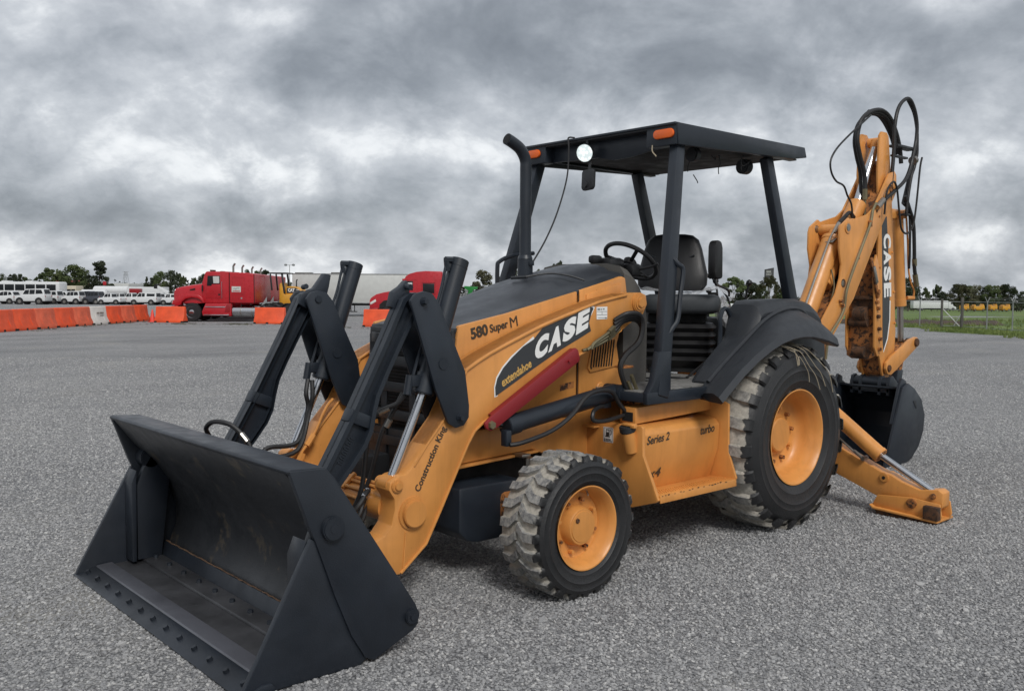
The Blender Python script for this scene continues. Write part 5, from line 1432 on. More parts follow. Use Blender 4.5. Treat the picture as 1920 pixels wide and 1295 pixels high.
    if s > 0:
        b2 = B()
        for k_ in range(6):
            q0 = Vector((3.335-.0125*k_*1.0, .542, .785+.0217*k_))
            b2.beam(q0, q0+Vector((.024, 0, .014)), .005, .006, bev=0, updir=(0, 1, 0)).beam(q0+Vector((-.006, 0, .010)), q0+Vector((.010, 0, .018)), .004, .006, bev=0, updir=(0, 1, 0))
        b2.done('cast_mark', 'dark_paint', lnk)
    # tilt cylinder
    top_c, bot_c, pin_c = Vector((2.582, s*.528, 1.812)), Vector((2.826, s*.528, 1.112)), Vector((3.045, s*.528, .648))
    d = (bot_c-top_c).normalized()
    b = B().cyl(top_c, bot_c, .052, seg=32, bev=.004).cyl(top_c+d*.04, top_c+d*.043, .0535, seg=32).cyl(bot_c-d*.10, bot_c+d*.015, .058, seg=32, bev=.006)
    b.cyl((2.776, s*.445, 1.262), (2.776, s*.61, 1.262), .045, seg=20)
    tcyl = P('tilt_cylinder', b, 'dark_paint')
    P('rod', B().cyl(bot_c, pin_c-(pin_c-bot_c).normalized()*.02, .0235, seg=24), 'chrome', tcyl)
    P('rod_eye', B().cyl((3.045, s*.485, .648), (3.045, s*.572, .648), .047, seg=24, bev=.004), 'orange_paint', tcyl)
    f = top_c+d*.03+Vector((.055, 0, .025)); g = bot_c+Vector((.075, 0, .06))
    P('hydraulic_tube', B().tube([f+Vector((-.03, 0, .0)), f+Vector((.01, 0, .0)), f+Vector((.03, 0, -.03)), f+d*.2+Vector((.012, 0, -.01)), g-d*.2, g-d*.02], .0085, seg=8), 'dark_paint', tcyl)
    P('tube_fitting', B().cyl(f+Vector((-.02, 0, .0)), f+Vector((.035, 0, 0)), .018, seg=6).cyl(f+Vector((.028, 0, -.005)), f+Vector((.022, 0, -.06)), .016, seg=6).box(g-Vector((.02, 0, 0)), (.07, .05, .06), .006).cyl(g+Vector((.01, 0, .03)), g+Vector((.03, 0, -.07)), .022, seg=10), 'dark_paint', tcyl)
    g2 = g+Vector((.03, -.02*s, -.07))
    if s > 0:
        P('hose', B().tube([g2, g2+Vector((.03, -.03, -.05)), g2+Vector((.10, -.10, -.10)), g2+Vector((.14, -.13, -.20)), (3.10, .36, .62), (3.13, .33, .50)], .013, seg=8), 'rubber', tcyl)
        P('hose', B().tube([g2+Vector((-.02, -.05, .0)), g2+Vector((.02, -.08, -.10)), g2+Vector((.06, -.13, -.22)), (3.02, .32, .66), (3.06, .28, .52)], .012, seg=8), 'rubber', tcyl)
        P('hose_ferrule', B().cyl(g2+Vector((.055, -.06, -.075)), g2+Vector((.095, -.10, -.10)), .0165, seg=10).cyl(g2+Vector((.03, -.09, -.14)), g2+Vector((.045, -.105, -.18)), .0165, seg=10), 'steel', tcyl)
    else:
        P('hose', B().tube([g2, g2+Vector((.03, .03, -.08)), g2+Vector((.02, .03, -.18)), g2+Vector((.12, .08, -.36)), (3.25, -.44, .72), (3.32, -.40, .58)], .014, seg=8), 'rubber', tcyl)
        P('hose', B().tube([g2+Vector((.0, .05, .0)), g2+Vector((.01, .07, -.1)), g2+Vector((.03, .06, -.20)), g2+Vector((.14, .12, -.40)), (3.30, -.38, .66), (3.35, -.34, .52)], .014, seg=8), 'rubber', tcyl)
# cross tube and its plumbing
cross = P('arm_cross_tube', B().cyl((2.99, -.47, .51), (2.99, .47, .51), .085, seg=32), 'orange_paint')
for k in range(4):
    a = R(100-28*k)
    y1 = .36
    P('cross_pipe', B().tube([(2.99+.097*math.cos(a), -.44, .51+.097*math.sin(a)), (2.99+.097*math.cos(a), y1, .51+.097*math.sin(a))], .0095, seg=8, res=1), 'orange_paint', cross)
P('pipe_clamp', B().box((3.035, .12, .60), (.11, .025, .02), .004, rot=(0, R(40), 0)), 'orange_paint', cross)
P('elbow_hoses', B().tube([(3.06, .36, .59), (3.10, .40, .585), (3.16, .42, .53), (3.22, .36, .44), (3.30, .25, .42)], .014, seg=8).tube([(3.08, .36, .555), (3.13, .41, .53), (3.17, .42, .47), (3.24, .34, .40)], .014, seg=8).tube([(3.09, .36, .52), (3.12, .41, .48), (3.16, .40, .42), (3.24, .30, .37)], .013, seg=8), 'rubber', cross)
P('hose_ferrule', B().cyl((3.075, .375, .592), (3.125, .412, .565), .018, seg=10).cyl((3.10, .385, .545), (3.14, .413, .515), .0165, seg=10), 'chrome', cross)
P('hose_riser', B().tube([(3.12, .33, .95), (3.20, .33, .72), (3.24, .34, .60), (3.28, .34, .50), (3.33, .30, .40)], .015, seg=8), 'rubber', cross)
P('arm_pipe', B().tube([(2.80, -.44, .98), (2.84, -.43, .95), (2.88, -.42, .90), (2.95, -.41, .78), (3.04, -.40, .68), (3.08, -.40, .60)], .009, seg=8).cyl((2.95, -.41, .78), (3.00, -.405, .72), .02, seg=8).cyl((3.03, -.40, .68), (3.06, -.40, .62), .022, seg=6), 'orange_paint', cross)

# decals on the left arm
Yd = .5995
dec = [(2.385, 1.060), (2.388, 1.11), (2.372, 1.160), (2.33, 1.215), (2.264, 1.271), (2.18, 1.33), (2.098, 1.368), (2.03, 1.430), (1.90, 1.470), (1.80, 1.498), (1.70, 1.526), (1.640, 1.538), (1.618, 1.550), (1.602, 1.542), (1.618, 1.515), (1.640, 1.455), (1.622, 1.405), (1.70, 1.372), (1.90, 1.292), (2.098, 1.200), (2.25, 1.125)]
arm_l = [c for c in mach.children if c.name.startswith('loader_arm')][0]
P('decal_edge', B().prism([(2.392, 1.055), (2.395, 1.112), (2.379, 1.166), (2.335, 1.222), (2.268, 1.280), (2.10, 1.385), (2.09, 1.366), (2.25, 1.26), (2.36, 1.15), (2.37, 1.06)], Yd-.001, Yd+.0005), 'decal_white', arm_l)
P('decal_edge', B().prism([(1.66, 1.53), (1.605, 1.560), (1.590, 1.548), (1.62, 1.50)], Yd-.001, Yd+.0005), 'decal_white', arm_l)
P('decal_panel', B().prism(dec, Yd-.001, Yd+.0012), 'decal_black', arm_l)
ang_t = math.atan2(1.492-1.263, 2.080-1.655)
xd = (-math.cos(ang_t*.80), 0, math.sin(ang_t*.80))
for k, (ch, u0) in enumerate((('C', 0), ('A', 1), ('S', 2), ('E', 3))):
    o_ = Vector((2.098, Yd+.0015, 1.238))+Vector((-.114*k, 0, .048*k))
    for nm, mt, gr, dp in (('letter_shadow', 'decal_black', .008, .001), ('letter', 'decal_white', 0, .0016)):
        text_obj(ch, nm, mt, arm_l, o_+Vector((gr, .0005 if not gr else 0, -gr)), (-.925, 0, .38), (-.16, 0, .987), .112+2*gr, .134+2*gr, bold=.065, depth=dp)
text_obj('extendahoe', 'lettering', 'decal_gold', arm_l, (2.335, Yd+.002, 1.107), (-.905, 0, .425), (.2, 0, .98), .245, .050, bold=.022)
text_obj('Construction King', 'lettering', 'text_dark', arm_l, (2.893, Yd+.0005, .590), (-.48, 0, .877), (.877, 0, .48), .365, .050, bold=.02)
P('serial_sticker', B().prism([(1.575, 1.550), (1.478, 1.552), (1.478, 1.476), (1.573, 1.474)], Yd, Yd+.001), 'decal_white', arm_l)
P('sticker_print', B().box((1.556, Yd+.0015, 1.536), (.022, .0006, .012)).box((1.534, Yd+.0015, 1.536), (.010, .0006, .010)).box((1.512, Yd+.0015, 1.537), (.016, .0006, .008)).box((1.490, Yd+.0015, 1.483), (.018, .0006, .007)), 'galvanised', arm_l)
P('sticker_rules', B().box((1.526, Yd+.0015, 1.522), (.09, .0006, .002)).box((1.526, Yd+.0015, 1.502), (.09, .0006, .002)).box((1.526, Yd+.0015, 1.484), (.07, .0006, .002)).box((1.526, Yd+.0015, 1.512), (.002, .0006, .02)), 'decal_black', arm_l)

# ---- lift cylinder, red safety strut
for s in (1, -1):
    b = B().cyl((1.40, s*.60, 1.018), (2.31, s*.60, .888), .054, seg=28, bev=.004).cyl((1.40, s*.53, 1.018), (1.40, s*.67, 1.018), .05, seg=24, bev=.004)
    b.cyl((2.22, s*.60, .90), (2.315, s*.60, .887), .060, seg=28, bev=.004)
    lc = P('lift_cylinder', b, 'dark_paint')
    P('rod', B().cyl((2.30, s*.56, .89), (2.42, s*.53, .93), .026, seg=20), 'chrome', lc)
    P('pin', B().cyl((1.40, s*.66, 1.018), (1.40, s*.678, 1.018), .030, seg=20, bev=.003), 'dark_paint', lc)
    P('port_block', B().box((2.33, s*.63, .825), (.04, .05, .09), .006).box((1.50, s*.60, .945), (.09, .05, .04), .005), 'dark_paint', lc)
    if s > 0:
        P('hose', B().tube([(2.33, .66, .79), (2.25, .685, .80), (2.05, .70, .845), (1.90, .71, .92), (1.78, .71, 1.02), (1.66, .70, 1.05), (1.53, .69, 1.035), (1.46, .69, .96), (1.40, .70, .90), (1.33, .68, .885), (1.25, .66, .89)], .0135, seg=8), 'rubber', lc)
        P('hose', B().tube([(1.53, .62, .94), (1.62, .66, .94), (1.70, .70, .925), (1.71, .71, .88), (1.62, .71, .865), (1.48, .70, .875), (1.30, .67, .895)], .013, seg=8), 'rubber', lc)
red_e = [(2.500, .925), (2.488, .892), (2.455, .877), (2.41, .893), (1.770, 1.228), (1.762, 1.245), (1.778, 1.298), (1.80, 1.312), (2.44, .968)]
b = B().prism(red_e, .628, .648, bev=.006)
b.prism(ribbon([(1.80, 1.308), (2.44, .966)], .012), .60, .646, bev=.003)
rs_ = P('safety_strut', b, 'red_paint')
hexbolt((2.455, .648, .912), (0, 1, 0), .022, .016, rs_, 'brass_tube')
hexbolt((1.86, .648, 1.235), (0, 1, 0), .008, .012, rs_, 'red_paint')

# ---- hoses at the loader tower
twr = empty('tower_plumbing', parent=mach)
for k in range(3):
    P('metal_line', B().tube([(1.70-.03*k, .605+.01*k, 1.288+.004*k), (1.62, .61+.008*k, 1.305+.013*k), (1.50, .615+.006*k, 1.345+.022*k), (1.36, .60, 1.41+.022*k)], .0105, seg=8), 'brass_tube', twr)
    P('fitting', B().cyl((1.49, .615+.006*k, 1.350+.022*k), (1.43, .61, 1.378+.022*k), .017, seg=6), 'brass_tube', twr)
for k in range(4):
    dy = .012*(k-1.5); dz = .022*k
    P('hose', B().tube([(1.42, .61, 1.400+dz), (1.36, .64+dy, 1.455+dz*.8), (1.27, .66+dy, 1.470+dz*.5), (1.20+.010*k, .66+dy, 1.42+dz*.3), (1.23+.012*k, .66+dy, 1.33), (1.36+.010*k, .66+dy, 1.25), (1.40+.012*k, .66+dy, 1.17), (1.34+.012*k, .66+dy, 1.04), (1.26+.012*k, .66+dy, .95)], .0155, seg=8), 'rubber', twr)
P('metal_line', B().tube([(1.36, .70, 1.13), (1.31, .70, 1.04), (1.24, .69, .95)], .012, seg=8).tube([(1.38, .69, 1.09), (1.33, .70, 1.0), (1.27, .69, .94)], .012, seg=8), 'brass_tube', twr)
P('hose_clamp', B().box((1.385, .66, 1.18), (.09, .08, .015), .003).box((1.26, .66, .955), (.10, .09, .03), .004), 'orange_rust', twr)

# ---- platform, fuel tank and step (left), plain tank on the right
for s in (1, -1):
    b = B().prism([(1.415, .935), (.64, .963), (.64, .865), (1.415, .835)], s*.66, s*.785, bev=.004)
    P('platform_beam', b, 'orange_paint')
    P('beam_mouth', B().prism([(1.418, .905), (1.418, .848), (1.40, .848), (1.40, .905)], s*.68, s*.765), 'void_black')
    ft = empty('fuel_tank', parent=mach)
    # front plate, tank body with slanting face, rear plate
    b = B().prism([(s*.33, .28), (s*.33, .80), (s*.86, .835), (s*.872, .825), (s*.876, .66), (s*1.0, .405), (s*.985, .39), (s*.80, .33)], 1.425, 1.450, axis='X', bev=.004)
    P('front_plate', b, 'orange_paint', ft)
    b = B().prism([(s*.42, .42), (s*.42, .825), (s*.78, .828), (s*.84, .815), (s*.872, .78), (s*.862, .62), (s*.80, .42)], .665, 1.427, axis='X', bev=.010)
    P('tank_body', b, 'orange_paint', ft)
    b = B().prism([(s*.66, .38), (s*.66, .99), (s*.74, .99), (s*.93, .915), (s*.935, .60), (s*1.0, .435), (s*.98, .41)], .640, .660, axis='X', bev=.004)
    P('rear_plate', b, 'orange_paint', ft)
    b = B().prism([(s*.78, .425), (s*1.0, .432), (s*1.003, .385), (s*.995, .385), (s*.992, .418), (s*.78, .410)], .655, 1.43, axis='X', bev=.002)
    st = P('step_tread', b, 'orange_paint', ft)
    b = B()
    for i in range(34):
        for j in range(3): b.box((1.40-.0215*i, s*(.90+.028*j), .431), (.012, .014, .008))
    P('tread_teeth', b, 'orange_paint', st)
    wb2 = B()
    for i in range(26):
        if random.random() < .35: continue
        x0 = 1.41-.029*i; L0 = random.uniform(.006, .022); z0 = .431+random.uniform(-.004, .003)
        wb2.box((x0, s*1.0025, z0), (L0, .002, random.uniform(.003, .007)))
    wo = P('step_wear', wb2, 'rust', st); wo['kind'] = 'stuff'
    b = B().box((1.456, s*.345, .60), (.014, .05, .36), .004).box((1.47, s*.42, .795), (.06, .20, .012), .003).box((1.53, s*.30, .66), (.012, .12, .22), .004)
    P('bracket', b, 'orange_paint', ft)
    hexbolt((1.538, s*.30, .73), (1, 0, 0), .016, .012, ft); hexbolt((1.538, s*.30, .64), (1, 0, 0), .010, .008, ft, 'rust')
    if s > 0:
        P('filler_neck', B().cyl((1.445, .785, .67), (1.485, .785, .80), .044, seg=20, bev=.004), 'orange_paint', ft)
        P('filler_cap', B().cyl((1.482, .785, .795), (1.492, .785, .835), .050, seg=20, bev=.006), 'black_plastic', ft)
        P('cap_handle', B().box((1.488, .80, .842), (.05, .085, .016), .005).box((1.495, .84, .835), (.03, .035, .02), .004), 'orange_paint', ft)
        P('diesel_sticker', B().prism([(.555, .705), (.637, .705), (.637, .800), (.555, .800)], 1.4505, 1.4515, axis='X'), 'decal_white', ft)
        P('sticker_frame', B().prism(ribbon([(.560, .709), (.632, .709), (.632, .796), (.560, .796), (.560, .707)], -.004), 1.4515, 1.4522, axis='X'), 'decal_black', ft)
        b = B().prism([(.578, .745), (.606, .745), (.606, .787), (.578, .787)], 1.4516, 1.4526, axis='X').prism([(.572, .738), (.612, .738), (.612, .744), (.572, .744)], 1.4516, 1.4526, axis='X')
        b.tube([(1.452, .608, .755), (1.452, .620, .757), (1.452, .622, .775), (1.452, .614, .788)], .0022, seg=5)
        P('pump_symbol', b, 'decal_black', ft)
        P('pump_window', B().prism([(.583, .768), (.601, .768), (.601, .781), (.583, .781)], 1.4526, 1.4530, axis='X'), 'decal_white', ft)
        text_obj('DIESEL', 'lettering', 'decal_black', ft, (1.4517, .566, .714), (0, 1, 0), (0, 0, 1), .060, .014, bold=.03, depth=.001)
        # print on the slanting tank face
        text_obj('Series 2', 'lettering', 'text_dark', ft, (1.405, .8712, .717), (-1, 0, .055), (.05, .05, 1), .215, .052, bold=.015, slant=.2)
        text_obj('turbo', 'lettering', 'text_dark', ft, (.875, .8712, .727), (-1, 0, .055), (.05, .05, 1), .150, .055, bold=.015, slant=.2)
        text_obj('4x4', 'lettering', 'text_dark', ft, (1.395, .8290, .500), (-1, 0, 0), (0, .296, .955), .165, .062, bold=.012)
b = B().box((.78, 0, 1.0), (1.30, 1.72, .055), .008)
P('platform', b, 'dark_paint')
P('platform_lip', B().box((1.12, .87, 1.0), (.62, .04, .075), .008).box((1.12, -.87, 1.0), (.62, .04, .075), .008), 'dark_paint')
P('floor_plate', B().box((.80, 0, 1.032), (1.20, 1.62, .008), .002), 'floor_metal')
P('floor_cables', B().tube([(.95, .30, 1.04), (.8, .42, 1.045), (.6, .30, 1.04), (.5, .45, 1.045), (.3, .35, 1.05), (.1, .42, 1.20)], .010, seg=6).tube([(.9, .22, 1.04), (.85, .35, 1.045), (.7, .28, 1.04), (.75, .45, 1.045)], .008, seg=6), 'rubber')

# ---- ROPS posts and canopy
def post(p1, p2, name='canopy_post'):
    return P(name, B().beam(p1, p2, .075, .105, bev=.012, updir=(1, 0, .2), w2=.070, t2=.085), 'dark_paint')
for s in (1, -1):
    pf = post((1.285, s*.865, 1.0), (.885, s*.655, 2.60))
    b = B().prism([(1.42, 1.02), (1.36, 1.10), (1.315, 1.28), (1.20, 1.28), (1.20, 1.02)], s*.835, s*.885, bev=.006)
    P('gusset', b, 'dark_paint', pf)
    if s > 0:
        P('grab_handle', B().tube([(1.075, .775, 1.86), (1.045, .80, 1.82), (1.01, .815, 1.78), (1.055, .83, 1.62), (1.10, .85, 1.48), (1.145, .845, 1.42), (1.19, .835, 1.37)], .016, seg=8), 'dark_paint', pf)
    else:
        P('grab_handle', B().tube([(1.075, -.775, 1.86), (1.01, -.815, 1.78), (1.10, -.85, 1.48), (1.19, -.835, 1.37)], .016, seg=8), 'dark_paint', pf)
    post((-.66, s*.62, 1.30), (-.195, s*.615, 2.63))
can = empty('canopy', parent=mach)
# roof sheet, skirts
b = B().box((.205, 0, 2.715), (1.52, 1.43, .028), .008)
P('roof_sheet', b, 'black_plastic', can)
for s in (1, -1):
    b = B().prism([(.965, 2.728), (.948, 2.588), (-.40, 2.628), (-.585, 2.655), (-.555, 2.728)], s*.690, s*.716, bev=.006)
    b.box((.18, s*.67, 2.63), (1.30, .06, .012), .003)
    P('side_skirt', b, 'dark_paint', can)
b = B()
b.prism([(-.70, 2.71), (.70, 2.71), (.70, 2.60), (.45, 2.585), (.25, 2.56), (.10, 2.555), (-.05, 2.585), (-.70, 2.60)], .87, .885, axis='X', bev=.003)
b.box((-.56, 0, 2.69), (.02, 1.40, .07), .004)
b.box((.955, 0, 2.722), (.05, 1.42, .016), .003)
P('front_skirt', b, 'dark_paint', can)
for s, w0, w1 in ((1, .46, .705), (-1, -.705, -.50)):
    lb = P('light_box', B().box((.92, (w0+w1)/2, 2.652), (.09, abs(w1-w0), .125), .006), 'dark_paint', can)
    yc = .612 if s > 0 else -.618
    lw = .165 if s > 0 else .135
    pts = []
    for k in range(24):
        a = 2*math.pi*k/24
        ex_ = (lw/2-.030) if math.cos(a) > 0 else -(lw/2-.030)
        pts.append((yc+ex_+.030*math.cos(a), 2.663+.030*math.sin(a)))
    P('amber_light', B().prism(pts, .964, .984, axis='X', bev=.006), 'amber', lb)
P('ceiling_lining', B().prism([(-.66, 2.645), (.66, 2.645), (.66, 2.69), (-.66, 2.69)], -.50, .84, axis='X', bev=.01), 'void_black', can)
P('rear_lamp', B().cyl((-.10, .47, 2.57), (-.18, .47, 2.57), .055, seg=20, bev=.01).cyl((.62, .56, 2.575), (.56, .56, 2.575), .05, seg=20, bev=.01), 'black_plastic', can)
b = B()
for pts in ([(.60, .50, 2.58), (.58, .52, 2.55), (.57, .50, 2.50), (.56, .49, 2.47)], [(.45, .60, 2.58), (.42, .62, 2.55), (.40, .60, 2.57), (.34, .60, 2.59)], [(.36, .60, 2.59), (.35, .61, 2.54), (.36, .60, 2.50), (.37, .61, 2.46)], [(.10, .62, 2.61), (.13, .62, 2.57), (.10, .62, 2.54), (.03, .62, 2.57), (-.03, .6, 2.60)], [(.12, .62, 2.6), (.12, .62, 2.54), (.12, .62, 2.51)], [(.72, .66, 2.42), (.69, .67, 2.38), (.67, .66, 2.37)]):
    b.tube(pts, .0035, seg=5)
P('loose_wires', b, 'rubber', can)
P('light_wire', B().tube([(.975, .52, 2.60), (.98, .525, 2.56), (.975, .55, 2.53), (.98, .555, 2.525)], .004, seg=5), 'twine', can)
# lit work lamp, hung mirror
wl = empty('work_lamp', parent=can)
q = Vector((.92, .30, -.25)).normalized(); c0 = Vector((.985, -.082, 2.613))
P('lamp_housing', B().cyl(c0-q*.05, c0, .052, .066, seg=28, bev=.004).box(c0+Vector((-.03, 0, .075)), (.02, .02, .06), .003), 'black_plastic', wl)
P('lamp_lens', B().cyl(c0, c0+q*.004, .060, seg=28), 'lamp_glow', wl)
b = B().cyl((.94, -.07, 2.56), (.945, -.075, 2.49), .010, seg=8)
b.prism([(-.135, 2.375), (-.12, 2.355), (-.035, 2.36), (-.02, 2.38), (-.015, 2.49), (-.03, 2.505), (-.115, 2.50), (-.13, 2.485)], .935, .965, axis='X', bev=.008)
P('inside_mirror', b, 'black_plastic', can)
b = B().prism([(-.118, 2.385), (-.045, 2.388), (-.04, 2.485), (-.11, 2.482)], .964, .967, axis='X')
P('knob', B().cyl((.965, -.09, 2.395), (.978, -.09, 2.395), .02, seg=14), 'black_plastic', can)
b.bm.free()

# ---- operator's place
stw = empty('steering_wheel', (.60, .02, 1.865), parent=mach)
tilt = Matrix.Rotation(R(-38), 4, 'Y')
pts = [tilt @ Vector((.20*math.cos(a), .20*math.sin(a), 0)) for a in [2*math.pi*k/28 for k in range(28)]]
B().tube(pts, .0165, seg=10, res=2, closed=True).done('wheel_rim', 'rubber', stw)
b = B()
for a in (R(170), R(290), R(50)):
    b.beam(tilt @ Vector((.03*math.cos(a), .03*math.sin(a), -.02)), tilt @ Vector((.195*math.cos(a), .195*math.sin(a), 0)), .028, .012, bev=.004, updir=tilt @ Vector((0, 0, 1)))
b.done('spoke', 'rubber', stw)
B().cyl(tilt @ Vector((0, 0, -.05)), tilt @ Vector((0, 0, .01)), .05, seg=18, bev=.01).done('wheel_hub', 'rubber', stw)
b = B().beam((.63, .02, 1.82), (.84, .02, 1.52), .10, .10, bev=.02).box((.665, .06, 1.80), (.10, .16, .09), .02).box((.70, -.07, 1.83), (.12, .08, .06), .02)
P('steering_column', b, 'vinyl')
P('column_lever', B().tube([(.66, .10, 1.80), (.60, .19, 1.82), (.57, .25, 1.845)], .010, seg=8).tube([(.66, .02, 1.78), (.60, .15, 1.76)], .012, seg=8), 'vinyl')
P('dash_pod', B().box((.93, -.02, 1.87), (.10, .06, .06), .02).box((.80, .0, 1.84), (.16, .16, .09), .03), 'vinyl')
seat = empty('seat', (0, .0, 0), R(34), parent=mach)
def pad(rows, name, mat):
    return B().loft(rows).done(name, mat, seat, ang=60)
rows = []
for z, w, y0_, th, xo in ((1.655, .17, .0, .03, -.015), (1.66, .235, .0, .05, -.02), (1.70, .265, 0, .06, -.03), (1.78, .270, 0, .06, -.045), (1.88, .245, 0, .055, -.065), (1.98, .222, 0, .05, -.085), (2.05, .195, 0, .045, -.10), (2.085, .15, 0, .035, -.105), (2.095, .09, 0, .02, -.108)):
    rg = []
    for k in range(20):
        a = 2*math.pi*k/20
        ca, sa = math.cos(a), math.sin(a)
        rg.append((xo+math.copysign(abs(sa)**.6, sa)*th, -.06+math.copysign(abs(ca)**.5, ca)*w, z))
    rows.append(rg)
pad(rows, 'seat_back', 'vinyl')
P('back_seam', B().tube([(-.10+.09, -.06+.17, 1.93), (-.03, -.06+.10, 1.905), (-.025, -.06, 1.90), (-.03, -.06-.10, 1.905), (-.01, -.06-.17, 1.93)], .006, seg=6), 'seat_grey', seat)
rows = []
for z, sc in ((1.485, .82), (1.495, .93), (1.52, 1.0), (1.585, 1.0), (1.615, .95), (1.628, .82)):
    rg = []
    for k in range(28):
        a = 2*math.pi*k/28; ca, sa = math.cos(a), math.sin(a)
        rg.append((.17+math.copysign(abs(ca)**.4, ca)*.23*sc, .03+math.copysign(abs(sa)**.35, sa)*.285*sc, z))
    rows.append(rg)
pad(rows, 'seat_cushion', 'seat_grey')
rows = []
for i in range(13):
    z = 1.05+.36*i/12; w = .235+(.030 if i % 2 else 0)
    if i < 2: w = .20
    rg = []
    for k in range(24):
        a = 2*math.pi*k/24; ca, sa = math.cos(a), math.sin(a)
        rg.append((.08+math.copysign(abs(ca)**.4, ca)*w, .0+math.copysign(abs(sa)**.4, sa)*(w+.02), z))
    rows.append(rg)
B().loft(rows).done('seat_bellows', 'vinyl', seat, ang=30)
P('seat_pan', B().box((.10, 0, 1.45), (.40, .42, .07), .01).box((-.10, .25, 1.62), (.10, .08, .05), .02), 'void_black', seat)
# crumpled plastic wrap spilling from under the cushion
def wrap(name, fn, nu, nv, seed):
    b_ = B(); g = [[None]*(nv+1) for _ in range(nu+1)]
    for i in range(nu+1):
        for j in range(nv+1):
            p_ = Vector(fn(i/nu, j/nv)); nn = mnoise.noise_vector(p_*14+Vector((seed, 0, 0)))
            g[i][j] = b_.bm.verts.new(p_+nn*.022)
    for i in range(nu):
        for j in range(nv): b_.bm.faces.new((g[i][j], g[i+1][j], g[i+1][j+1], g[i][j+1]))
    return b_.done(name, 'plastic_wrap', seat, ang=50, recalc=False)
wrap('plastic_wrap', lambda u_, v: (-.14+.26*v, -.40+.80*u_, 1.640+.02*math.sin(u_*9)+.035*(1-v)-.10*max(0, abs(u_-.5)-.38)*4), 40, 10, 1)
wrap('plastic_wrap', lambda u_, v: (.26-.40*u_, .33+.06*v*math.sin(u_*9), 1.62-.26*v*(.6+.4*math.sin(u_*7))), 24, 12, 5)
wrap('plastic_wrap', lambda u_, v: (.34-.48*u_, -.33-.07*v, 1.63-.24*v), 24, 10, 9)
wrap('plastic_wrap', lambda u_, v: (-.20+.28*u_, .40+.14*v, 1.22-.10*u_+.08*v*math.sin(u_*8)), 16, 8, 13)
wrap('plastic_wrap', lambda u_, v: (-.08+.10*v, .33+.03*math.sin(u_*5), 1.45-.25*u_), 10, 4, 15)
# levers at the back, outside mirror
b = B()
for (x, y, z0, z1, bx_, by_) in ((-.40, .075, 1.30, 1.735, .0, -.03), (-.42, .165, 1.35, 1.775, .12, -.10), (-.45, .28, 1.30, 1.72, -.02, .03), (-.40, -.02, 1.3, 1.66, 0, 0)):
    b.tube([(x, y, z0), (x, y, (z0+z1)/2), (x+bx_*.5, y+by_*.4, z1-.10), (x+bx_, y+by_, z1)], .009, seg=6)
    b.lathe([(z1-.026, .004), (z1-.015, .020), (z1, .025), (z1+.015, .020), (z1+.026, .004)], o=(x+bx_, y+by_, 0), seg=14, axis='Z')
P('backhoe_lever', b, 'vinyl')
P('lever_console', B().box((-.42, .12, 1.28), (.22, .46, .34), .03).lathe([(1.42, .09), (1.46, .085), (1.50, .05), (1.53, .02)], o=(-.40, .17, 0), seg=14, axis='Z'), 'vinyl')
P('console_plate', B().box((-.295, .28, 1.20), (.012, .18, .10), .003), 'decal_black')
P('console_label', B().box((-.287, .26, 1.20), (.003, .05, .03)).box((-.287, .33, 1.215), (.003, .05, .02)), 'orange_paint')
P('side_rail', B().tube([(.34, .62, 1.20), (.33, .62, 1.36), (.336, .62, 1.46), (.30, .62, 1.525), (.25, .62, 1.52), (.205, .62, 1.46), (.192, .62, 1.39), (.20, .62, 1.24)], .016, seg=8), 'dark_paint')
b = B().prism([(.20, 1.745), (.235, 1.735), (.285, 1.745), (.300, 1.79), (.298, 1.97), (.285, 2.005), (.255, 2.015), (.22, 2.005), (.205, 1.96)], .475, .545, bev=.018)
mr = P('side_mirror', b, 'vinyl')
P('mirror_arm', B().tube([(.25, .51, 1.745), (.24, .51, 1.70), (.15, .48, 1.69), (.02, .46, 1.66), (-.05, .42, 1.62)], .009, seg=6), 'vinyl', mr)

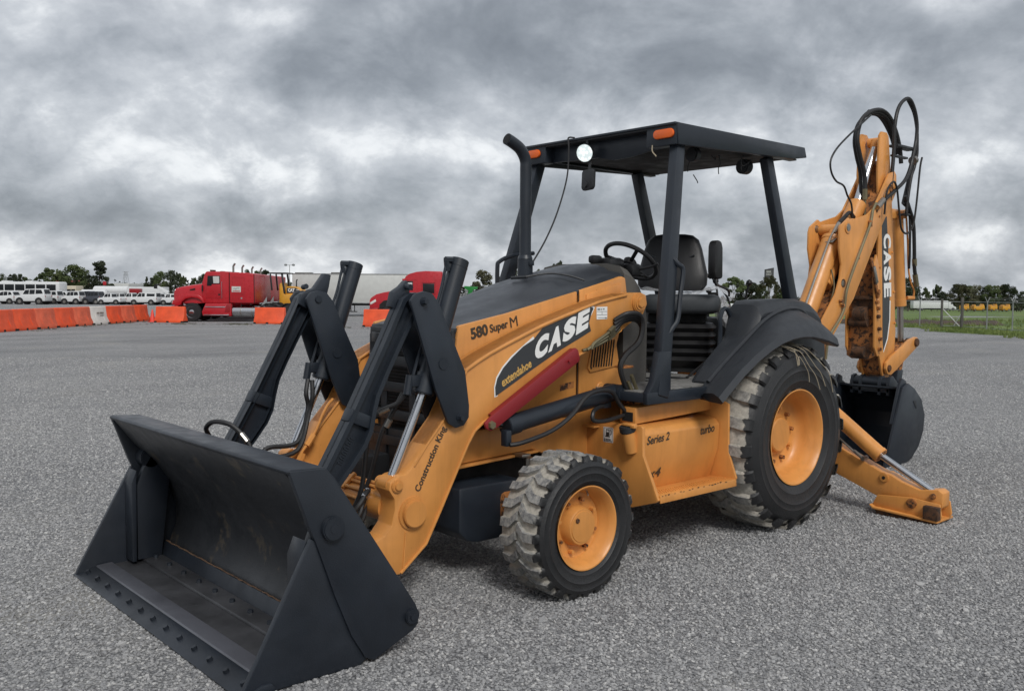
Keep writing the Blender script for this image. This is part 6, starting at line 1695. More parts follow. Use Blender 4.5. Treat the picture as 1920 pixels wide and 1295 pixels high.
# ---- rear fenders
for s in (1, -1):
    outer = [(.985, .965), (.905, 1.020), (.756, 1.120), (.60, 1.205), (.46, 1.265), (.328, 1.310), (.20, 1.335), (.085, 1.346), (-.05, 1.343), (-.151, 1.330), (-.27, 1.308), (-.40, 1.272)]
    top_in = [(.87, .995), (.80, 1.058), (.68, 1.140), (.56, 1.216), (.44, 1.288), (.30, 1.374), (.17, 1.448), (.03, 1.498), (-.12, 1.525), (-.24, 1.524), (-.34, 1.495), (-.45, 1.40)]
    rings = []
    n_ = len(outer)
    for i, ((xo_, zo_), (xi_, zi_)) in enumerate(zip(outer, top_in)):
        a_ = Vector(outer[max(i-1, 0)]); c_ = Vector(outer[min(i+1, n_-1)]); tg = (c_-a_).normalized(); nx, nz = -tg.y*-1, tg.x*-1
        def mixp(t, off): return (xi_*(1-t)+xo_*t+nx*off, zi_*(1-t)+zo_*t+nz*off)
        q1, q2, q3 = mixp(.22, .020), mixp(.62, .048), mixp(.93, .038)
        rings.append([(xi_, s*.84, zi_), (xi_, s*.875, zi_), (q1[0], s*.93, q1[1]), (q2[0], s*1.03, q2[1]), (q3[0], s*1.095, q3[1]), (xo_, s*1.118, zo_), (xo_-nx*.012, s*1.105, zo_-nz*.012), (xo_-nx*.002, s*1.02, zo_-nz*.002), (xi_*.965, s*.875, zi_-.045), (xi_*.965, s*.84, zi_-.045)])
    fd = P('rear_fender', B().loft(rings), 'fender_plastic', ang=30)
    # raised moulding and inner tower
    P('fender_rib', B().tube([(x+.006, s*.872, z+.006) for x, z in top_in[1:]], .014, seg=8, res=3), 'fender_plastic', fd)
    rings = []
    for x, zt, w0 in ((.68, 1.050, .62), (.56, 1.180, .62), (.40, 1.285, .61), (.285, 1.345, .60), (.185, 1.560, .57), (.14, 1.582, .56), (.0, 1.594, .55), (-.34, 1.600, .55), (-.50, 1.575, .55), (-.60, 1.52, .56), (-.66, 1.42, .56)):
        zb = 1.03 if x > -.2 else 1.15
        rings.append([(x, s*w0, min(zb, zt-.05)), (x, s*(w0+.02), zt-.03), (x, s*(w0+.05), zt), (x, s*.78, zt), (x, s*.82, zt-.02), (x, s*.855, zt-.03 if x > .3 else zt-.08), (x, s*.86, min(zb, zt-.05))])
    P('fender_tower', B().loft(rings), 'fender_plastic', fd, ang=28)
    P('inner_liner', B().prism([(.62, 1.0), (.52, 1.10), (.36, 1.22), (.0, 1.40), (-.35, 1.32), (-.55, 1.1), (-.55, 1.0), (.5, 1.0)], s*.57, s*.59, bev=.003), 'fender_plastic', fd)
    P('inner_skirt', B().prism([(.86, 1.00), (.78, 1.062), (.66, 1.135), (.54, 1.215), (.42, 1.285), (.30, 1.34), (.30, 1.1), (.5, 1.02)], s*.83, s*.852, bev=.008), 'fender_plastic', fd)

# ---- front bucket (clamshell)
bk = empty('loader_bucket', parent=mach)
def sweep_plate(name, pts, y0, y1, th, mat, parent):
    return P(name, B().prism(ribbon(pts, th), y0, y1, bev=.003), mat, parent, ang=28)
# moldboard: top lip, back wall
mb_pts = [(3.905, .895), (3.80, .755), (3.69, .63), (3.60, .50), (3.545, .36), (3.545, .23), (3.585, .13), (3.625, .075)]
top_back = [(3.905, .905), (3.735, .900), (3.60, .62), (3.42, .40), (3.40, .20), (3.50, .06)]
sweep_plate('moldboard', mb_pts, -1.03, 1.03, .018, 'bucket_inner', bk)
b = B().prism([(3.910, .900), (3.902, .885), (3.735, .872), (3.722, .885), (3.735, .900), (3.895, .910)], -1.075, 1.075, bev=.006)
b.prism([(3.735, .895), (3.722, .885), (3.40, .42), (3.36, .22), (3.42, .10), (3.52, .02), (3.56, .02), (3.46, .12), (3.41, .23), (3.44, .41)], -1.05, 1.05, bev=.004)
P('top_lip', b, 'bucket_paint', bk)
P('floor', B().prism([(4.06, .012), (4.06, .034), (3.62, .05), (3.60, .02), (3.62, .006)], -1.05, 1.05, bev=.002), 'bucket_floor', bk)
P('cutting_edge', B().prism([(4.118, .004), (4.124, .012), (4.03, .046), (3.995, .046), (3.98, .030), (3.98, .004)], -1.085, 1.085, bev=.002), 'bucket_paint', bk)
P('wear_strip', B().prism([(4.015, .047), (4.008, .054), (3.925, .058), (3.92, .040)], -1.03, 1.03, bev=.002), 'worn_strip', bk)
P('floor_strip', B().prism([(3.77, .046), (3.765, .060), (3.655, .066), (3.65, .045)], -1.0, 1.0, bev=.002), 'bucket_floor', bk)
P('heel_angle', B().prism([(3.655, .064), (3.625, .135), (3.612, .135), (3.60, .05), (3.65, .05)], -1.0, 1.0, bev=.002), 'bucket_paint', bk)
P('weld_bead', B().tube([(3.618+random.uniform(-.002, .002), -.99+.033*i, .137+random.uniform(-.003, .003)) for i in range(61)], .005, seg=5, res=1), 'weld', bk)
for i in range(13):
    y = -.99+.165*i
    hexbolt((4.068, y, .031), (.36, 0, .93), .0125, .017, bk, 'bucket_paint')
for i in range(10):
    y = -.93+.205*i
    hexbolt((3.705, y, .061), (0, 0, 1), .0135, .018, bk, 'bucket_paint')
for s in (1, -1):
    jaw = [(4.118, .008), (4.108, .040), (3.800, .603), (3.775, .585), (3.68, .33), (3.60, .14), (3.525, .035), (3.56, .004)]
    back = [(3.905, .902), (3.735, .896), (3.69, .845), (3.275, .215), (3.255, .165), (3.262, .12), (3.29, .095), (3.50, .012), (3.545, .035), (3.615, .15), (3.695, .34), (3.79, .60), (3.812, .65)]
    P('jaw_side_plate', B().prism(jaw, s*1.045, s*1.072, bev=.003), 'bucket_paint', bk)
    P('back_side_plate', B().prism(back, s*1.050, s*1.083, bev=.003), 'bucket_paint', bk)
    P('pivot_cap', B().cyl((3.712, s*1.08, .640), (3.712, s*1.112, .640), .052, seg=32, bev=.005).cyl((3.712, s*1.11, .640), (3.712, s*1.114, .640), .020, seg=24), 'bucket_paint', bk)
    P('heel_cap', B().cyl((3.300, s*1.08, .165), (3.300, s*1.10, .165), .036, seg=26, bev=.004).cyl((3.300, s*1.10, .165), (3.300, s*1.106, .165), .016, seg=18), 'bucket_paint', bk)
    b = B().cyl((3.712, s*.955, .655), (3.712, s*1.05, .655), .062, seg=26, bev=.006)
    b.prism([(3.76, .60), (3.70, .70), (3.62, .70), (3.60, .58), (3.66, .06), (3.80, .06), (3.80, .50)], s*.955, s*1.0, bev=.006)
    b.prism([(3.81, .595), (3.84, .52), (3.84, .06), (3.815, .06)], s*.93, s*1.045, bev=.004)
    P('jaw_arm', b, 'bucket_paint', bk)
P('bucket_hose', B().tube([(3.60, -.40, .84), (3.66, -.30, .90), (3.66, -.20, .945), (3.60, -.12, .93), (3.55, -.06, .86), (3.53, -.03, .80)], .013, seg=8), 'rubber', bk)
P('hose_end', B().cyl((3.565, -.08, .885), (3.545, -.05, .845), .017, seg=10), 'steel', bk)
P('link_lug', B().prism([(3.56, .46), (3.60, .62), (3.50, .66), (3.42, .60), (3.44, .45)], .455, .475, bev=.004).prism([(3.56, .46), (3.60, .62), (3.50, .66), (3.42, .60), (3.44, .45)], .585, .605, bev=.004)
  .prism([(3.56, .46), (3.60, .62), (3.50, .66), (3.42, .60), (3.44, .45)], -.475, -.455, bev=.004).prism([(3.56, .46), (3.60, .62), (3.50, .66), (3.42, .60), (3.44, .45)], -.605, -.585, bev=.004)
  .cyl((3.49, .44, .60), (3.49, .62, .60), .024, seg=18).cyl((3.49, -.44, .60), (3.49, -.62, .60), .024, seg=18), 'bucket_paint', bk)

# ---- stabilisers
for s in (1, -1):
    st = empty('stabilizer', parent=mach)
    b = B()
    b.prism([(s*.50, .60), (s*.50, .36), (s*.80, .262), (s*1.18, .125), (s*1.46, .085), (s*1.64, .10), (s*1.665, .125), (s*1.665, .225), (s*1.63, .245), (s*1.50, .222), (s*1.36, .262), (s*1.28, .30), (s*1.20, .315), (s*.84, .468)], -1.02, -.90, axis='X', bev=.008)
    P('stabilizer_arm', b, 'orange_paint', st)
    p0, p1, p2 = Vector((-.94, s*.62, .83)), Vector((-.94, s*1.185, .425)), Vector((-.94, s*1.60, .235))
    dd = (p1-p0).normalized()
    b = B().cyl(p0, p1, .058, seg=28, bev=.004).cyl(p1-dd*.03, p1, .062, seg=28, bev=.004)
    cy_ = P('stabilizer_cylinder', b, 'orange_paint', st)
    # rod continues on the barrel's axis
    P('rod', B().cyl(p1-dd*.02, Vector((-.95, s*1.60, .205)), .024, seg=22), 'chrome', st)
    P('oil_line', B().tube([(-.87, s*.66, .68), (-.865, s*.85, .555), (-.868, s*.98, .462), (-.872, s*1.02, .435)], .008, seg=6).cyl((-.875, s*1.00, .448), (-.872, s*1.07, .405), .013, seg=8).cyl((-.93, s*1.075, .40), (-.865, s*1.075, .40), .018, seg=8), 'steel', st)
    P('arm_eye', B().cyl((-1.03, s*1.235, .275), (-.885, s*1.235, .275), .034, seg=20, bev=.004), 'orange_paint', st)
    P('eye_hole', B().cyl((-.887, s*1.235, .275), (-.882, s*1.235, .275), .013, seg=14), 'void_black', st)
    P('rod_pin', B().cyl((-1.04, s*1.60, .195), (-.87, s*1.60, .195), .020, seg=16, bev=.003), 'orange_rust', st)
    ft_ = [(s*1.165, .078), (s*1.185, .050), (s*1.66, .026), (s*1.675, .06), (s*1.66, .15), (s*1.45, .165), (s*1.20, .145)]
    b = B().prism(ft_, -.885, -.868, axis='X', bev=.004).prism(ft_, -1.052, -1.035, axis='X', bev=.004)
    b.prism([(s*1.155, .072), (s*1.18, .040), (s*1.66, .018), (s*1.66, .034), (s*1.185, .056)], -1.10, -.83, axis='X', bev=.003)
    fo = P('stabilizer_foot', b, 'orange_paint', st)
    P('foot_pin', B().cyl((-1.07, s*1.46, .125), (-.852, s*1.46, .125), .036, seg=24, bev=.004).cyl((-.853, s*1.46, .125), (-.848, s*1.46, .125), .022, seg=20), 'orange_rust', st)
    P('street_pad', B().prism([(s*1.18, .042), (s*1.22, -.012), (s*1.60, -.018), (s*1.64, .028)], -1.08, -.85, axis='X', bev=.006), 'rust', st)
    P('stop_block', B().box((-.845, s*1.615, .085), (.05, .11, .095), .006), 'rust', st)
    P('foot_flap', B().prism([(s*1.15, .150), (s*1.18, .172), (s*1.28, .165), (s*1.24, .145)], -1.06, -.94, axis='X', bev=.003), 'orange_rust', st)

# ---- backhoe: frame, swing tower, boom, dipper, bucket
b = B().box((-1.05, 0, .62), (.30, 1.05, .52), .02).box((-.80, 0, .95), (.5, .9, .12), .02)
P('backhoe_frame', b, 'orange_paint')
b = B().prism([(-1.18, .42), (-1.50, .45), (-1.60, .62), (-1.52, .95), (-1.30, 1.05), (-1.18, .95)], -.13, .13, bev=.02)
b.cyl((-1.40, -.24, .70), (-1.40, .24, .70), .05, seg=20)
P('swing_tower', b, 'orange_paint')
boom_near = [(-2.300, 2.315), (-2.255, 2.335), (-2.125, 2.262), (-2.100, 2.21), (-2.098, 2.05), (-2.145, 1.90), (-2.125, 1.78), (-2.06, 1.64), (-1.85, 1.42), (-1.62, 1.16), (-1.36, .78), (-1.34, .66), (-1.44, .62), (-1.55, .68), (-1.74, .90), (-1.975, 1.205), (-2.384, 1.593), (-2.86, 2.259), (-3.164, 2.639), (-3.155, 2.80), (-3.115, 2.835), (-3.0, 2.80), (-2.842, 2.60), (-2.72, 2.455), (-2.60, 2.385)]
bo = empty('backhoe_boom', parent=mach)
for s in (1, -1):
    P('boom_plate', B().prism(boom_near, s*.145, s*.165, bev=.004), 'orange_paint', bo)
    P('boom_pin', B().cyl((-2.235, s*.14, 2.245), (-2.235, s*.178, 2.245), .036, seg=24, bev=.004), 'steel', bo)
    P('pin_collar', B().lathe([(s*.165, .036), (s*.165, .055), (s*.174, .053), (s*.174, .036)], o=(-2.235, 0, 2.245), seg=28), 'orange_paint', bo)
P('boom_web', B().prism([(-1.75, 1.05), (-1.95, 1.30), (-2.36, 1.67), (-2.80, 2.29), (-3.05, 2.63), (-2.95, 2.66), (-2.70, 2.33), (-2.25, 1.72), (-1.90, 1.42), (-1.68, 1.10)], -.147, .147, bev=.004), 'orange_rust', bo)
P('boom_hole', B().cyl((-2.185, .160, 1.735), (-2.185, .1665, 1.735), .040, seg=24), 'rust', bo)
P('hole_pin', B().cyl((-2.170, .163, 1.735), (-2.170, .169, 1.735), .025, seg=18), 'steel', bo)
P('boom_tube', B().tube([(-2.72, .185, 2.50), (-2.66, .185, 2.42), (-2.60, .19, 2.28), (-2.30, .19, 1.84), (-2.20, .19, 1.66), (-2.17, .19, 1.52), (-2.10, .19, 1.42), (-1.96, .19, 1.30), (-1.90, .185, 1.20), (-1.88, .18, 1.05)], .0125, seg=8, res=4), 'brass_tube', bo)
P('tube_clip', B().box((-2.17, .18, 1.53), (.05, .035, .03), .004).cyl((-2.12, .165, 1.57), (-2.12, .20, 1.57), .014, seg=10).cyl((-2.44, .165, 1.97), (-2.44, .18, 1.97), .010, seg=10).box((-2.62, .185, 2.30), (.03, .03, .06), .004), 'orange_rust', bo)
P('grease_studs', B().cyl((-3.05, .165, 2.66), (-3.05, .172, 2.66), .036, seg=20).cyl((-2.78, .165, 2.43), (-2.78, .17, 2.43), .014, seg=12).cyl((-2.83, .165, 2.38), (-2.83, .17, 2.38), .012, seg=12), 'orange_rust', bo)
for s in (1, -1):
    P('line_bundle', B().tube([(-2.33, s*.07, 2.0), (-2.28, s*.07, 1.80), (-2.20, s*.07, 1.62), (-2.05, s*.07, 1.40)], .018, seg=8).tube([(-2.38, s*.03, 2.05), (-2.32, s*.03, 1.85), (-2.18, s*.03, 1.55)], .016, seg=8), 'rubber', bo)
# boom cylinder (from swing tower up to the knee)
p0, p1 = Vector((-1.46, .0, .86)), Vector((-2.268, 0, 2.155))
dd = (p1-p0).normalized()
bc_ = P('boom_cylinder', B().cyl(p0, p1, .092, seg=36, bev=.005).cyl(p1-dd*.045, p1-dd*.005, .097, seg=36, bev=.003).cyl((-2.30, -.14, 2.235), (-2.30, .14, 2.235), .052, seg=24).cyl(p1, Vector((-2.30, 0, 2.235)), .05, seg=24), 'orange_paint')
P('oil_line', B().tube([p1+Vector((.06, .05, .06)), p1-dd*.10+Vector((.098, .04, .03)), p0+dd*.60+Vector((.098, .04, .03)), p0+dd*.54+Vector((.045, .05, .03)), p0+dd*.50+Vector((.075, .05, .02)), p0+dd*.3+Vector((.08, .05, .02))], .010, seg=8, res=4), 'steel', bc_)
P('fitting', B().cyl(p1+Vector((.05, .04, .05)), p1+Vector((-.02, .05, .14)), .019, seg=8).box(p1-dd*.10+Vector((.02, .04, .07)), (.14, .08, .02), .004, rot=(0, R(30), 0)), 'steel', bc_)
P('hose', B().tube([p1+Vector((-.02, .05, .14)), (-2.38, .06, 2.36), (-2.46, .06, 2.40), (-2.54, .06, 2.36)], .019, seg=8), 'rubber', bc_)
P('oil_line', B().tube([(-2.08, .10, 1.86), (-2.10, .12, 1.70), (-2.02, .12, 1.50), (-1.96, .12, 1.25)], .008, seg=6), 'brass_tube', bc_)
# dipper cylinder
p0, p1, p2 = Vector((-2.10, 0, 1.72)), Vector((-2.715, 0, 2.50)), Vector((-3.03, 0, 3.08))
dd = (p1-p0).normalized()
dcl = P('dipper_cylinder', B().cyl(p0, p1, .086, seg=32, bev=.004), 'orange_paint')
P('rod', B().cyl(p1-dd*.02, p2, .043, seg=26), 'chrome', dcl)
P('rod_eye', B().cyl(p2-(p2-p1).normalized()*.02, p2+Vector((-.01, 0, .06)), .045, .05, seg=20, bev=.004).cyl((-3.045, -.07, 3.12), (-3.045, .07, 3.12), .05, seg=20, bev=.004), 'orange_paint', dcl)
# dipper: near and far side sheets joined by a box
dp = empty('dipper', parent=mach)
dip = [(-2.90, 3.165), (-2.94, 3.205), (-3.04, 3.205), (-3.08, 3.17), (-3.13, 2.90), (-3.20, 2.45), (-3.265, 1.91), (-3.312, 1.54), (-3.345, 1.25), (-3.33, 1.08), (-3.27, .93), (-3.22, .78), (-3.12, .78), (-3.06, .93), (-3.01, 1.05), (-2.935, 1.08), (-2.925, 1.60), (-2.935, 2.30), (-2.885, 2.80)]
for s in (1, -1):
    P('dipper_side', B().prism(dip, s*.09, s*.112, bev=.004), 'orange_paint', dp)
P('dipper_core', B().prism([(-2.99, 2.90), (-3.08, 2.95), (-3.15, 2.44), (-3.28, 1.25), (-3.26, 1.05), (-3.16, .90), (-3.06, 1.05), (-2.99, 1.10)], -.091, .091, bev=.004), 'orange_rust', dp)
P('dipper_end', B().prism([(-3.03, 1.08), (-3.08, .90), (-3.13, .83), (-3.25, .80), (-3.25, 1.0)], -.105, .105, bev=.006), 'orange_rust', dp)
P('dipper_decal', B().prism([(-2.985, 2.36), (-3.085, 2.40), (-3.16, 1.90), (-3.20, 1.55), (-3.20, 1.38), (-3.165, 1.20), (-3.095, 1.08), (-3.07, 1.20), (-3.045, 1.60)], .1115, .1135), 'decal_black', dp)
P('decal_edge', B().prism([(-3.195, 1.575), (-3.20, 1.38), (-3.165, 1.20), (-3.095, 1.08), (-3.100, 1.06), (-3.180, 1.19), (-3.218, 1.38), (-3.214, 1.575)], .1125, .114), 'decal_white', dp)
for k, ch in enumerate('CASE'):
    o_ = Vector((-3.140-.0125*k, .115, 2.225-.160*k))
    text_obj(ch, 'letter', 'decal_white', dp, o_+Vector((.115, 0, 0)), (-.08, 0, -.99), (-.99, 0, .06), .142, .148, bold=.045, depth=.002)
# extendable-carriage plates, rollers and rusty front face
b = B().prism([(-2.80, 1.92), (-2.86, 2.02), (-2.92, 1.90), (-2.97, 1.35), (-2.99, 1.04), (-2.93, 1.03), (-2.87, 1.12), (-2.85, 1.60)], .114, .135, bev=.004)
b.prism([(-2.80, 1.92), (-2.86, 2.02), (-2.92, 1.90), (-2.97, 1.35), (-2.99, 1.04), (-2.93, 1.03), (-2.87, 1.12), (-2.85, 1.60)], -.175, -.155, bev=.004)
P('carriage_plate', b, 'orange_paint', dp)
b = B()
zz = [1.06, 1.12, 1.2, 1.3, 1.42, 1.5, 1.62, 1.75]
b.prism([(-.172, 1.03), (-.176, 1.12), (-.165, 1.25), (-.178, 1.35), (-.168, 1.46), (-.176, 1.56), (-.165, 1.66), (-.10, 1.80), (-.02, 1.88), (.05, 1.84), (.115, 1.78), (.115, 1.03), (.06, 1.00), (-.12, 1.00)], -2.93, -2.90, axis='X', bev=.005)
cf = P('carriage_front', b, 'orange_rust', dp)
b = B().cyl((-2.885, -.08, 1.44), (-2.885, .05, 1.44), .075, seg=20).cyl((-2.88, -.13, 1.36), (-2.88, .06, 1.36), .045, seg=16).box((-2.885, 0, 1.60), (.05, .24, .03), .004).cyl((-2.88, -.15, 1.60), (-2.88, .12, 1.60), .020, seg=10)
b.cyl((-2.885, -.09, 1.07), (-2.885, .03, 1.07), .05, seg=16)
P('roller', b, 'rust', cf)
P('carriage_recess', B().prism([(-.13, 1.50), (.09, 1.50), (.09, 1.58), (-.13, 1.58)], -2.8995, -2.898, axis='X').prism([(-.12, 1.16), (-.02, 1.12), (.07, 1.16), (.07, 1.0), (-.12, 1.0)], -2.8995, -2.898, axis='X'), 'rust', cf)
for (x, z) in ((-2.90, 1.50), (-2.905, 1.42), (-2.93, 1.30), (-2.95, 1.10), (-2.87, 1.56), (-2.87, 1.63), (-2.955, 1.20)):
    hexbolt((x, .135, z), (0, 1, 0), .017, .03, dp, 'rust' if z < 1.45 and z > 1.25 else 'orange_rust')
P('lock_lever', B().beam((-2.72, .15, 1.98), (-2.88, .15, 1.60), .02, .035, bev=.003).cyl((-2.86, .14, 1.66), (-2.86, .175, 1.66), .022, seg=12), 'orange_rust', dp)
P('lever_grip', B().beam((-2.76, .155, 1.90), (-2.83, .155, 1.74), .03, .045, bev=.006), 'steel', dp)
for (x, z) in ((-3.215, 2.05), (-3.275, 1.66), (-2.975, 1.9), (-3.31, 1.35)):
    hexbolt((x, .112, z), (0, 1, 0), .010, .012, dp)
# bucket cylinder behind the dipper
bcy = P('bucket_cylinder', B().cyl((-3.545, 0, 2.42), (-3.660, 0, 1.53), .056, seg=28, bev=.005).cyl((-3.652, 0, 1.59), (-3.661, 0, 1.515), .061, seg=28, bev=.003).cyl((-3.54, -.08, 2.45), (-3.54, .08, 2.45), .045, seg=20).box((-3.35, 0, 2.45), (.42, .05, .10), .01), 'orange_paint')
P('rod', B().cyl((-3.658, 0, 1.56), (-3.695, 0, 1.15), .030, seg=22), 'steel', bcy)
P('oil_line', B().tube([(-3.55, .08, 2.50), (-3.60, .085, 2.2), (-3.64, .085, 1.9), (-3.70, .09, 1.75), (-3.77, .09, 1.68), (-3.78, .08, 1.60)], .010, seg=6).cyl((-3.79, .08, 1.60), (-3.70, .05, 1.60), .020, seg=8), 'orange_paint', bcy)
P('hose', B().tube([(-3.42, .13, 2.62), (-3.50, .14, 2.50), (-3.60, .14, 2.35), (-3.66, .13, 2.1), (-3.70, .12, 1.90), (-3.76, .12, 1.75)], .019, seg=8).tube([(-3.42, .11, 2.55), (-3.55, .12, 2.45), (-3.58, .12, 2.1), (-3.62, .10, 1.90)], .013, seg=8), 'rubber', bcy)
P('hose_sleeve', B().cyl((-3.715, .12, 1.84), (-3.76, .12, 1.72), .026, seg=10).cyl((-3.68, .125, 2.0), (-3.70, .12, 1.93), .024, seg=10), 'brass_tube', bcy)
P('hose_bracket', B().box((-3.50, .10, 2.44), (.14, .09, .02), .003), 'black_plastic', bcy)
# bell crank of the bucket
bl = [(-3.69, 1.20), (-3.745, 1.195), (-3.765, 1.14), (-3.735, 1.09), (-3.62, 1.035), (-3.45, .955), (-3.30, .88), (-3.19, .835), (-3.12, .845), (-3.08, .90), (-3.09, .96), (-3.18, 1.02), (-3.40, 1.10), (-3.56, 1.175)]
blc = empty('bucket_bell_crank', parent=mach)
for s in (1, -1):
    P('crank_plate', B().prism(bl, s*.125, s*.155, bev=.006), 'orange_paint', blc)
    P('crank_pin', B().cyl((-3.71, s*.05, 1.142), (-3.71, s*.175, 1.142), .042, seg=22, bev=.005).cyl((-3.135, s*.11, .905), (-3.135, s*.17, .905), .034, seg=22, bev=.005), 'rust', blc)
P('pusher_link', B().prism([(-3.74, 1.17), (-3.69, 1.04), (-3.62, .85), (-3.55, .72), (-3.48, .72), (-3.50, .86), (-3.60, 1.08)], -.06, .06, bev=.008), 'orange_rust', blc)
P('link_foot', B().prism([(-3.62, .86), (-3.58, .70), (-3.53, .66), (-3.46, .68), (-3.50, .86)], -.075, .075, bev=.008).cyl((-3.52, -.12, .72), (-3.52, .14, .72), .034, seg=18), 'dark_paint', blc)
# backhoe bucket, mouth towards the cab
hb = empty('backhoe_bucket', parent=mach)
side = [(-2.63, .002), (-2.955, .745), (-3.06, .78), (-3.20, .72), (-3.36, .60), (-3.44, .44), (-3.42, .28), (-3.33, .14), (-3.18, .03), (-2.98, -.015)]
curve = [(-3.02, .735), (-3.20, .71), (-3.36, .59), (-3.435, .44), (-3.415, .28), (-3.325, .145), (-3.175, .035), (-2.98, -.01), (-2.62, .0)]
for s in (1, -1):
    P('bucket_side', B().prism(side, s*.345+.02, s*.370+.02, bev=.004), 'dark_paint', hb)
    P('side_cutter', B().prism([(-2.94, .765), (-2.99, .83), (-3.07, .80), (-3.05, .60), (-2.86, .44), (-2.80, .40)], s*.315+.02, s*.345+.02, bev=.006), 'dark_paint', hb)
P('bucket_shell', B().prism(ribbon(curve, -.018), -.328, .368, bev=.003), 'dark_paint', hb)
P('shell_inside', B().prism(ribbon(curve[:-1], .003), -.32, .36), 'void_black', hb)
b = B().cyl((-3.11, -.20, .765), (-3.11, .20, .765), .052, seg=24, bev=.006).box((-3.10, .0, .69), (.10, .42, .05), .01)
for y in (-.19, -.10, .10, .19): b.prism([(-3.05, .76), (-3.07, .82), (-3.12, .835), (-3.17, .80), (-3.30, .70), (-3.22, .62), (-3.05, .64)], y-.018, y+.018, bev=.006)
P('bucket_hinge', b, 'dark_paint', hb)
P('side_mark', B().prism([(-3.17, .60), (-3.22, .60), (-3.25, .53), (-3.24, .52)], .390, .394), 'black_plastic', hb)
# top hoses
hs = empty('backhoe_hoses', parent=mach)
P('hose_loop', B().tube([(-2.72, .07, 2.62), (-2.70, .07, 2.78), (-2.60, .07, 2.95), (-2.545, .07, 3.10), (-2.60, .07, 3.26), (-2.76, .07, 3.37), (-2.98, .07, 3.42), (-3.16, .07, 3.38), (-3.30, .07, 3.26), (-3.40, .07, 3.10), (-3.44, .07, 2.95)], .021, seg=10), 'rubber', hs)
P('hose_loop', B().tube([(-2.74, .02, 2.60), (-2.71, .02, 2.80), (-2.63, .02, 2.95), (-2.585, .02, 3.09), (-2.64, .02, 3.24), (-2.80, .02, 3.35), (-3.0, .02, 3.385), (-3.16, .02, 3.33), (-3.32, .02, 3.2), (-3.42, .02, 3.05)], .017, seg=10), 'rubber', hs)
P('hose_sleeve', B().tube([(-2.80, .05, 3.375), (-2.98, .045, 3.405), (-3.16, .045, 3.365), (-3.31, .045, 3.235), (-3.42, .045, 3.05)], .030, seg=10), 'rubber', hs)
P('metal_line', B().cyl((-2.72, .07, 2.64), (-2.725, .07, 2.54), .024, seg=10).tube([(-2.725, .07, 2.54), (-2.73, .07, 2.40), (-2.70, .08, 2.28)], .012, seg=8), 'brass_tube', hs)
P('upright_loop', B().tube([(-3.06, .15, 2.55), (-3.09, .15, 2.80), (-3.115, .15, 3.05), (-3.12, .15, 3.28), (-3.18, .15, 3.45), (-3.30, .15, 3.55), (-3.42, .15, 3.57), (-3.53, .15, 3.48), (-3.59, .15, 3.34), (-3.58, .15, 3.18), (-3.50, .16, 3.02), (-3.42, .17, 2.88), (-3.30, .18, 2.76), (-3.12, .185, 2.66), (-2.96, .185, 2.58), (-2.80, .185, 2.50)], .018, seg=10), 'rubber', hs)
P('upright_loop', B().tube([(-3.42, .13, 3.57), (-3.56, .13, 3.46), (-3.635, .13, 3.30), (-3.65, .13, 3.15), (-3.65, .13, 3.05), (-3.60, .13, 2.92), (-3.52, .14, 2.82), (-3.46, .14, 2.60), (-3.44, .14, 2.45)], .016, seg=10), 'rubber', hs)
P('upright_loop', B().tube([(-3.66, .10, 3.10), (-3.64, .10, 2.95), (-3.56, .10, 2.78), (-3.46, .10, 2.55)], .024, seg=10), 'rubber', hs)
P('hose_tie', B().box((-3.40, .10, 3.10), (.40, .10, .025), .004).box((-3.25, .14, 2.99), (.30, .04, .02), .003), 'black_plastic', hs)
P('hose_ferrule', B().cyl((-2.86, .185, 2.54), (-2.74, .185, 2.46), .028, seg=10).cyl((-3.58, .12, 2.985), (-3.62, .12, 3.00), .045, seg=12), 'steel', hs)
P('stray_hose', B().tube([(-2.70, .12, 3.33), (-2.50, .13, 3.22), (-2.22, .14, 3.06), (-2.02, .15, 2.93), (-1.93, .15, 2.82), (-1.95, .15, 2.72), (-2.04, .15, 2.65), (-2.17, .15, 2.62), (-2.24, .15, 2.54), (-2.32, .15, 2.46), (-2.38, .13, 2.34)], .009, seg=7), 'rubber', hs)
P('stray_hose', B().tube([(-2.86, .20, 2.40), (-2.88, .21, 2.62), (-3.0, .21, 2.72), (-3.10, .20, 2.66), (-3.16, .20, 2.45), (-3.22, .20, 2.28), (-3.34, .20, 2.24), (-3.46, .20, 2.32), (-3.52, .20, 2.52), (-3.60, .19, 2.90), (-3.66, .18, 3.02)], .010, seg=7), 'rubber', hs)

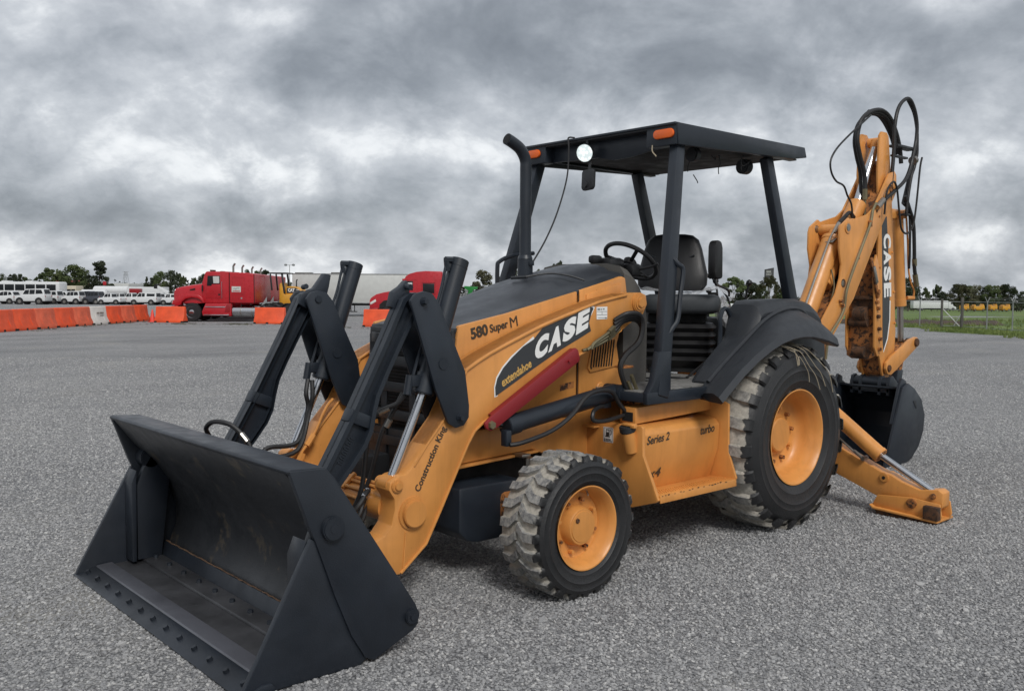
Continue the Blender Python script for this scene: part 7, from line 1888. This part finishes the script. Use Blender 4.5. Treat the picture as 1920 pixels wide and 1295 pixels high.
# ------------------------------------------------------------------ every far-apart piece its own object
import numpy as np
def split_pieces():
    keep = ('crown', 'trunk', 'letter', 'lettering', 'model_name', 'model_number', 'cast_mark', 'sign_lettering', 'radiator_fins', 'tread_teeth', 'gravel')
    users = {}
    for o_ in list(COL.objects):
        if o_.type == 'MESH' and not o_.get('kind') and not o_.modifiers and not o_.name.split('.')[0] in keep:
            users.setdefault(o_.data, []).append(o_)
    for me, obs in users.items():
        nv = len(me.vertices)
        if nv > 60000 or nv < 8: continue
        co = np.empty(nv*3); me.vertices.foreach_get('co', co); co = co.reshape(nv, 3)
        ed = np.empty(len(me.edges)*2, dtype=np.int64); me.edges.foreach_get('vertices', ed); ed = ed.reshape(-1, 2)
        lab = np.arange(nv)
        while True:
            m_ = np.minimum(lab[ed[:, 0]], lab[ed[:, 1]]); new = lab.copy()
            np.minimum.at(new, ed[:, 0], m_); np.minimum.at(new, ed[:, 1], m_); new = new[new]
            if (new == lab).all(): break
            lab = new
        roots, isl = np.unique(lab, return_inverse=True); k = len(roots)
        if k < 2 or k > 400: continue
        lo = np.full((k, 3), np.inf); hi = np.full((k, 3), -np.inf)
        np.minimum.at(lo, isl, co); np.maximum.at(hi, isl, co)
        sz = (hi-lo).max(axis=1)
        gap = np.maximum(0, np.maximum(lo[:, None]-hi[None], lo[None]-hi[:, None]))
        near = np.sqrt((gap**2).sum(2)) <= np.maximum(.02, .5*np.maximum(sz[:, None], sz[None]))
        grp = np.arange(k)
        for _ in range(k):
            g2 = np.array([grp[near[i]].min() for i in range(k)])
            if (g2 == grp).all(): break
            grp = g2
        u_, pc = np.unique(grp, return_inverse=True)
        if len(u_) < 2 or len(u_) > 60: continue
        vp = pc[isl]; metas = []
        for q in range(len(u_)):
            bm_ = bmesh.new(); bm_.from_mesh(me); bm_.verts.ensure_lookup_table()
            bmesh.ops.delete(bm_, geom=[v for v in bm_.verts if vp[v.index] != q], context='VERTS')
            m2 = bpy.data.meshes.new(me.name); bm_.to_mesh(m2); bm_.free()
            for mm in me.materials: m2.materials.append(mm)
            metas.append(m2)
        for o_ in obs:
            o_.data = metas[0]
            for m2 in metas[1:]:
                c = o_.copy(); c.data = m2; COL.objects.link(c); c.parent = o_.parent
for o_ in COL.objects:
    if o_.name.split('.')[0] in ('radiator_fins', 'tread_teeth', 'link_mesh', 'white_tubes', 'dark_tubes'): o_['kind'] = 'stuff'
split_pieces()
